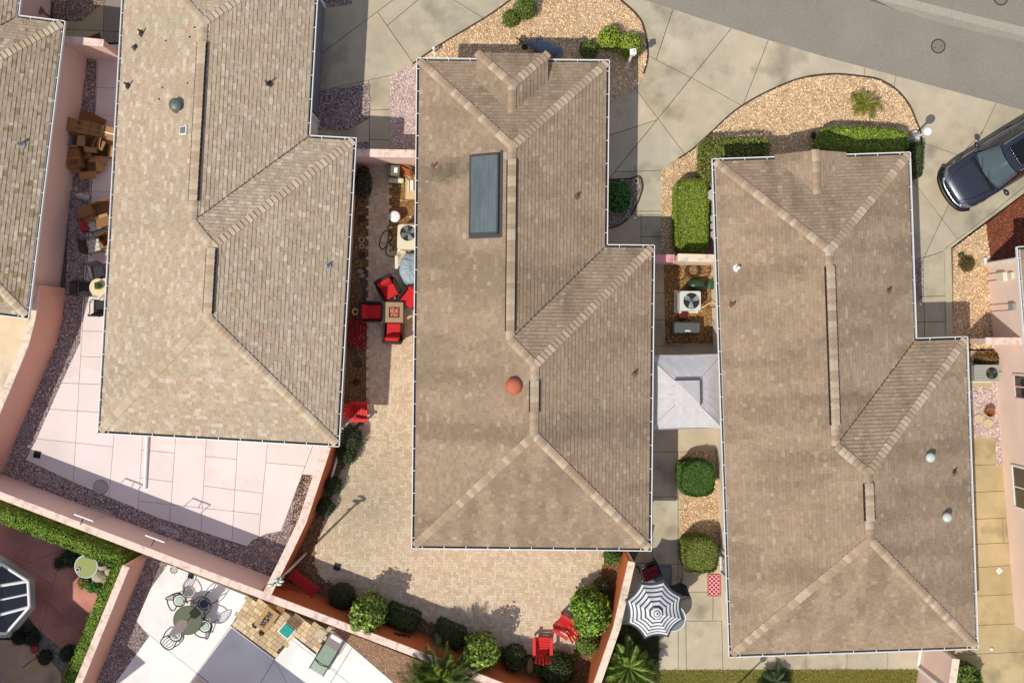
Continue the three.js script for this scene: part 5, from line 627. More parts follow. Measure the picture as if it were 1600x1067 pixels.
function patioChair(label, px, py, dir, seatMat, frame, o = {}) {    // metal garden armchair; local +x = front
  const t = thing('patio_chair', label, 'chair', px, py, { h: 0.5, dir, y: o.y === undefined ? 0.03 : o.y, group: o.group });
  part(t, 'seat', box(0.48, 0.07, 0.5, 0, 0.42, 0, 0.03), seatMat); part(t, 'backrest', box(0.06, 0.46, 0.46, -0.3, 0.7, 0, 0.03, 0, 0, 0.22), o.back || seatMat);
  for (const s of [-1, 1]) part(t, 'armrest', tube([[-0.34, 0.9, 0.25 * s], [-0.2, 0.66, 0.29 * s], [0.15, 0.65, 0.3 * s], [0.26, 0.56, 0.28 * s], [0.28, 0, 0.27 * s]], 0.018, 24), frame);
  for (const s of [-1, 1]) part(t, 'leg', tube([[-0.36, 0, 0.26 * s], [-0.24, 0.4, 0.25 * s], [-0.32, 0.7, 0.24 * s], [-0.37, 0.93, 0.2 * s]], 0.018, 16), frame); part(t, 'seat_frame', merge([bar([-0.25, 0.39, -0.26], [0.25, 0.39, -0.26], 0.015), bar([-0.25, 0.39, 0.26], [0.25, 0.39, 0.26], 0.015), bar([0.25, 0.39, -0.26], [0.25, 0.39, 0.26], 0.015)]), frame); return t;
}
const mesh1 = M(srgb(52, 48, 52), { roughness: 0.8 });
patioChair('chair with floral cushion and dark red pillows beside the big open box', 146, 350, -20, floral, mat.iron, { back: M(srgb(150, 36, 58), { map: T.cloth }), y: 0.03 }); patioChair('black chair with pale floral cushion facing the tilted box', 145, 384, -12, floral, mat.iron, { back: mat.black });
patioChair('dark mesh chair above the round bistro table', 152, 425, 80, mesh1, mat.iron); patioChair('dark mesh chair left of the round bistro table', 131, 451, 2, mesh1, mat.iron); patioChair('dark mesh chair below the round bistro table half in sun', 155, 480, -88, mesh1, mat.iron);
{ const t = thing('bistro_table', 'round cream bistro table between the dark mesh chairs', 'table', 153, 449, { h: 0.73, y: 0.03 }); part(t, 'tabletop', lathe([[0, 0.73], [0.31, 0.73], [0.33, 0.715], [0.33, 0.695], [0.3, 0.69], [0, 0.69]], 32), M(srgb(226, 212, 170))); part(t, 'rim', new THREE.TorusGeometry(0.325, 0.014, 6, 36).rotateX(Math.PI / 2).translate(0, 0.726, 0), M(srgb(236, 226, 196))); part(t, 'stem', cyl(0.04, 0.03, 0.66, 0, 0.02, 0), mat.iron); part(t, 'foot', cyl(0.22, 0.18, 0.03), mat.iron); }
{ const g = shrub('small green potted plant on the round bistro table', 152, 446, 0.12, 0.2, [[70, 110, 50], [96, 136, 66], [50, 86, 40]], 401, { name: 'potted_plant', cat: 'potted plant', size: 0.07, dens: 5200 }); g.position.y = 0.8; const [x, z] = G(152, 446, 0.9); g.position.x = x; g.position.z = z; part(g, 'pot', lathe([[0, 0], [0.07, 0], [0.09, 0.09], [0.08, 0.09], [0, 0.08]], 16).translate(0, -0.03, 0), mat.white); }
// pale patio details
{ const [x0, z0] = G(228, 676, 0.2), [x1, z1] = G(227, 763, 0); const m = thing('downspout_extension', 'long white tube running from the gutter over the pink patio', 'downspout', 228, 720); m.position.set(0, 0, 0); part(m, 'tube', bar([x0, 0.13, z0], [x1, 0.09, z1], 0.065, 14), mat.white); part(m, 'elbow', merge([bar([x0, 0.13, z0], [x0, 0.5, z0 - 0.25], 0.055, 12), sph(0.07, x0, 0.13, z0)]), mat.white); }
function trellis(label, px, py) { const t = thing('metal_trellis', label, 'trellis', px, py, { dir: 20.5 }); const w = 0.36, h = 2.0; part(t, 'top_bar', box(w * 2 + 0.04, 0.03, 0.05, 0, h, 0.06, 0.008), mat.white); part(t, 'post', bar([-w, 0, -0.02], [-w, h, 0.05], 0.014), mat.steel); part(t, 'post', bar([w, 0, -0.02], [w, h, 0.05], 0.014), mat.steel); part(t, 'bottom_bar', box(w * 2, 0.03, 0.04, 0, 0.55, 0.0, 0.006), mat.steel); part(t, 'bottom_bar', box(w * 2, 0.03, 0.04, 0, 0.8, 0.0, 0.006), mat.steel); part(t, 'feeder_hook', bar([0, h, 0.06], [-0.03, h, 0.34], 0.018), mat.iron); }
trellis('metal trellis with white top bar before the pink wall, left one of two', 169, 791); trellis('metal trellis with white top bar before the pink wall, right one of two', 274, 822);
{ const t = thing('stepping_stone', 'round concrete stepping stone half on the shaded edge of the pink patio', 'stepping stone', 157, 761, { y: 0.03 }); part(t, 'disc', cyl(0.285, 0.275, 0.025, 0, 0, 0, 36), M(srgb(196, 184, 180), { map: T.concrete })); part(t, 'joint_ring', new THREE.TorusGeometry(0.285, 0.012, 5, 40).rotateX(Math.PI / 2), mat.soil); }
// ---------- brick path side ----------
{ const t = thing('storage_bin', 'grey green storage bin with a white sheet on its lid', 'storage bin', 614, 266, { h: 0.7, dir: 3 }); part(t, 'bin', box(0.46, 0.62, 0.36, 0, 0.32, 0, 0.03), M(srgb(92, 96, 84))); part(t, 'lid', box(0.5, 0.06, 0.4, 0, 0.66, 0, 0.02), M(srgb(104, 108, 94))); part(t, 'sheet', box(0.13, 0.006, 0.2, 0.1, 0.695, -0.01, 0), mat.white); part(t, 'front_ledge', box(0.6, 0.2, 0.2, 0.06, 0.12, 0.28, 0.06), mat.offWhite); }
{ const t = thing('clay_panel', 'brown folded panel leaning on the wall beside the storage bin', 'panel', 633, 268, { h: 0.4, dir: 25 }); part(t, 'panel', box(0.5, 0.6, 0.03, 0, 0.3, 0, 0.01, -0.35), mat.terracotta); part(t, 'edge', box(0.5, 0.03, 0.05, 0, 0.58, -0.2, 0.01), mat.wood); }
{ const t = thing('wooden_rack', 'small pale wooden rack leaning against the middle house', 'rack', 641, 274, { h: 0.5, dir: -50 }); for (const s of [-1, 1]) part(t, 'rail', box(0.03, 0.85, 0.04, 0.16 * s, 0.42, 0, 0.006, -0.3), mat.wood); for (let i = 0; i < 4; i++) part(t, 'rung', box(0.3, 0.03, 0.03, 0, 0.14 + i * 0.2, 0.09 - i * 0.06, 0.006), mat.wood); }
{ const t = thing('utility_pad', 'cream utility pad with a white pipe cover beside the middle house', 'utility pad', 641, 293, { dir: 0 }); part(t, 'pad', box(0.6, 0.14, 0.95, 0.12, 0.07, 0, 0.02), M(srgb(228, 206, 156), { map: T.concrete })); part(t, 'pipe_cover', box(0.13, 0.1, 0.42, 0.08, 0.19, -0.05, 0.02), mat.whiteMatte); part(t, 'side_rib', box(0.05, 0.06, 0.5, -0.06, 0.16, -0.05, 0.01), mat.offWhite); }
{ const t = thing('round_lid_barrel', 'white round topped barrel left of the cream air conditioner', 'barrel', 616, 338, { h: 0.5 }); part(t, 'barrel', lathe([[0.18, 0], [0.2, 0.25], [0.2, 0.46], [0, 0.46]], 28), M(srgb(214, 206, 200))); part(t, 'lid', lathe([[0, 0.52], [0.16, 0.515], [0.215, 0.49], [0.22, 0.45], [0.2, 0.44]], 32), mat.white); }
function acUnit(label, px, py, o) { const t = thing('air_conditioner', label, 'air conditioner', px, py, { h: o.h, dir: o.dir || 0 }), m = M(srgb(...o.c), { roughness: 0.6 }); const H = o.h, w = o.w, d = o.d;
  part(t, 'pad', box(w + 0.16, 0.07, d + 0.16, 0, 0.035, 0, 0.01), mat.offWhite); const body = part(t, 'casing', box(w, H - 0.14, d, 0, 0.07 + (H - 0.14) / 2, 0, o.round), m); const lv = []; for (let k = 0; k < 11; k++) for (const s of [-1, 1]) lv.push(box(w * 0.8, 0.018, 0.02, 0, 0.16 + k * (H - 0.3) / 11, s * (d / 2 + 0.004), 0)); const L = part(body, 'louvres', merge(lv), M(srgb(...o.c.map(k => k * 0.8)))); L.userData.kind = 'stuff';
  const cx = o.fx || 0, cz = o.fz || 0, r = o.r; const sp = new THREE.Shape(); const hw = w / 2, hd = d / 2, q = Math.max(0.03, o.round * 1.2); sp.moveTo(-hw + q, -hd); sp.lineTo(hw - q, -hd); sp.quadraticCurveTo(hw, -hd, hw, -hd + q); sp.lineTo(hw, hd - q); sp.quadraticCurveTo(hw, hd, hw - q, hd); sp.lineTo(-hw + q, hd); sp.quadraticCurveTo(-hw, hd, -hw, hd - q); sp.lineTo(-hw, -hd + q); sp.quadraticCurveTo(-hw, -hd, -hw + q, -hd); const hole = new THREE.Path(); hole.absarc(cx, -cz, r, 0, 6.2832, true); sp.holes.push(hole);
  part(t, 'top', new THREE.ExtrudeGeometry(sp, { depth: 0.06, bevelEnabled: true, bevelSize: 0.012, bevelThickness: 0.012, bevelSegments: 2, curveSegments: 28 }).rotateX(-Math.PI / 2).translate(0, H - 0.075, 0), m);
  part(t, 'fan_well', new THREE.CylinderGeometry(r * 0.98, r * 0.98, 0.004, 28).translate(cx, H - 0.068, cz), mat.black);
  const fb = []; for (let k = 0; k < o.blades; k++) { const s = new THREE.Shape(); s.moveTo(0.03, -0.02); s.quadraticCurveTo(r * 0.6, -r * 0.42, r * 0.93, -r * 0.3); s.quadraticCurveTo(r * 0.98, 0, r * 0.86, r * 0.32); s.quadraticCurveTo(r * 0.5, r * 0.16, 0.03, 0.04); fb.push([new THREE.ExtrudeGeometry(s, { depth: 0.008, bevelEnabled: false }).rotateX(-Math.PI / 2 + 0.16).rotateY(k * 2 * Math.PI / o.blades + 0.5).translate(cx, H - 0.05, cz)]); } for (const f of fb) part(t, 'fan_blade', f[0], M(srgb(...o.bc), { metalness: 0.3, roughness: 0.4 }));
  part(t, 'fan_hub', cyl(r * 0.22, r * 0.2, 0.05, cx, H - 0.06, cz, 18), M(srgb(...o.hub))); const gr = []; for (let k = 1; k < 6; k++) gr.push(new THREE.TorusGeometry(r * k / 5.5, 0.004, 4, 36).rotateX(Math.PI / 2).translate(cx, H + 0.004, cz)); for (let k = 0; k < 8; k++) { const a = k * Math.PI / 8; gr.push(bar([cx - r * Math.cos(a), H + 0.002, cz - r * Math.sin(a)], [cx + r * Math.cos(a), H + 0.002, cz + r * Math.sin(a)], 0.004, 4)); } const q2 = part(t, 'guard', merge(gr), mat.darkGrey); q2.userData.kind = 'stuff'; return t; }
acUnit('cream rounded air conditioner with dark fan beside the middle house', 637, 370, { h: 0.85, w: 0.78, d: 0.92, c: [222, 214, 184], round: 0.1, r: 0.31, fx: 0, fz: -0.15, blades: 4, bc: [150, 156, 160], hub: [226, 222, 206], dir: 2 });
acUnit('white grey square air conditioner above the dark storage chest', 1079, 470, { h: 0.85, w: 0.78, d: 0.72, c: [206, 208, 206], round: 0.06, r: 0.32, blades: 3, bc: [176, 196, 200], hub: [196, 206, 206], fx: 0.05, fz: 0 });
{ const t = acUnit('grey air conditioner with leaves on its fan beside the far right wall', 1543, 583, { h: 0.72, w: 0.92, d: 0.62, c: [156, 160, 152], round: 0.03, r: 0.24, blades: 3, bc: [120, 110, 96], hub: [130, 120, 100], fx: 0.2, fz: 0 }); part(t, 'ribbed_top', merge([0, 1, 2, 3, 4].map(k => box(0.36, 0.02, 0.04, -0.22, 0.735, -0.22 + k * 0.11, 0.004))), M(srgb(170, 174, 166))); part(t, 'base_slab', box(1.3, 0.05, 1.0, -0.1, 0.026, 0.03, 0.01), M(srgb(212, 196, 150), { map: T.concrete })); }
{ const t = thing('drain_pipe', 'white elbow pipe above the cream air conditioner', 'pipe', 641, 346, { h: 0.4 }); part(t, 'pipe', merge([bar([0.02, 0, -0.16], [0.02, 0.6, -0.16], 0.028), bar([-0.16, 0.42, 0.1], [0.3, 0.42, 0.08], 0.03)]), mat.white); part(t, 'valve', box(0.14, 0.1, 0.1, -0.17, 0.42, 0.14, 0.03), mat.offWhite); }
function hose(label, px, pts, r, m, cat = 'hose') { const t = thing('garden_hose', label, cat, 0, 0); t.position.set(0, 0, 0); part(t, 'hose', tube(pts.map(p => { const [x, z] = G(p[0], p[1]); return [x, p[2] || 0.065, z]; }), r, pts.length * 10, 7), m); const a = G(...pts[pts.length - 1]); part(t, 'nozzle', cyl(r * 1.5, r * 1.1, 0.09, a[0], 0.05, a[1], 8), mat.steel); return t; }
hose('dark looped hose beside the cream air conditioner', 0, [[607, 352], [606, 358], [611, 362], [613, 370], [607, 380], [597, 390], [593, 382], [596, 370], [602, 361], [607, 362], [606, 378], [603, 392], [605, 399], [613, 401], [624, 400]], 0.018, mat.black);
hose('thin white looped cord on the brick path', 0, [[624, 396], [616, 395], [618, 388], [625, 386], [625, 394], [616, 394], [608, 386], [599, 381], [591, 371], [586, 374], [588, 381], [596, 382], [610, 380]], 0.011, M(srgb(190, 184, 180)), 'cord');
{ const t = thing('covered_grill', 'round table or grill under a pale blue grey cover at the house wall', 'covered grill', 641, 419, { h: 0.95 }); const R = rng(5), P = [], I = [], N = 36, prof = [[0, 0.98], [0.3, 0.965], [0.46, 0.93], [0.53, 0.84], [0.56, 0.6], [0.6, 0.25], [0.64, 0.06]]; prof.forEach(([r, y], j) => { for (let i = 0; i < N; i++) { const a = i / N * 6.2832, w = 1 + (j > 1 ? 0.04 : 0.01) * Math.sin(a * 9 + R() * 0.5) * (j / 6) + 0.02 * Math.sin(a * 5); P.push(r * w * Math.cos(a) * 0.82, y + (j < 3 ? 0.012 * Math.sin(a * 11 + j) : 0), r * w * Math.sin(a) * 1.12); } }); for (let j = 0; j + 1 < prof.length; j++) for (let i = 0; i < N; i++) { const a = j * N + i, b = j * N + (i + 1) % N; I.push(a, b, a + N, b, b + N, a + N); } const g = new THREE.BufferGeometry(); g.setAttribute('position', new THREE.Float32BufferAttribute(P, 3)); g.setIndex(I); g.computeVertexNormals(); g.setAttribute('uv', new THREE.Float32BufferAttribute(P.map((v, k) => k % 3 === 0 ? v : v).filter((_, k) => k % 3 !== 1), 2)); part(t, 'cover', g, M(srgb(156, 174, 184), { map: T.cloth, side: THREE.DoubleSide, roughness: 0.6 })); part(t, 'seam', tube([[-0.3, 0.985, -0.32], [-0.12, 0.99, -0.34], [0.0, 0.985, -0.28], [0.2, 0.98, -0.3]], 0.012, 16), M(srgb(110, 122, 132))); const pad = part(t, 'side_shelf', box(0.12, 0.03, 0.5, -0.56, 0.7, -0.25, 0.01), mat.offWhite); }
function wickerChair(label, px, py, dir) { const t = thing('wicker_armchair', label, 'armchair', px, py, { h: 0.55, dir, y: 0.045, group: 'red cushioned armchairs round the fire table' }); part(t, 'base', box(0.66, 0.26, 0.72, 0.02, 0.15, 0, 0.04), mat.wicker); part(t, 'backrest', box(0.13, 0.62, 0.76, -0.34, 0.52, 0, 0.05, 0, 0, 0.24), mat.wicker); for (const s of [-1, 1]) part(t, 'armrest', box(0.64, 0.36, 0.085, 0.02, 0.4, 0.36 * s, 0.035), mat.wicker); part(t, 'seat_cushion', box(0.58, 0.14, 0.58, 0.07, 0.36, 0, 0.055), mat.redCloth); part(t, 'back_cushion', box(0.16, 0.48, 0.56, -0.22, 0.62, 0, 0.065, 0, 0, 0.28), mat.redCloth); return t; }
wickerChair('red cushioned wicker armchair above left of the fire table', 606, 451, 62); wickerChair('red cushioned wicker armchair at the house wall, half under the gutter', 642, 464, 128); wickerChair('red cushioned wicker armchair left of the fire table, in shade', 580, 487, 0); wickerChair('red cushioned wicker armchair below the fire table', 614, 519, -88);
{ const t = thing('fire_table', 'square tan fire table with reddish stones in its centre', 'fire table', 616, 488, { h: 0.6, dir: 1, y: 0.045 }), s = M(srgb(176, 150, 116), { map: T.grain }), w = 0.68, hh = 0.78, o = []; part(t, 'base', box(0.56, 0.5, 0.66, 0, 0.27, 0, 0.02), M(srgb(120, 98, 74), { map: T.grain })); for (const [a, b, c, d] of [[w, 0.2, 0, -0.29], [w, 0.2, 0, 0.29], [0.15, hh - 0.4, -0.265, 0], [0.15, hh - 0.4, 0.265, 0]]) o.push(box(a, 0.06, b, c, 0.57, d, 0.012)); part(t, 'table_top', merge(o), s); part(t, 'burner_frame', merge([box(0.4, 0.03, 0.025, 0, 0.6, 0.19, 0.004), box(0.4, 0.03, 0.025, 0, 0.6, -0.19, 0.004), box(0.025, 0.03, 0.36, 0.19, 0.6, 0, 0.004), box(0.025, 0.03, 0.36, -0.19, 0.6, 0, 0.004)]), M(srgb(70, 22, 20))); const R = rng(9), gb = new GB(true), cs = [[206, 90, 70], [232, 190, 170], [170, 50, 40], [220, 140, 110], [240, 220, 206]].map(c => srgb(...c)); for (let i = 0; i < 220; i++) { const x = (R() - 0.5) * 0.34, z = (R() - 0.5) * 0.34, r = 0.012 + 0.01 * R(), c = cs[Math.floor(R() * 5)], y = 0.575 + 0.02 * R(); const top = [x, y + r, z]; for (let k = 0; k < 5; k++) { const a = k * 1.2566, b = a + 1.2566; gb.tri(top, [x + r * Math.cos(b), y, z + r * Math.sin(b)], [x + r * Math.cos(a), y, z + r * Math.sin(a)], c); } } const st = part(t, 'fire_stones', gb.geo(), M(0xffffff, { vertexColors: true, side: THREE.DoubleSide })); st.userData.kind = 'stuff'; part(t, 'burner_pan', box(0.36, 0.02, 0.36, 0, 0.55, 0, 0), mat.darkRed); }
{ // bed of small red flowers along the wall
  const P = GP([[545, 496], [572, 496], [574, 543], [545, 545]]), R = rng(77), gb = new GB(true), cs = [[190, 18, 24], [160, 12, 20], [210, 40, 40], [120, 10, 16]].map(c => srgb(...c)), gc = srgb(56, 60, 30), wc = srgb(226, 190, 170); for (let i = 0; i < 5200; i++) { const x = P[0][0] + R() * (P[1][0] - P[0][0] + 0.03), z = P[0][1] + R() * (P[2][1] - P[0][1]), u = R(); leaf(gb, [x, 0.05 + R() * 0.16, z], [(R() - 0.5) * 0.7, 0.9, (R() - 0.5) * 0.7], [R() - 0.5, 0.1, R() < 0.5 ? 0.9 : -0.9], 0.07, 0.022, u < 0.12 ? gc : u < 0.17 ? wc : cs[Math.floor(R() * 4)]); } const m = part(scene, 'flower_bed', gb.geo(), leafMat); tag(m, 'dense bed of small red flowers below the shaded red armchair', 'flowers', null, 'stuff'); }
{ const t = thing('flower_ornament', 'yellow sunflower garden stake above the red flower bed', 'ornament', 555, 487, { h: 0.5 }); const pt = []; for (let i = 0; i < 12; i++) { const a = i * Math.PI / 6; pt.push(sph(0.05, 0.1 * Math.cos(a), 0.5, 0.1 * Math.sin(a), 0.9, 0.3, 0.9, 8, 6)); } part(t, 'petals', merge(pt), M(srgb(206, 182, 110))); part(t, 'centre', sph(0.075, 0, 0.5, 0, 1, 0.4, 1), M(srgb(70, 50, 30))); part(t, 'stake', bar([0, 0, 0], [0, 0.5, 0], 0.012), mat.iron); }
function pot(label, px, py, r, h, m, plantPal, seed, plantLabel) { const t = thing('flower_pot', label, 'flower pot', px, py, { h: h * 0.8 }); part(t, 'pot', lathe([[0, 0.01], [r * 0.7, 0], [r, h], [r * 1.08, h], [r * 1.08, h + 0.03], [r * 0.9, h + 0.03], [r * 0.88, h - 0.03], [0, h - 0.03]], 24), m); part(t, 'soil', new THREE.CylinderGeometry(r * 0.87, r * 0.87, 0.02, 18).translate(0, h - 0.03, 0), mat.soil); if (plantPal) part(t, 'foliage', foliage(260, ballSampler(r * 0.85, 0.14, r * 0.85, 0.2, seed, 0.1), { pal: plantPal, size: 0.09, seed }).translate(0, h, 0), leafMat); return t; }
pot('small black flower pot near the top of the left gravel bed', 565, 342, 0.12, 0.22, mat.black); pot('small black flower pot midway down the left gravel bed', 566, 398, 0.11, 0.2, mat.black); pot('teal glazed flower pot below the red flower bed', 555, 552, 0.12, 0.24, M(srgb(70, 110, 108), { roughness: 0.3 })); pot('dark flower pot between the teal pot and the reddish plant', 560, 569, 0.13, 0.2, mat.wicker); pot('dark pot with reddish plant above the red chair on the wall side', 557, 597, 0.12, 0.2, mat.wicker, [[90, 26, 24], [60, 30, 24], [110, 40, 30]], 411);
for (const [x, y, r, lab] of [[565, 375, 0.09, 'upper pale stone ring in the left gravel bed'], [565, 385, 0.075, 'lower pale stone ring in the left gravel bed'], [972, 285, 0.09, 'left pale ring in the shaded planting bed'], [994, 283, 0.1, 'pale ring at the corner of the shaded planting bed'], [981, 337, 0.07, 'pale ring at the bottom of the shaded planting bed']]) { const t = thing('stone_ring', lab, 'stone ring', x, y); part(t, 'ring', new THREE.TorusGeometry(r, 0.028, 7, 20).rotateX(Math.PI / 2).translate(0, 0.05, 0), M(srgb(196, 180, 160), { map: T.grain })); part(t, 'fill', cyl(r, r * 0.9, 0.04), mat.soil); }
for (const [x, y, s, lab] of [[563, 424, 0.11, 'mauve rock in the left gravel bed'], [566, 431, 0.1, 'pale flat rock in the left gravel bed']]) { const t = thing('rock', lab, 'rock', x, y); const g = new THREE.IcosahedronGeometry(s, 1); g.scale(1.3, 0.6, 0.9); g.translate(0, s * 0.4, 0); part(t, 'rock', g, M(srgb(170, 156, 150), { map: T.concrete, flatShading: true })); }
// red slatted chairs and bench
function adirondack(label, px, py, dir, m = mat.red) { const t = thing('adirondack_chair', label, 'chair', px, py, { h: 0.45, dir, y: 0.045, group: 'red slatted garden chairs' });
  for (let i = 0; i < 5; i++) part(t, 'seat_slat', box(0.095, 0.025, 0.52, 0.34 - i * 0.105, 0.36 - i * 0.028, 0, 0.006, 0, 0, 0.26), m);
  for (let i = -2; i <= 2; i++) { const g = box(0.025, 0.78 - 0.05 * Math.abs(i), 0.085, 0, 0.39 - 0.025 * Math.abs(i), 0, 0.01); g.rotateX(i * 0.055); g.rotateZ(0.42); g.translate(-0.16, 0.24, i * 0.1); part(t, 'back_slat', g, m); }
  for (const s of [-1, 1]) { part(t, 'armrest', box(0.66, 0.028, 0.13, 0.08, 0.55, 0.33 * s, 0.012), m); part(t, 'leg', box(0.1, 0.54, 0.035, 0.36, 0.27, 0.3 * s, 0.006), m); part(t, 'leg', box(0.85, 0.1, 0.035, -0.06, 0.2, 0.26 * s, 0.006, 0, 0, 0.3), m); }
  part(t, 'back_brace', box(0.03, 0.06, 0.56, -0.3, 0.52, 0, 0.006), m); return t; }
adirondack('red slatted garden chair against the wall at the left of the brick patio', 558, 643, 0); adirondack('red slatted garden chair near the tan boulder at the bottom', 848, 1012, -90); adirondack('red slatted garden chair turned sideways beside the glossy bush', 885, 980, -148);
{ const t = thing('garden_bench', 'dark red slatted garden bench in the corner of the orange walls', 'bench', 472, 913, { h: 0.4, dir: -52 }), m = mat.darkRed, w = 1.2; for (let i = 0; i < 6; i++) part(t, 'seat_slat', box(0.066, 0.025, w, 0.26 - i * 0.074, 0.42, 0, 0.006), M(srgb(196, 26, 32), { roughness: 0.5 })); for (const y of [0.56, 0.9]) part(t, 'back_rail', box(0.03, 0.06, w, -0.24 - (y - 0.45) * 0.35, y, 0, 0.008), m); const c = tube([[-0.24, 0.52, -w / 2], [-0.34, 0.66, -w / 4], [-0.38, 0.72, 0], [-0.34, 0.66, w / 4], [-0.24, 0.52, w / 2]], 0.02, 20); part(t, 'back_arch', c, m); for (const s of [-1, 1]) { part(t, 'leg', box(0.05, 0.6, 0.05, 0.26, 0.3, s * (w / 2 - 0.03), 0.006), m); part(t, 'leg', box(0.05, 0.95, 0.05, -0.3, 0.46, s * (w / 2 - 0.03), 0.006, 0, 0, 0.2), m); part(t, 'armrest', box(0.56, 0.03, 0.06, 0, 0.62, s * (w / 2 - 0.03), 0.01), m); } }
{ const t = thing('garden_pole', 'tall pale pole with grey green wind spinner in the wall corner', 'pole', 478, 864); part(t, 'pole', cyl(0.05, 0.04, 4.05, 0, 0, 0, 12), M(srgb(206, 180, 160))); const sp = []; for (let i = 0; i < 5; i++) { const a = i * 1.2566; sp.push(sph(0.08, 0.1 * Math.cos(a), 4.15 + 0.06 * Math.sin(a * 2), 0.1 * Math.sin(a), 1.3, 0.3, 0.7, 8, 6)); } part(t, 'spinner', merge(sp.concat([bar([0, 4.0, 0], [-0.22, 4.2, 0.1], 0.025), sph(0.08, -0.26, 4.2, 0.12, 1.7, 0.5, 0.8)])), M(srgb(170, 186, 172), { roughness: 0.4, metalness: 0.3 })); part(t, 'arm', merge([bar([0, 3.55, 0], [0.3, 3.55, -0.2], 0.022), bar([0, 3.55, 0], [-0.22, 3.5, 0.1], 0.022), sph(0.09, 0, 3.85, 0)]), mat.iron); }
{ const t = thing('downspout', 'white tube lying at the foot of the slanting orange wall', 'downspout', 521, 726); t.position.set(0, 0, 0); const a = G(529, 706, .2), b = G(517, 748, .2); part(t, 'tube', bar([a[0], 0.2, a[1]], [b[0], 0.2, b[1]], 0.05, 10), mat.white); part(t, 'end_cap', bar([b[0], 0.2, b[1]], [b[0] - 0.03, 0.2, b[1] + 0.08], 0.06, 10), mat.offWhite); }
function gecko(label, px, py, a, nx, nz, wx, wz, s) { // metal lizard on the wall face; (wx,wz) wall point, normal n
  const t = thing('gecko_ornament', label, 'ornament', px, py); const [x, z] = G(px, py, 1.0); t.position.set(x, 1.0, z); t.rotation.y = Math.atan2(nx, nz); const m = mat.iron; const b = []; b.push(tube([[-0.2, -0.12, 0.02], [-0.1, -0.02, 0.03], [0, 0.02, 0.03], [0.12, 0.06, 0.03]], 0.035, 14), sph(0.055, 0.17, 0.09, 0.03, 1.2, 0.9, 0.5), tube([[-0.2, -0.12, 0.02], [-0.3, -0.1, 0.02], [-0.33, -0.02, 0.02]], 0.018, 10)); part(t, 'body', merge(b.map(g => g.scale(s, s, 1))), m); for (const [p, q] of [[[0.08, 0.05], [0.16, -0.08]], [[0.06, 0.06], [0.0, 0.18]], [[-0.1, -0.03], [-0.04, -0.16]], [[-0.12, -0.03], [-0.2, 0.08]]]) part(t, 'leg', bar([p[0] * s, p[1] * s, 0.02], [q[0] * s, q[1] * s, 0.02], 0.018), m); }
gecko('metal lizard ornament on the orange wall, leftmost below the red bench', 490, 945, 0, 0.35, -0.94, 0, 0, 0.8); gecko('metal lizard ornament on the orange wall between red bench and left bright bush', 514, 957, 0, 0.35, -0.94, 0, 0, 0.6); gecko('largest black metal lizard ornament on the orange wall, mid way along', 625, 992, 0, 0.35, -0.94, 0, 0, 1.1); gecko('small metal lizard ornament right of the largest black one', 648, 1007, 0, 0.35, -0.94, 0, 0, 0.7); gecko('metal lizard ornament on the slanting orange wall near the house corner', 505, 741, 0, 0.94, 0.34, 0, 0, 0.7);
{ const t = thing('boulder', 'tan boulder between dark shrubs left of the lower red chair', 'boulder', 828, 1041, { h: 0.15 }); const g = new THREE.IcosahedronGeometry(0.2, 2), p = g.attributes.position; for (let i = 0; i < p.count; i++) { const k = 0.85 + 0.3 * fbm(p.getX(i) * 5 + 3, p.getZ(i) * 5 + p.getY(i) * 4 + 3, 0, 2, 3); p.setXYZ(i, p.getX(i) * k * 0.85, p.getY(i) * k * 0.8, p.getZ(i) * k * 1.5); } g.computeVertexNormals(); g.translate(0, 0.12, 0); part(t, 'boulder', g, M(srgb(176, 146, 96), { map: T.concrete })); }
{ const t = thing('garden_cane', 'white cane resting across the right bright bush', 'cane', 745, 1033, { h: 1.2 }); t.position.y = 1.18; part(t, 'cane', bar([-0.28, 0.02, -0.06], [0.2, 0.0, 0.12], 0.014), mat.white); part(t, 'tip', sph(0.025, -0.28, 0.02, -0.06), mat.white); }
// ---------- gap between the middle and right houses ----------
{ const t = thing('garden_hose', 'brown coiled hose on golden gravel behind the green barrel', 'hose', 1081, 423); for (let k = 0; k < 4; k++) part(t, 'coil', new THREE.TorusGeometry(0.26 - 0.022 * (k % 2), 0.026, 7, 36).rotateX(Math.PI / 2 + 0.03 * (k - 1)).translate(0.012 * k, 0.06 + k * 0.035, 0.01 * k), M(srgb(74, 52, 36))); part(t, 'loose_end', tube([[-0.22, 0.06, 0.12], [-0.3, 0.05, 0.3], [-0.6, 0.05, 0.36]], 0.02, 16), M(srgb(74, 52, 36))); }
{ const t = thing('lattice_stand', 'dark slatted stand leaning against the cream wall by the coiled hose', 'frame', 1103, 417, { h: 0.5, dir: -8 }); for (const s of [-1, 1]) { part(t, 'rail', box(0.5, 0.03, 0.035, 0, 0.42, 0.22 * s, 0.006, 0, 0, 0.9), mat.wicker); part(t, 'cross_rail', box(0.03, 0.03, 0.46, 0.16 * s, 0.42 + 0.2 * s, 0, 0.006), mat.wicker); } for (let i = -1; i <= 1; i++) part(t, 'slat', box(0.36, 0.014, 0.05, 0, 0.42, i * 0.11, 0.004, 0, 0, 0.9), mat.wood); }
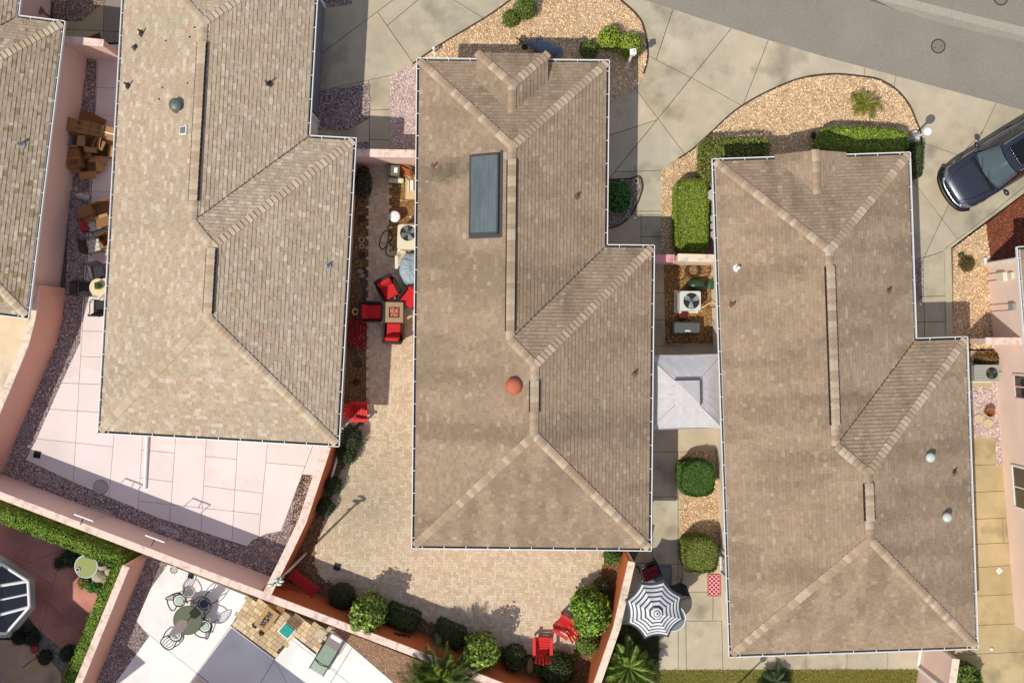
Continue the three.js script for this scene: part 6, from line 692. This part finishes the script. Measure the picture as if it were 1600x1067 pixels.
{ const t = thing('gas_cylinder_barrel', 'dark green barrel lying beside the white grey air conditioner', 'barrel', 1090, 445, { h: 0.3, dir: 3 }); const g = lathe([[0, -0.36], [0.16, -0.33], [0.22, -0.2], [0.23, 0], [0.22, 0.2], [0.14, 0.34], [0, 0.36]], 22).rotateZ(Math.PI / 2).translate(0, 0.24, 0); part(t, 'barrel', g, M(srgb(40, 66, 46), { roughness: 0.35 })); part(t, 'lid', lathe([[0, 0.05], [0.16, 0.04], [0.21, 0], [0.21, -0.04]], 26).rotateZ(-0.35).scale(0.75, 1, 1).translate(0.5, 0.55, -0.03), mat.green); part(t, 'support', merge([bar([-0.2, 0, 0.15], [-0.2, 0.15, 0.1], 0.025), bar([0.2, 0, -0.15], [0.2, 0.15, -0.1], 0.025), bar([0.48, 0, 0], [0.48, 0.55, 0], 0.03)]), mat.iron); }
{ const t = thing('storage_chest', 'dark grey rounded storage chest with a white logo label', 'storage chest', 1073, 512, { h: 0.55, dir: 1 }); part(t, 'chest', box(1.06, 0.4, 0.42, 0, 0.22, 0, 0.06), M(srgb(66, 70, 70))); part(t, 'lid', box(1.1, 0.16, 0.46, 0, 0.47, 0, 0.075), M(srgb(84, 90, 90), { roughness: 0.5 })); part(t, 'label_plate', box(0.2, 0.006, 0.05, 0.05, 0.552, 0.12, 0), mat.white); part(t, 'handle', box(0.36, 0.025, 0.03, 0.08, 0.5, 0.24, 0.008), mat.black); }
{ const t = thing('cushion', 'dark red cushion wedged between air conditioner and storage chest', 'cushion', 1068, 494, { h: 0.15, dir: -60 }); part(t, 'cushion', box(0.42, 0.12, 0.26, 0, 0.12, 0, 0.05), M(srgb(96, 20, 24), { map: T.cloth })); part(t, 'tie', bar([0.2, 0.12, 0], [0.26, 0.06, 0.05], 0.01), mat.darkRed); }
{ const t = thing('hose_bib', 'small grey tap on the wall beside the storage chest', 'tap', 1112, 507, { h: 0.5 }); t.position.y = 0.45; part(t, 'tap', merge([bar([0.2, 0, 0], [-0.05, 0, 0], 0.025), bar([-0.05, 0, 0], [-0.05, -0.1, 0], 0.02)]), mat.steel); part(t, 'wheel_handle', new THREE.TorusGeometry(0.05, 0.012, 6, 16).rotateX(Math.PI / 2).translate(-0.02, 0.07, 0), mat.steel); }
{ const t = thing('conduit_run', 'cream pipes between the white grey air conditioner and the wall', 'pipe', 1106, 478, { h: 0.4 }); part(t, 'pipe', tube([[-0.22, 0.3, 0.1], [-0.02, 0.42, -0.06], [0.2, 0.6, -0.12], [0.28, 1.4, -0.14]], 0.022, 16), M(srgb(226, 196, 150))); part(t, 'pipe', tube([[-0.22, 0.2, 0.14], [0.0, 0.3, 0.06], [0.22, 0.5, 0.04], [0.28, 0.9, 0.02]], 0.018, 16), mat.black); part(t, 'switch_box', box(0.1, 0.24, 0.18, 0.27, 1.45, -0.14, 0.01), mat.grey); }
{ // pop up gazebo with a vented top
  const t = thing('gazebo', 'pale grey pop up gazebo canopy filling the gap between houses', 'gazebo', 1073, 613, { h: 2.4, dir: -1 }); const cl = M(srgb(206, 204, 206), { map: T.cloth, side: THREE.DoubleSide, roughness: 0.7 }), S = 1.38, y0 = 2.14, y1 = 2.54, s = 0.42; const sag = (a, b, w) => { const g = new GB(), N = 10, Q = 8; for (let i = 0; i < N; i++) for (let j = 0; j < Q; j++) { const f = (u, v) => { const x = -1 + 2 * u, k = S + (s - S) * v, y = y0 + (y1 - y0) * Math.pow(v, 0.92) - 0.07 * (1 - x * x) * (1 - v) * Math.sin(Math.PI * Math.min(1, v + 0.35)) + 0.008 * Math.sin(u * 23 + v * 7); const p = [x * k, y, k * (1 - 0.035 * (1 - x * x) * (1 - v))]; return [p[0] * a - p[2] * b, p[1], p[0] * b + p[2] * a]; }; g.quad(f(i / N, j / Q), f((i + 1) / N, j / Q), f((i + 1) / N, (j + 1) / Q), f(i / N, (j + 1) / Q)); } return g.geo(); };
  [[1, 0], [0, 1], [-1, 0], [0, -1]].forEach(([a, b]) => part(t, 'canopy_panel', sag(a, b), cl)); const vt = new GB(), q = 0.46, ap = [0.02, 2.78, 0.02], c4 = [[-q, 2.62, -q], [q, 2.62, -q], [q, 2.62, q], [-q, 2.62, q]]; for (let i = 0; i < 4; i++) vt.tri(ap, c4[(i + 1) % 4], c4[i]); part(t, 'vent_top', vt.geo(), cl); for (const [a, b] of [[1, 1], [1, -1], [-1, 1], [-1, -1]]) part(t, 'seam', tube([[a * s, y1 + 0.005, b * s], [a * 0.9, y0 + 0.215, b * 0.9], [a * S * 0.985, y0 + 0.012, b * S * 0.985]], 0.016, 14), M(srgb(178, 176, 180), { map: T.cloth })); part(t, 'vent_mesh', merge([box(s * 2.1, 0.1, 0.06, 0, 2.58, -s - 0.05, 0), box(0.06, 0.1, s * 2.1, s + 0.05, 2.58, 0, 0), box(s * 2, 0.09, 0.01, 0, 2.57, s, 0), box(0.01, 0.09, s * 2, -s, 2.57, 0, 0)]), mat.darkGrey);
  const val = []; for (const [a, b] of [[1, 0], [0, 1], [-1, 0], [0, -1]]) val.push(box(S * 2 - 0.05, 0.2, 0.012, 0, y0 - 0.1, S * 0.985, 0).rotateY(Math.atan2(b, a))); part(t, 'valance', merge(val), cl); for (const [a, b] of [[1, 1], [1, -1], [-1, 1], [-1, -1]]) { part(t, 'leg', box(0.035, y0, 0.035, a * (S - 0.04), y0 / 2, b * (S - 0.04), 0.005), mat.grey); part(t, 'roof_strut', bar([a * (S - 0.04), y0 - 0.02, b * (S - 0.04)], [a * 0.05, y1 + 0.02, b * 0.05], 0.014), mat.grey); }
}
{ const t = thing('armchair', 'dark red cushioned black armchair tucked above the striped umbrella', 'armchair', 1016, 894, { h: 0.5, dir: 68 }); part(t, 'seat_cushion', box(0.5, 0.13, 0.62, 0.08, 0.4, 0, 0.05), M(srgb(128, 18, 26), { map: T.cloth })); part(t, 'back_cushion', box(0.13, 0.42, 0.56, -0.16, 0.64, 0, 0.05, 0, 0, 0.25), M(srgb(128, 18, 26), { map: T.cloth })); part(t, 'frame', merge([box(0.04, 0.5, 0.7, -0.33, 0.66, 0, 0.01, 0, 0, 0.25), bar([-0.4, 0.9, -0.35], [-0.4, 0.9, 0.35], 0.02), box(0.6, 0.04, 0.7, 0, 0.3, 0, 0.01)]), mat.black); for (const s of [-1, 1]) { part(t, 'armrest', box(0.66, 0.04, 0.06, 0, 0.6, 0.36 * s, 0.012), mat.black); part(t, 'leg', box(0.04, 0.6, 0.04, 0.3, 0.3, 0.36 * s, 0.006), mat.black); part(t, 'leg', box(0.04, 0.4, 0.04, -0.3, 0.2, 0.36 * s, 0.006), mat.black); } }
{ const t = thing('side_table', 'small white side table above left of the dark red armchair', 'side table', 1004, 889, { h: 0.45, dir: -38 }); part(t, 'tabletop', box(0.34, 0.03, 0.22, 0, 0.42, 0, 0.01), mat.whiteMatte); for (const [a, b] of [[1, 1], [1, -1], [-1, 1], [-1, -1]]) part(t, 'leg', bar([a * 0.14, 0, b * 0.08], [a * 0.14, 0.41, b * 0.08], 0.014), mat.black); }
{ const t = thing('outdoor_rug', 'grey woven outdoor rug under the edge of the striped umbrella', 'rug', 1035, 902, { y: 0.006 }); part(t, 'rug', slab([[-0.65, -0.45], [0.35, -0.45], [0.35, 0.65], [-0.65, 0.65]], 0, 0.01), M(srgb(134, 136, 146), { map: tex(256, 0.5, (u, v) => g3(0.55 + 0.4 * (((Math.floor(u * 24) + Math.floor(v * 24)) % 2) ? 1 : 0) * (0.7 + 0.3 * hash2(Math.floor(u * 24), Math.floor(v * 24))))) })); part(t, 'binding', merge([box(1.0, 0.016, 0.03, -0.15, 0.006, -0.45, 0), box(0.03, 0.016, 1.1, 0.345, 0.006, 0.1, 0)]), mat.darkGrey); }
{ const t = thing('doormat', 'red doormat with white lattice pattern at the right house door', 'doormat', 1116, 914, { y: 0.005, dir: 0 }); part(t, 'mat', slab([[-0.25, -0.42], [0.25, -0.42], [0.25, 0.42], [-0.25, 0.42]], 0, 0.013), M(0xffffff, { map: tex(256, 0.333, (u, v) => { const a = u * 2, b = v * 2, w = 0; const p = Math.abs(((a + b) % 1 + 1) % 1 - 0.5), q = Math.abs(((a - b) % 1 + 1) % 1 - 0.5); return Math.min(p, q) < 0.075 ? [0.85, 0.72, 0.7] : [0.36, 0.015, 0.04]; }) })); part(t, 'border', merge([box(0.5, 0.016, 0.025, 0, 0.008, 0.42, 0), box(0.5, 0.016, 0.025, 0, 0.008, -0.42, 0), box(0.025, 0.016, 0.82, 0.24, 0.008, 0, 0), box(0.025, 0.016, 0.82, -0.24, 0.008, 0, 0)]), M(srgb(170, 30, 44))); }
{ // striped parasol, eight scalloped panels, real stripe bands
  const t = thing('striped_umbrella', 'black and white striped patio umbrella', 'umbrella', 1024, 954, { h: 2.3 }); tag(t, 'open patio umbrella with dark grey and white rings'); const gr = M(srgb(72, 78, 82), { map: T.cloth, side: THREE.DoubleSide }), wh = M(srgb(232, 234, 238), { map: T.cloth, side: THREE.DoubleSide }); const Rr = 1.15, off = 0.32; const prof = f => 2.62 - 0.46 * Math.pow(f, 1.25);
  const band = (f0, f1) => { const g = new GB(); for (let k = 0; k < 8; k++) for (let i = 0; i < 8; i++) { const pt = (f, u) => { const a0 = off + k * Math.PI / 4, a1 = a0 + Math.PI / 4, x = (Math.cos(a0) * (1 - u) + Math.cos(a1) * u), z = (Math.sin(a0) * (1 - u) + Math.sin(a1) * u), sc = 1 - 0.085 * f * 4 * u * (1 - u); return [x * Rr * f * sc, prof(f) - 0.05 * f * 4 * u * (1 - u), z * Rr * f * sc]; }; const a = pt(f0, i / 8), b = pt(f1, i / 8), c = pt(f1, (i + 1) / 8), d = pt(f0, (i + 1) / 8); g.quad(a, d, c, b); } return g.geo(); };
  const e = [0.18, 0.245, 0.34, 0.40, 0.49, 0.545, 0.635, 0.69, 0.775, 0.825, 0.90, 0.94, 0.9401, 1.0]; part(t, 'canopy_stripe', band(0.06, 0.18), wh); for (let i = 0; i + 1 < e.length; i++) part(t, 'canopy_stripe', band(e[i], e[i + 1]), i % 2 ? wh : gr);
  const cap = new GB(); for (let k = 0; k < 8; k++) { const a = off + k * Math.PI / 4, b = a + Math.PI / 4; cap.tri([0, 2.73, 0], [0.2 * Math.cos(b), 2.66, 0.2 * Math.sin(b)], [0.2 * Math.cos(a), 2.66, 0.2 * Math.sin(a)]); } part(t, 'vent_cap', cap.geo(), wh); part(t, 'vent_stripe', new THREE.TorusGeometry(0.115, 0.016, 5, 8).rotateX(Math.PI / 2).rotateY(0.2).scale(1, 0.6, 1).translate(0, 2.695, 0), gr); part(t, 'finial', sph(0.03, 0, 2.75, 0), mat.iron);
  for (let k = 0; k < 8; k++) { const a = off + k * Math.PI / 4; part(t, 'rib', bar([0.06 * Math.cos(a), 2.58, 0.06 * Math.sin(a)], [Rr * 0.98 * Math.cos(a), 2.14, Rr * 0.98 * Math.sin(a)], 0.012), mat.grey); } part(t, 'pole', cyl(0.024, 0.02, 2.75, 0, 0, 0, 10), mat.iron); part(t, 'base', lathe([[0, 0.1], [0.06, 0.1], [0.08, 0.06], [0.26, 0.04], [0.28, 0]], 24), mat.iron);
}
{ const t = thing('patio_table', 'round white rimmed glass table peeking out under the striped umbrella', 'table', 1051, 966, { h: 0.72 }); part(t, 'tabletop', lathe([[0, 0.72], [0.5, 0.72], [0.5, 0.7], [0, 0.7]], 32), M(srgb(120, 134, 140), { roughness: 0.1 })); part(t, 'rim', new THREE.TorusGeometry(0.5, 0.022, 6, 40).rotateX(Math.PI / 2).translate(0, 0.715, 0), mat.white); for (let k = 0; k < 4; k++) { const a = k * Math.PI / 2 + 0.6; part(t, 'leg', bar([0.36 * Math.cos(a), 0, 0.36 * Math.sin(a)], [0.3 * Math.cos(a), 0.7, 0.3 * Math.sin(a)], 0.02), mat.white); } }
patioChair('black metal chair almost hidden under the striped umbrella, right side', 1059, 925, 160, mesh1, mat.iron, { y: 0 });
// ---------- gap at the right edge ----------
{ const hex = (label, px, py) => { const t = thing('stepping_stone', label, 'stepping stone', px, py, { y: 0.012 }); part(t, 'stone', new THREE.CylinderGeometry(0.2, 0.21, 0.06, 6).translate(0, 0.03, 0), M(srgb(222, 206, 172), { map: T.concrete })); part(t, 'rim', new THREE.TorusGeometry(0.2, 0.012, 4, 6).rotateX(Math.PI / 2).rotateY(Math.PI / 6).translate(0, 0.055, 0), M(srgb(186, 172, 146))); }; hex('hexagonal stepping stone, left one of the three', 1529, 654); hex('hexagonal stepping stone carrying the brown clay pot', 1543, 644); hex('hexagonal stepping stone, lowest of the three', 1543, 661); }
{ const t = thing('flower_pot', 'brown clay pot on the hexagonal stone', 'flower pot', 1548, 644, { h: 0.3, y: 0.07 }); part(t, 'pot', lathe([[0, 0.01], [0.12, 0], [0.17, 0.22], [0.185, 0.22], [0.185, 0.26], [0.16, 0.26], [0.14, 0.1], [0, 0.08]], 24), M(srgb(166, 104, 64), { map: T.grain })); part(t, 'twig', merge([bar([0, 0.1, 0], [0.08, 0.34, 0.06], 0.01), bar([0, 0.1, 0], [-0.06, 0.36, 0.03], 0.01)]), mat.wood); }
{ const t = thing('leaf_pile', 'brown leaf litter and vine above the grey air conditioner', 'plant', 1544, 560, { h: 0.2 }); part(t, 'foliage', foliage(1500, ballSampler(0.5, 0.22, 0.24, 0.3, 421), { pal: [[110, 76, 40], [136, 98, 52], [84, 60, 34], [120, 110, 50]], size: 0.09, seed: 421 }), leafMat); part(t, 'stem', tube([[-0.4, 0, 0], [0, 0.2, 0.05], [0.42, 0.1, 0]], 0.014, 14), mat.wood); }
{ const t = thing('wall_conduit', 'thin brown cable from the grey air conditioner to the wall box', 'cable', 1567, 578, { h: 0.5 }); part(t, 'cable', tube([[-0.16, 0.4, 0.1], [0.06, 0.5, 0.06], [0.24, 0.7, 0.08], [0.36, 1.2, 0.08]], 0.014, 16), M(srgb(150, 96, 64))); part(t, 'wall_box', box(0.08, 0.2, 0.16, 0.34, 1.25, 0.08, 0.01), mat.offWhite); }
{ const t = thing('paper_scrap', 'white square scrap lying on the tan slabs at the right', 'paper', 1562, 892, { y: 0.006, dir: 45 }); part(t, 'sheet', box(0.2, 0.006, 0.2, 0, 0.004, 0, 0), mat.white); part(t, 'fold', box(0.08, 0.006, 0.08, 0.01, 0.01, -0.01, 0), M(srgb(200, 196, 186))); }
{ const t = thing('ground_lamp', 'small white cap light on the tan slabs near the lower right', 'ground light', 1550, 1014); part(t, 'cap', lathe([[0, 0.07], [0.05, 0.06], [0.07, 0.02], [0.07, 0]], 16), mat.white); part(t, 'flange', cyl(0.09, 0.09, 0.012), mat.grey); }
// ---------- lower left terrace ----------
{ const t = thing('glass_table', 'round green glass table with grey rim on the terracotta patio', 'table', 134, 885, { h: 0.75, y: 0.02 }); part(t, 'tabletop', cyl(0.42, 0.42, 0.012, 0, 0.73, 0, 36), M(srgb(150, 160, 96), { roughness: 0.15 })); part(t, 'rim', new THREE.TorusGeometry(0.43, 0.025, 8, 40).rotateX(Math.PI / 2).translate(0, 0.735, 0), M(srgb(206, 212, 216), { roughness: 0.4 })); part(t, 'stand', merge([bar([-0.3, 0, -0.3], [0.3, 0.72, 0.3], 0.02), bar([0.3, 0, -0.3], [-0.3, 0.72, 0.3], 0.02)]), mat.white); }
{ const t = thing('candle_ring', 'small dark dish with pale ring at the edge of the green glass table', 'dish', 121, 890, { h: 0.78 }); t.position.y = 0.765; part(t, 'ring', new THREE.TorusGeometry(0.075, 0.02, 7, 24).rotateX(Math.PI / 2).translate(0, 0.02, 0), M(srgb(206, 212, 216))); part(t, 'dish', cyl(0.06, 0.065, 0.02), mat.black); }
for (const [x, y, s, lab] of [[137, 856, 0.22, 'pale rock at the top left of the rock garden'], [181, 868, 0.24, 'pale rock in the corner of the two hedges'], [156, 900, 0.27, 'largest pale rock right of the round glass table'], [160, 884, 0.18, 'pale rock above the largest one'], [172, 893, 0.17, 'pale rock against the lower hedge arm'], [165, 910, 0.16, 'pale rock below the largest one']]) { const t = thing('rock', lab, 'rock', x, y), g = new THREE.IcosahedronGeometry(s, 2), p = g.attributes.position; for (let i = 0; i < p.count; i++) { const k = 0.75 + 0.5 * fbm(p.getX(i) * 6 + x, p.getZ(i) * 6 + p.getY(i) * 5 + y, 0, 3, 3); p.setXYZ(i, p.getX(i) * k * 1.15, p.getY(i) * k * 0.7, p.getZ(i) * k); } g.computeVertexNormals(); g.translate(0, s * 0.35, 0); part(t, 'rock', g, M(srgb(206, 194, 170), { map: T.concrete })); }
gravel('dark slate chips in the rock garden between the hedges', [[128, 850], [140, 848], [190, 872], [165, 925], [150, 925], [148, 900]], [[96, 98, 108], [76, 78, 86], [120, 120, 126]], 0.035, 0.03, 480, 121);
{ const t = thing('flower_pot', 'pink round dish pot beside the sunroom', 'flower pot', 52, 1015, { h: 0.2, y: 0.02 }); part(t, 'pot', lathe([[0, 0.06], [0.1, 0.05], [0.16, 0.16], [0.175, 0.16], [0.13, 0], [0, 0]], 22), M(srgb(206, 84, 92), { side: THREE.DoubleSide })); part(t, 'fill', cyl(0.12, 0.12, 0.01, 0, 0.1, 0), M(srgb(186, 66, 76))); }
{ const t = thing('garden_rake', 'thin wooden handled rake lying on the path beside the gravel', 'rake', 47, 1034, { y: 0.03, dir: -36 }); part(t, 'handle', bar([-0.35, 0.02, 0], [0.35, 0.02, 0], 0.016), mat.wood); part(t, 'head', box(0.04, 0.03, 0.2, 0.36, 0.02, 0, 0.005), mat.iron); }
// white patio furniture
{ const t = thing('patio_table', 'round olive topped patio table on the white patio', 'table', 293, 969, { h: 0.74, y: 0.03 }); part(t, 'tabletop', lathe([[0, 0.74], [0.53, 0.74], [0.545, 0.73], [0.545, 0.715], [0, 0.71]], 40), M(srgb(98, 104, 82), { roughness: 0.8 })); part(t, 'rim', new THREE.TorusGeometry(0.545, 0.016, 6, 44).rotateX(Math.PI / 2).translate(0, 0.728, 0), mat.iron); for (let k = 0; k < 4; k++) { const a = k * Math.PI / 2 + 0.3; part(t, 'leg', tube([[0.4 * Math.cos(a), 0, 0.4 * Math.sin(a)], [0.28 * Math.cos(a), 0.35, 0.28 * Math.sin(a)], [0.36 * Math.cos(a), 0.7, 0.36 * Math.sin(a)]], 0.018, 12), mat.iron); } }
{ const t = thing('closed_umbrella', 'closed mauve umbrella slanting over the olive patio table', 'umbrella', 293, 969, { h: 0.74, y: 0.03, dir: 0 }); part(t, 'pole', bar([0, 0, 0], [0, 2.6, 0], 0.02), mat.iron); const P = new THREE.CatmullRomCurve3([v3([0, 1.15, 0]), v3([0, 1.9, 0]), v3([0, 2.58, 0])]); const g = lathe([[0.06, 1.1], [0.17, 1.2], [0.19, 1.45], [0.15, 1.9], [0.08, 2.3], [0.03, 2.52], [0, 2.56]], 14), p = g.attributes.position; for (let i = 0; i < p.count; i++) { const a = Math.atan2(p.getZ(i), p.getX(i)), k = 1 + 0.18 * Math.sin(a * 8); p.setX(i, p.getX(i) * k); p.setZ(i, p.getZ(i) * k); } g.computeVertexNormals(); part(t, 'folded_canopy', g, M(srgb(240, 228, 228), { map: T.cloth, side: THREE.DoubleSide })); part(t, 'finial', sph(0.04, 0, 2.66, 0), mat.black); part(t, 'base', lathe([[0, 0.1], [0.2, 0.06], [0.22, 0]], 20), mat.iron); }
function ironChair(label, px, py, dir, cush) { const t = thing('iron_chair', label, 'chair', px, py, { h: 0.5, dir, y: 0.03, group: 'wrought iron chairs round the olive table' }), r = 0.022; part(t, 'seat_ring', new THREE.TorusGeometry(0.23, r, 6, 30).rotateX(Math.PI / 2).translate(0, 0.43, 0), mat.iron); part(t, 'seat_cushion', cyl(0.17, 0.16, 0.05, 0.01, 0.42, 0, 20), cush); const B = a => [-0.2 - 0.14 * a, 0.45 + 0.5 * a]; part(t, 'back_frame', tube([[-0.14, 0.43, -0.19], [-0.28, 0.7, -0.27], [-0.36, 0.9, -0.2], [-0.38, 0.96, 0], [-0.36, 0.9, 0.2], [-0.28, 0.7, 0.27], [-0.14, 0.43, 0.19]], r, 40), mat.iron); for (const s of [-0.14, -0.05, 0.05, 0.14]) part(t, 'back_bar', tube([[-0.2, 0.45, s * 0.9], [-0.28, 0.65, s * 1.25], [-0.37, 0.93, s * 0.8]], 0.014, 12, 5), mat.iron); for (const s of [-1, 1]) { part(t, 'armrest', tube([[-0.29, 0.72, 0.26 * s], [-0.05, 0.68, 0.34 * s], [0.18, 0.64, 0.33 * s], [0.22, 0.52, 0.28 * s], [0.14, 0.43, 0.2 * s]], r, 24), mat.iron); part(t, 'leg', tube([[0.14, 0.43, 0.17 * s], [0.2, 0.2, 0.22 * s], [0.26, 0, 0.25 * s]], r, 10), mat.iron); part(t, 'leg', tube([[-0.14, 0.43, 0.17 * s], [-0.22, 0.2, 0.22 * s], [-0.3, 0, 0.25 * s]], r, 10), mat.iron); } return t; }
const mint = M(srgb(186, 206, 194), { map: T.cloth }), navy = M(srgb(60, 74, 106), { map: T.cloth }); ironChair('black iron chair with mint cushion at the upper left of the olive table', 279, 939, 62, mint); ironChair('black iron chair with navy cushion at the upper right of the olive table', 318, 944, 138, navy); ironChair('black iron chair with mint cushion at the lower right of the olive table', 319, 979, 205, mint); ironChair('black iron chair at the lower left of the olive table under the closed umbrella', 273, 993, -48, mint);
{ const t = thing('stone_plaque', 'pale round mosaic stone on the white patio near the wall', 'stone', 271, 890, { y: 0.034 }); part(t, 'disc', cyl(0.15, 0.15, 0.012, 0, 0, 0, 24), M(srgb(206, 204, 198), { map: T.concrete })); part(t, 'chip', merge([cyl(0.03, 0.03, 0.01, -0.1, 0.012, -0.05), cyl(0.025, 0.025, 0.01, -0.05, 0.012, 0.1), cyl(0.02, 0.02, 0.01, -0.12, 0.012, 0.04), new THREE.TorusGeometry(0.15, 0.012, 5, 14, 1.4).rotateX(Math.PI / 2).translate(0, 0.014, 0)]), mat.darkGrey).userData.kind = 'stuff'; }
{ const t = thing('fire_planter', 'rectangular tan fire table with dark stones on the tumbled pavers', 'fire table', 416, 968, { h: 0.5, dir: -53, y: 0.03 }), s = M(srgb(176, 144, 98), { map: T.grain }); part(t, 'base', box(0.84, 0.42, 0.5, 0, 0.22, 0, 0.02), s); part(t, 'rim', merge([box(0.9, 0.05, 0.17, 0, 0.45, 0.2, 0.01), box(0.9, 0.05, 0.17, 0, 0.45, -0.2, 0.01), box(0.13, 0.05, 0.24, 0.38, 0.45, 0, 0.01), box(0.13, 0.05, 0.24, -0.38, 0.45, 0, 0.01)]), M(srgb(186, 154, 108), { map: T.grain })); const R = rng(15), gb = new GB(true); for (let i = 0; i < 160; i++) { const x = (R() - 0.5) * 0.6, z = (R() - 0.5) * 0.2, r = 0.02, y = 0.44, c = srgb(...(R() < 0.25 ? [190, 190, 196] : [50, 48, 54])), top = [x, y + r, z]; for (let k = 0; k < 5; k++) { const a = k * 1.2566, b = a + 1.2566; gb.tri(top, [x + r * Math.cos(b), y, z + r * Math.sin(b)], [x + r * Math.cos(a), y, z + r * Math.sin(a)], c); } } part(t, 'fire_stones', gb.geo(), M(0xffffff, { vertexColors: true, side: THREE.DoubleSide })).userData.kind = 'stuff'; part(t, 'side_door', box(0.4, 0.3, 0.02, 0.1, 0.22, 0.26, 0.005), mat.wicker); }
{ const a = pot('small terracotta pot left of the tan fire table end', 400, 975, 0.085, 0.2, mat.terracotta, [[60, 50, 34], [80, 62, 40]], 431); const b = pot('small terracotta pot right of the tan fire table end', 411, 986, 0.085, 0.2, mat.terracotta, [[60, 50, 34], [80, 62, 40]], 432); }
{ const t = thing('brick_post', 'small brown wooden block at the wall end of the tan fire table', 'block', 438, 951, { h: 0.4, dir: -53 }); part(t, 'block', box(0.16, 0.4, 0.3, 0, 0.2, 0, 0.01), mat.terracotta); part(t, 'cap', box(0.2, 0.04, 0.34, 0, 0.41, 0, 0.01), mat.wood); }
{ const t = thing('patio_chair', 'white framed chair with bright teal cushion on the tumbled pavers', 'chair', 448, 985, { h: 0.42, dir: 130, y: 0.03 }); part(t, 'seat_cushion', box(0.44, 0.08, 0.44, 0, 0.42, 0, 0.03), M(srgb(40, 160, 150), { map: T.cloth })); part(t, 'seat_frame', box(0.54, 0.04, 0.52, 0, 0.37, 0, 0.01), mat.white); part(t, 'backrest', merge([tube([[-0.27, 0.38, -0.25], [-0.42, 0.85, -0.25], [-0.43, 0.88, 0], [-0.42, 0.85, 0.25], [-0.27, 0.38, 0.25]], 0.018, 30), box(0.02, 0.38, 0.44, -0.36, 0.66, 0, 0.005, 0, 0, 0.3)]), M(srgb(150, 138, 124))); for (const [a, b] of [[1, 1], [1, -1], [-1, 1], [-1, -1]]) part(t, 'leg', bar([a * 0.24, 0, b * 0.23], [a * 0.24, 0.37, b * 0.23], 0.018), mat.white); }
{ const t = thing('stone_mat', 'pale square stone slab lying on the tumbled pavers', 'stone slab', 501, 990, { y: 0.035, dir: 34 }); part(t, 'slab', box(0.36, 0.03, 0.36, 0, 0.015, 0, 0.01), M(srgb(212, 202, 184), { map: T.concrete })); part(t, 'edge', box(0.38, 0.012, 0.38, 0, 0.004, 0, 0), M(srgb(180, 168, 150))); }
struct('kerb', slab(GP([[493, 1023], [518, 985], [523, 988], [497, 1027]]), 0, 0.12), mat.whiteSlab[0]);
{ const t = thing('chaise_longue', 'sun lounger with sage green sling and white pillow on the white patio', 'sun lounger', 510, 1023, { h: 0.35, dir: 121, y: 0.03 }), sg = M(srgb(146, 166, 150), { map: T.cloth, side: THREE.DoubleSide }), fr = mat.darkGrey; part(t, 'seat_sling', box(0.72, 0.025, 0.58, 0.02, 0.34, 0, 0.01), sg); part(t, 'foot_sling', box(0.44, 0.025, 0.58, 0.58, 0.315, 0, 0.01, 0, 0, -0.1), M(srgb(166, 184, 170), { map: T.cloth })); part(t, 'back_sling', box(0.62, 0.025, 0.58, -0.62, 0.44, 0, 0.01, 0, 0, -0.36), M(srgb(134, 128, 126), { map: T.cloth })); part(t, 'pillow', box(0.2, 0.07, 0.46, -0.82, 0.55, 0, 0.03, 0, 0, -0.36), mat.white); for (const s of [-1, 1]) { part(t, 'side_rail', tube([[-0.92, 0.56, 0.31 * s], [-0.34, 0.35, 0.31 * s], [0.3, 0.35, 0.31 * s], [0.8, 0.3, 0.31 * s]], 0.02, 24), fr); for (const x of [-0.4, 0.55]) part(t, 'leg', bar([x, 0, 0.3 * s], [x, 0.34, 0.3 * s], 0.018), fr); part(t, 'armrest', tube([[-0.4, 0.36, 0.32 * s], [-0.3, 0.54, 0.33 * s], [0.1, 0.54, 0.33 * s], [0.2, 0.36, 0.32 * s]], 0.016, 18), fr); } part(t, 'cross_bar', tube([[0.36, 0.37, -0.3], [0.43, 0.4, 0], [0.36, 0.37, 0.3]], 0.018, 14), fr); }
// entrance of the far left house
{ const t = thing('timber_post', 'leaning timber board at the entrance of the far left house', 'timber board', 58, 8, { h: 0.4, dir: 48, y: 0.02 }); part(t, 'board', box(1.2, 0.06, 0.22, 0, 0.5, 0, 0.01, 0, 0, 0.4), mat.wood); part(t, 'prop', bar([0.4, 0, 0], [0.4, 0.65, 0], 0.03), mat.wood); }
{ const t = thing('garden_light_post', 'lamp post below the lower edge whose shadow reaches the lawn', 'lamp post', 1147, 1075); part(t, 'post', cyl(0.04, 0.03, 2.1), mat.iron); part(t, 'lamp_head', sph(0.12, 0, 2.18, 0), mat.black); }
renderer.render(scene, camera);
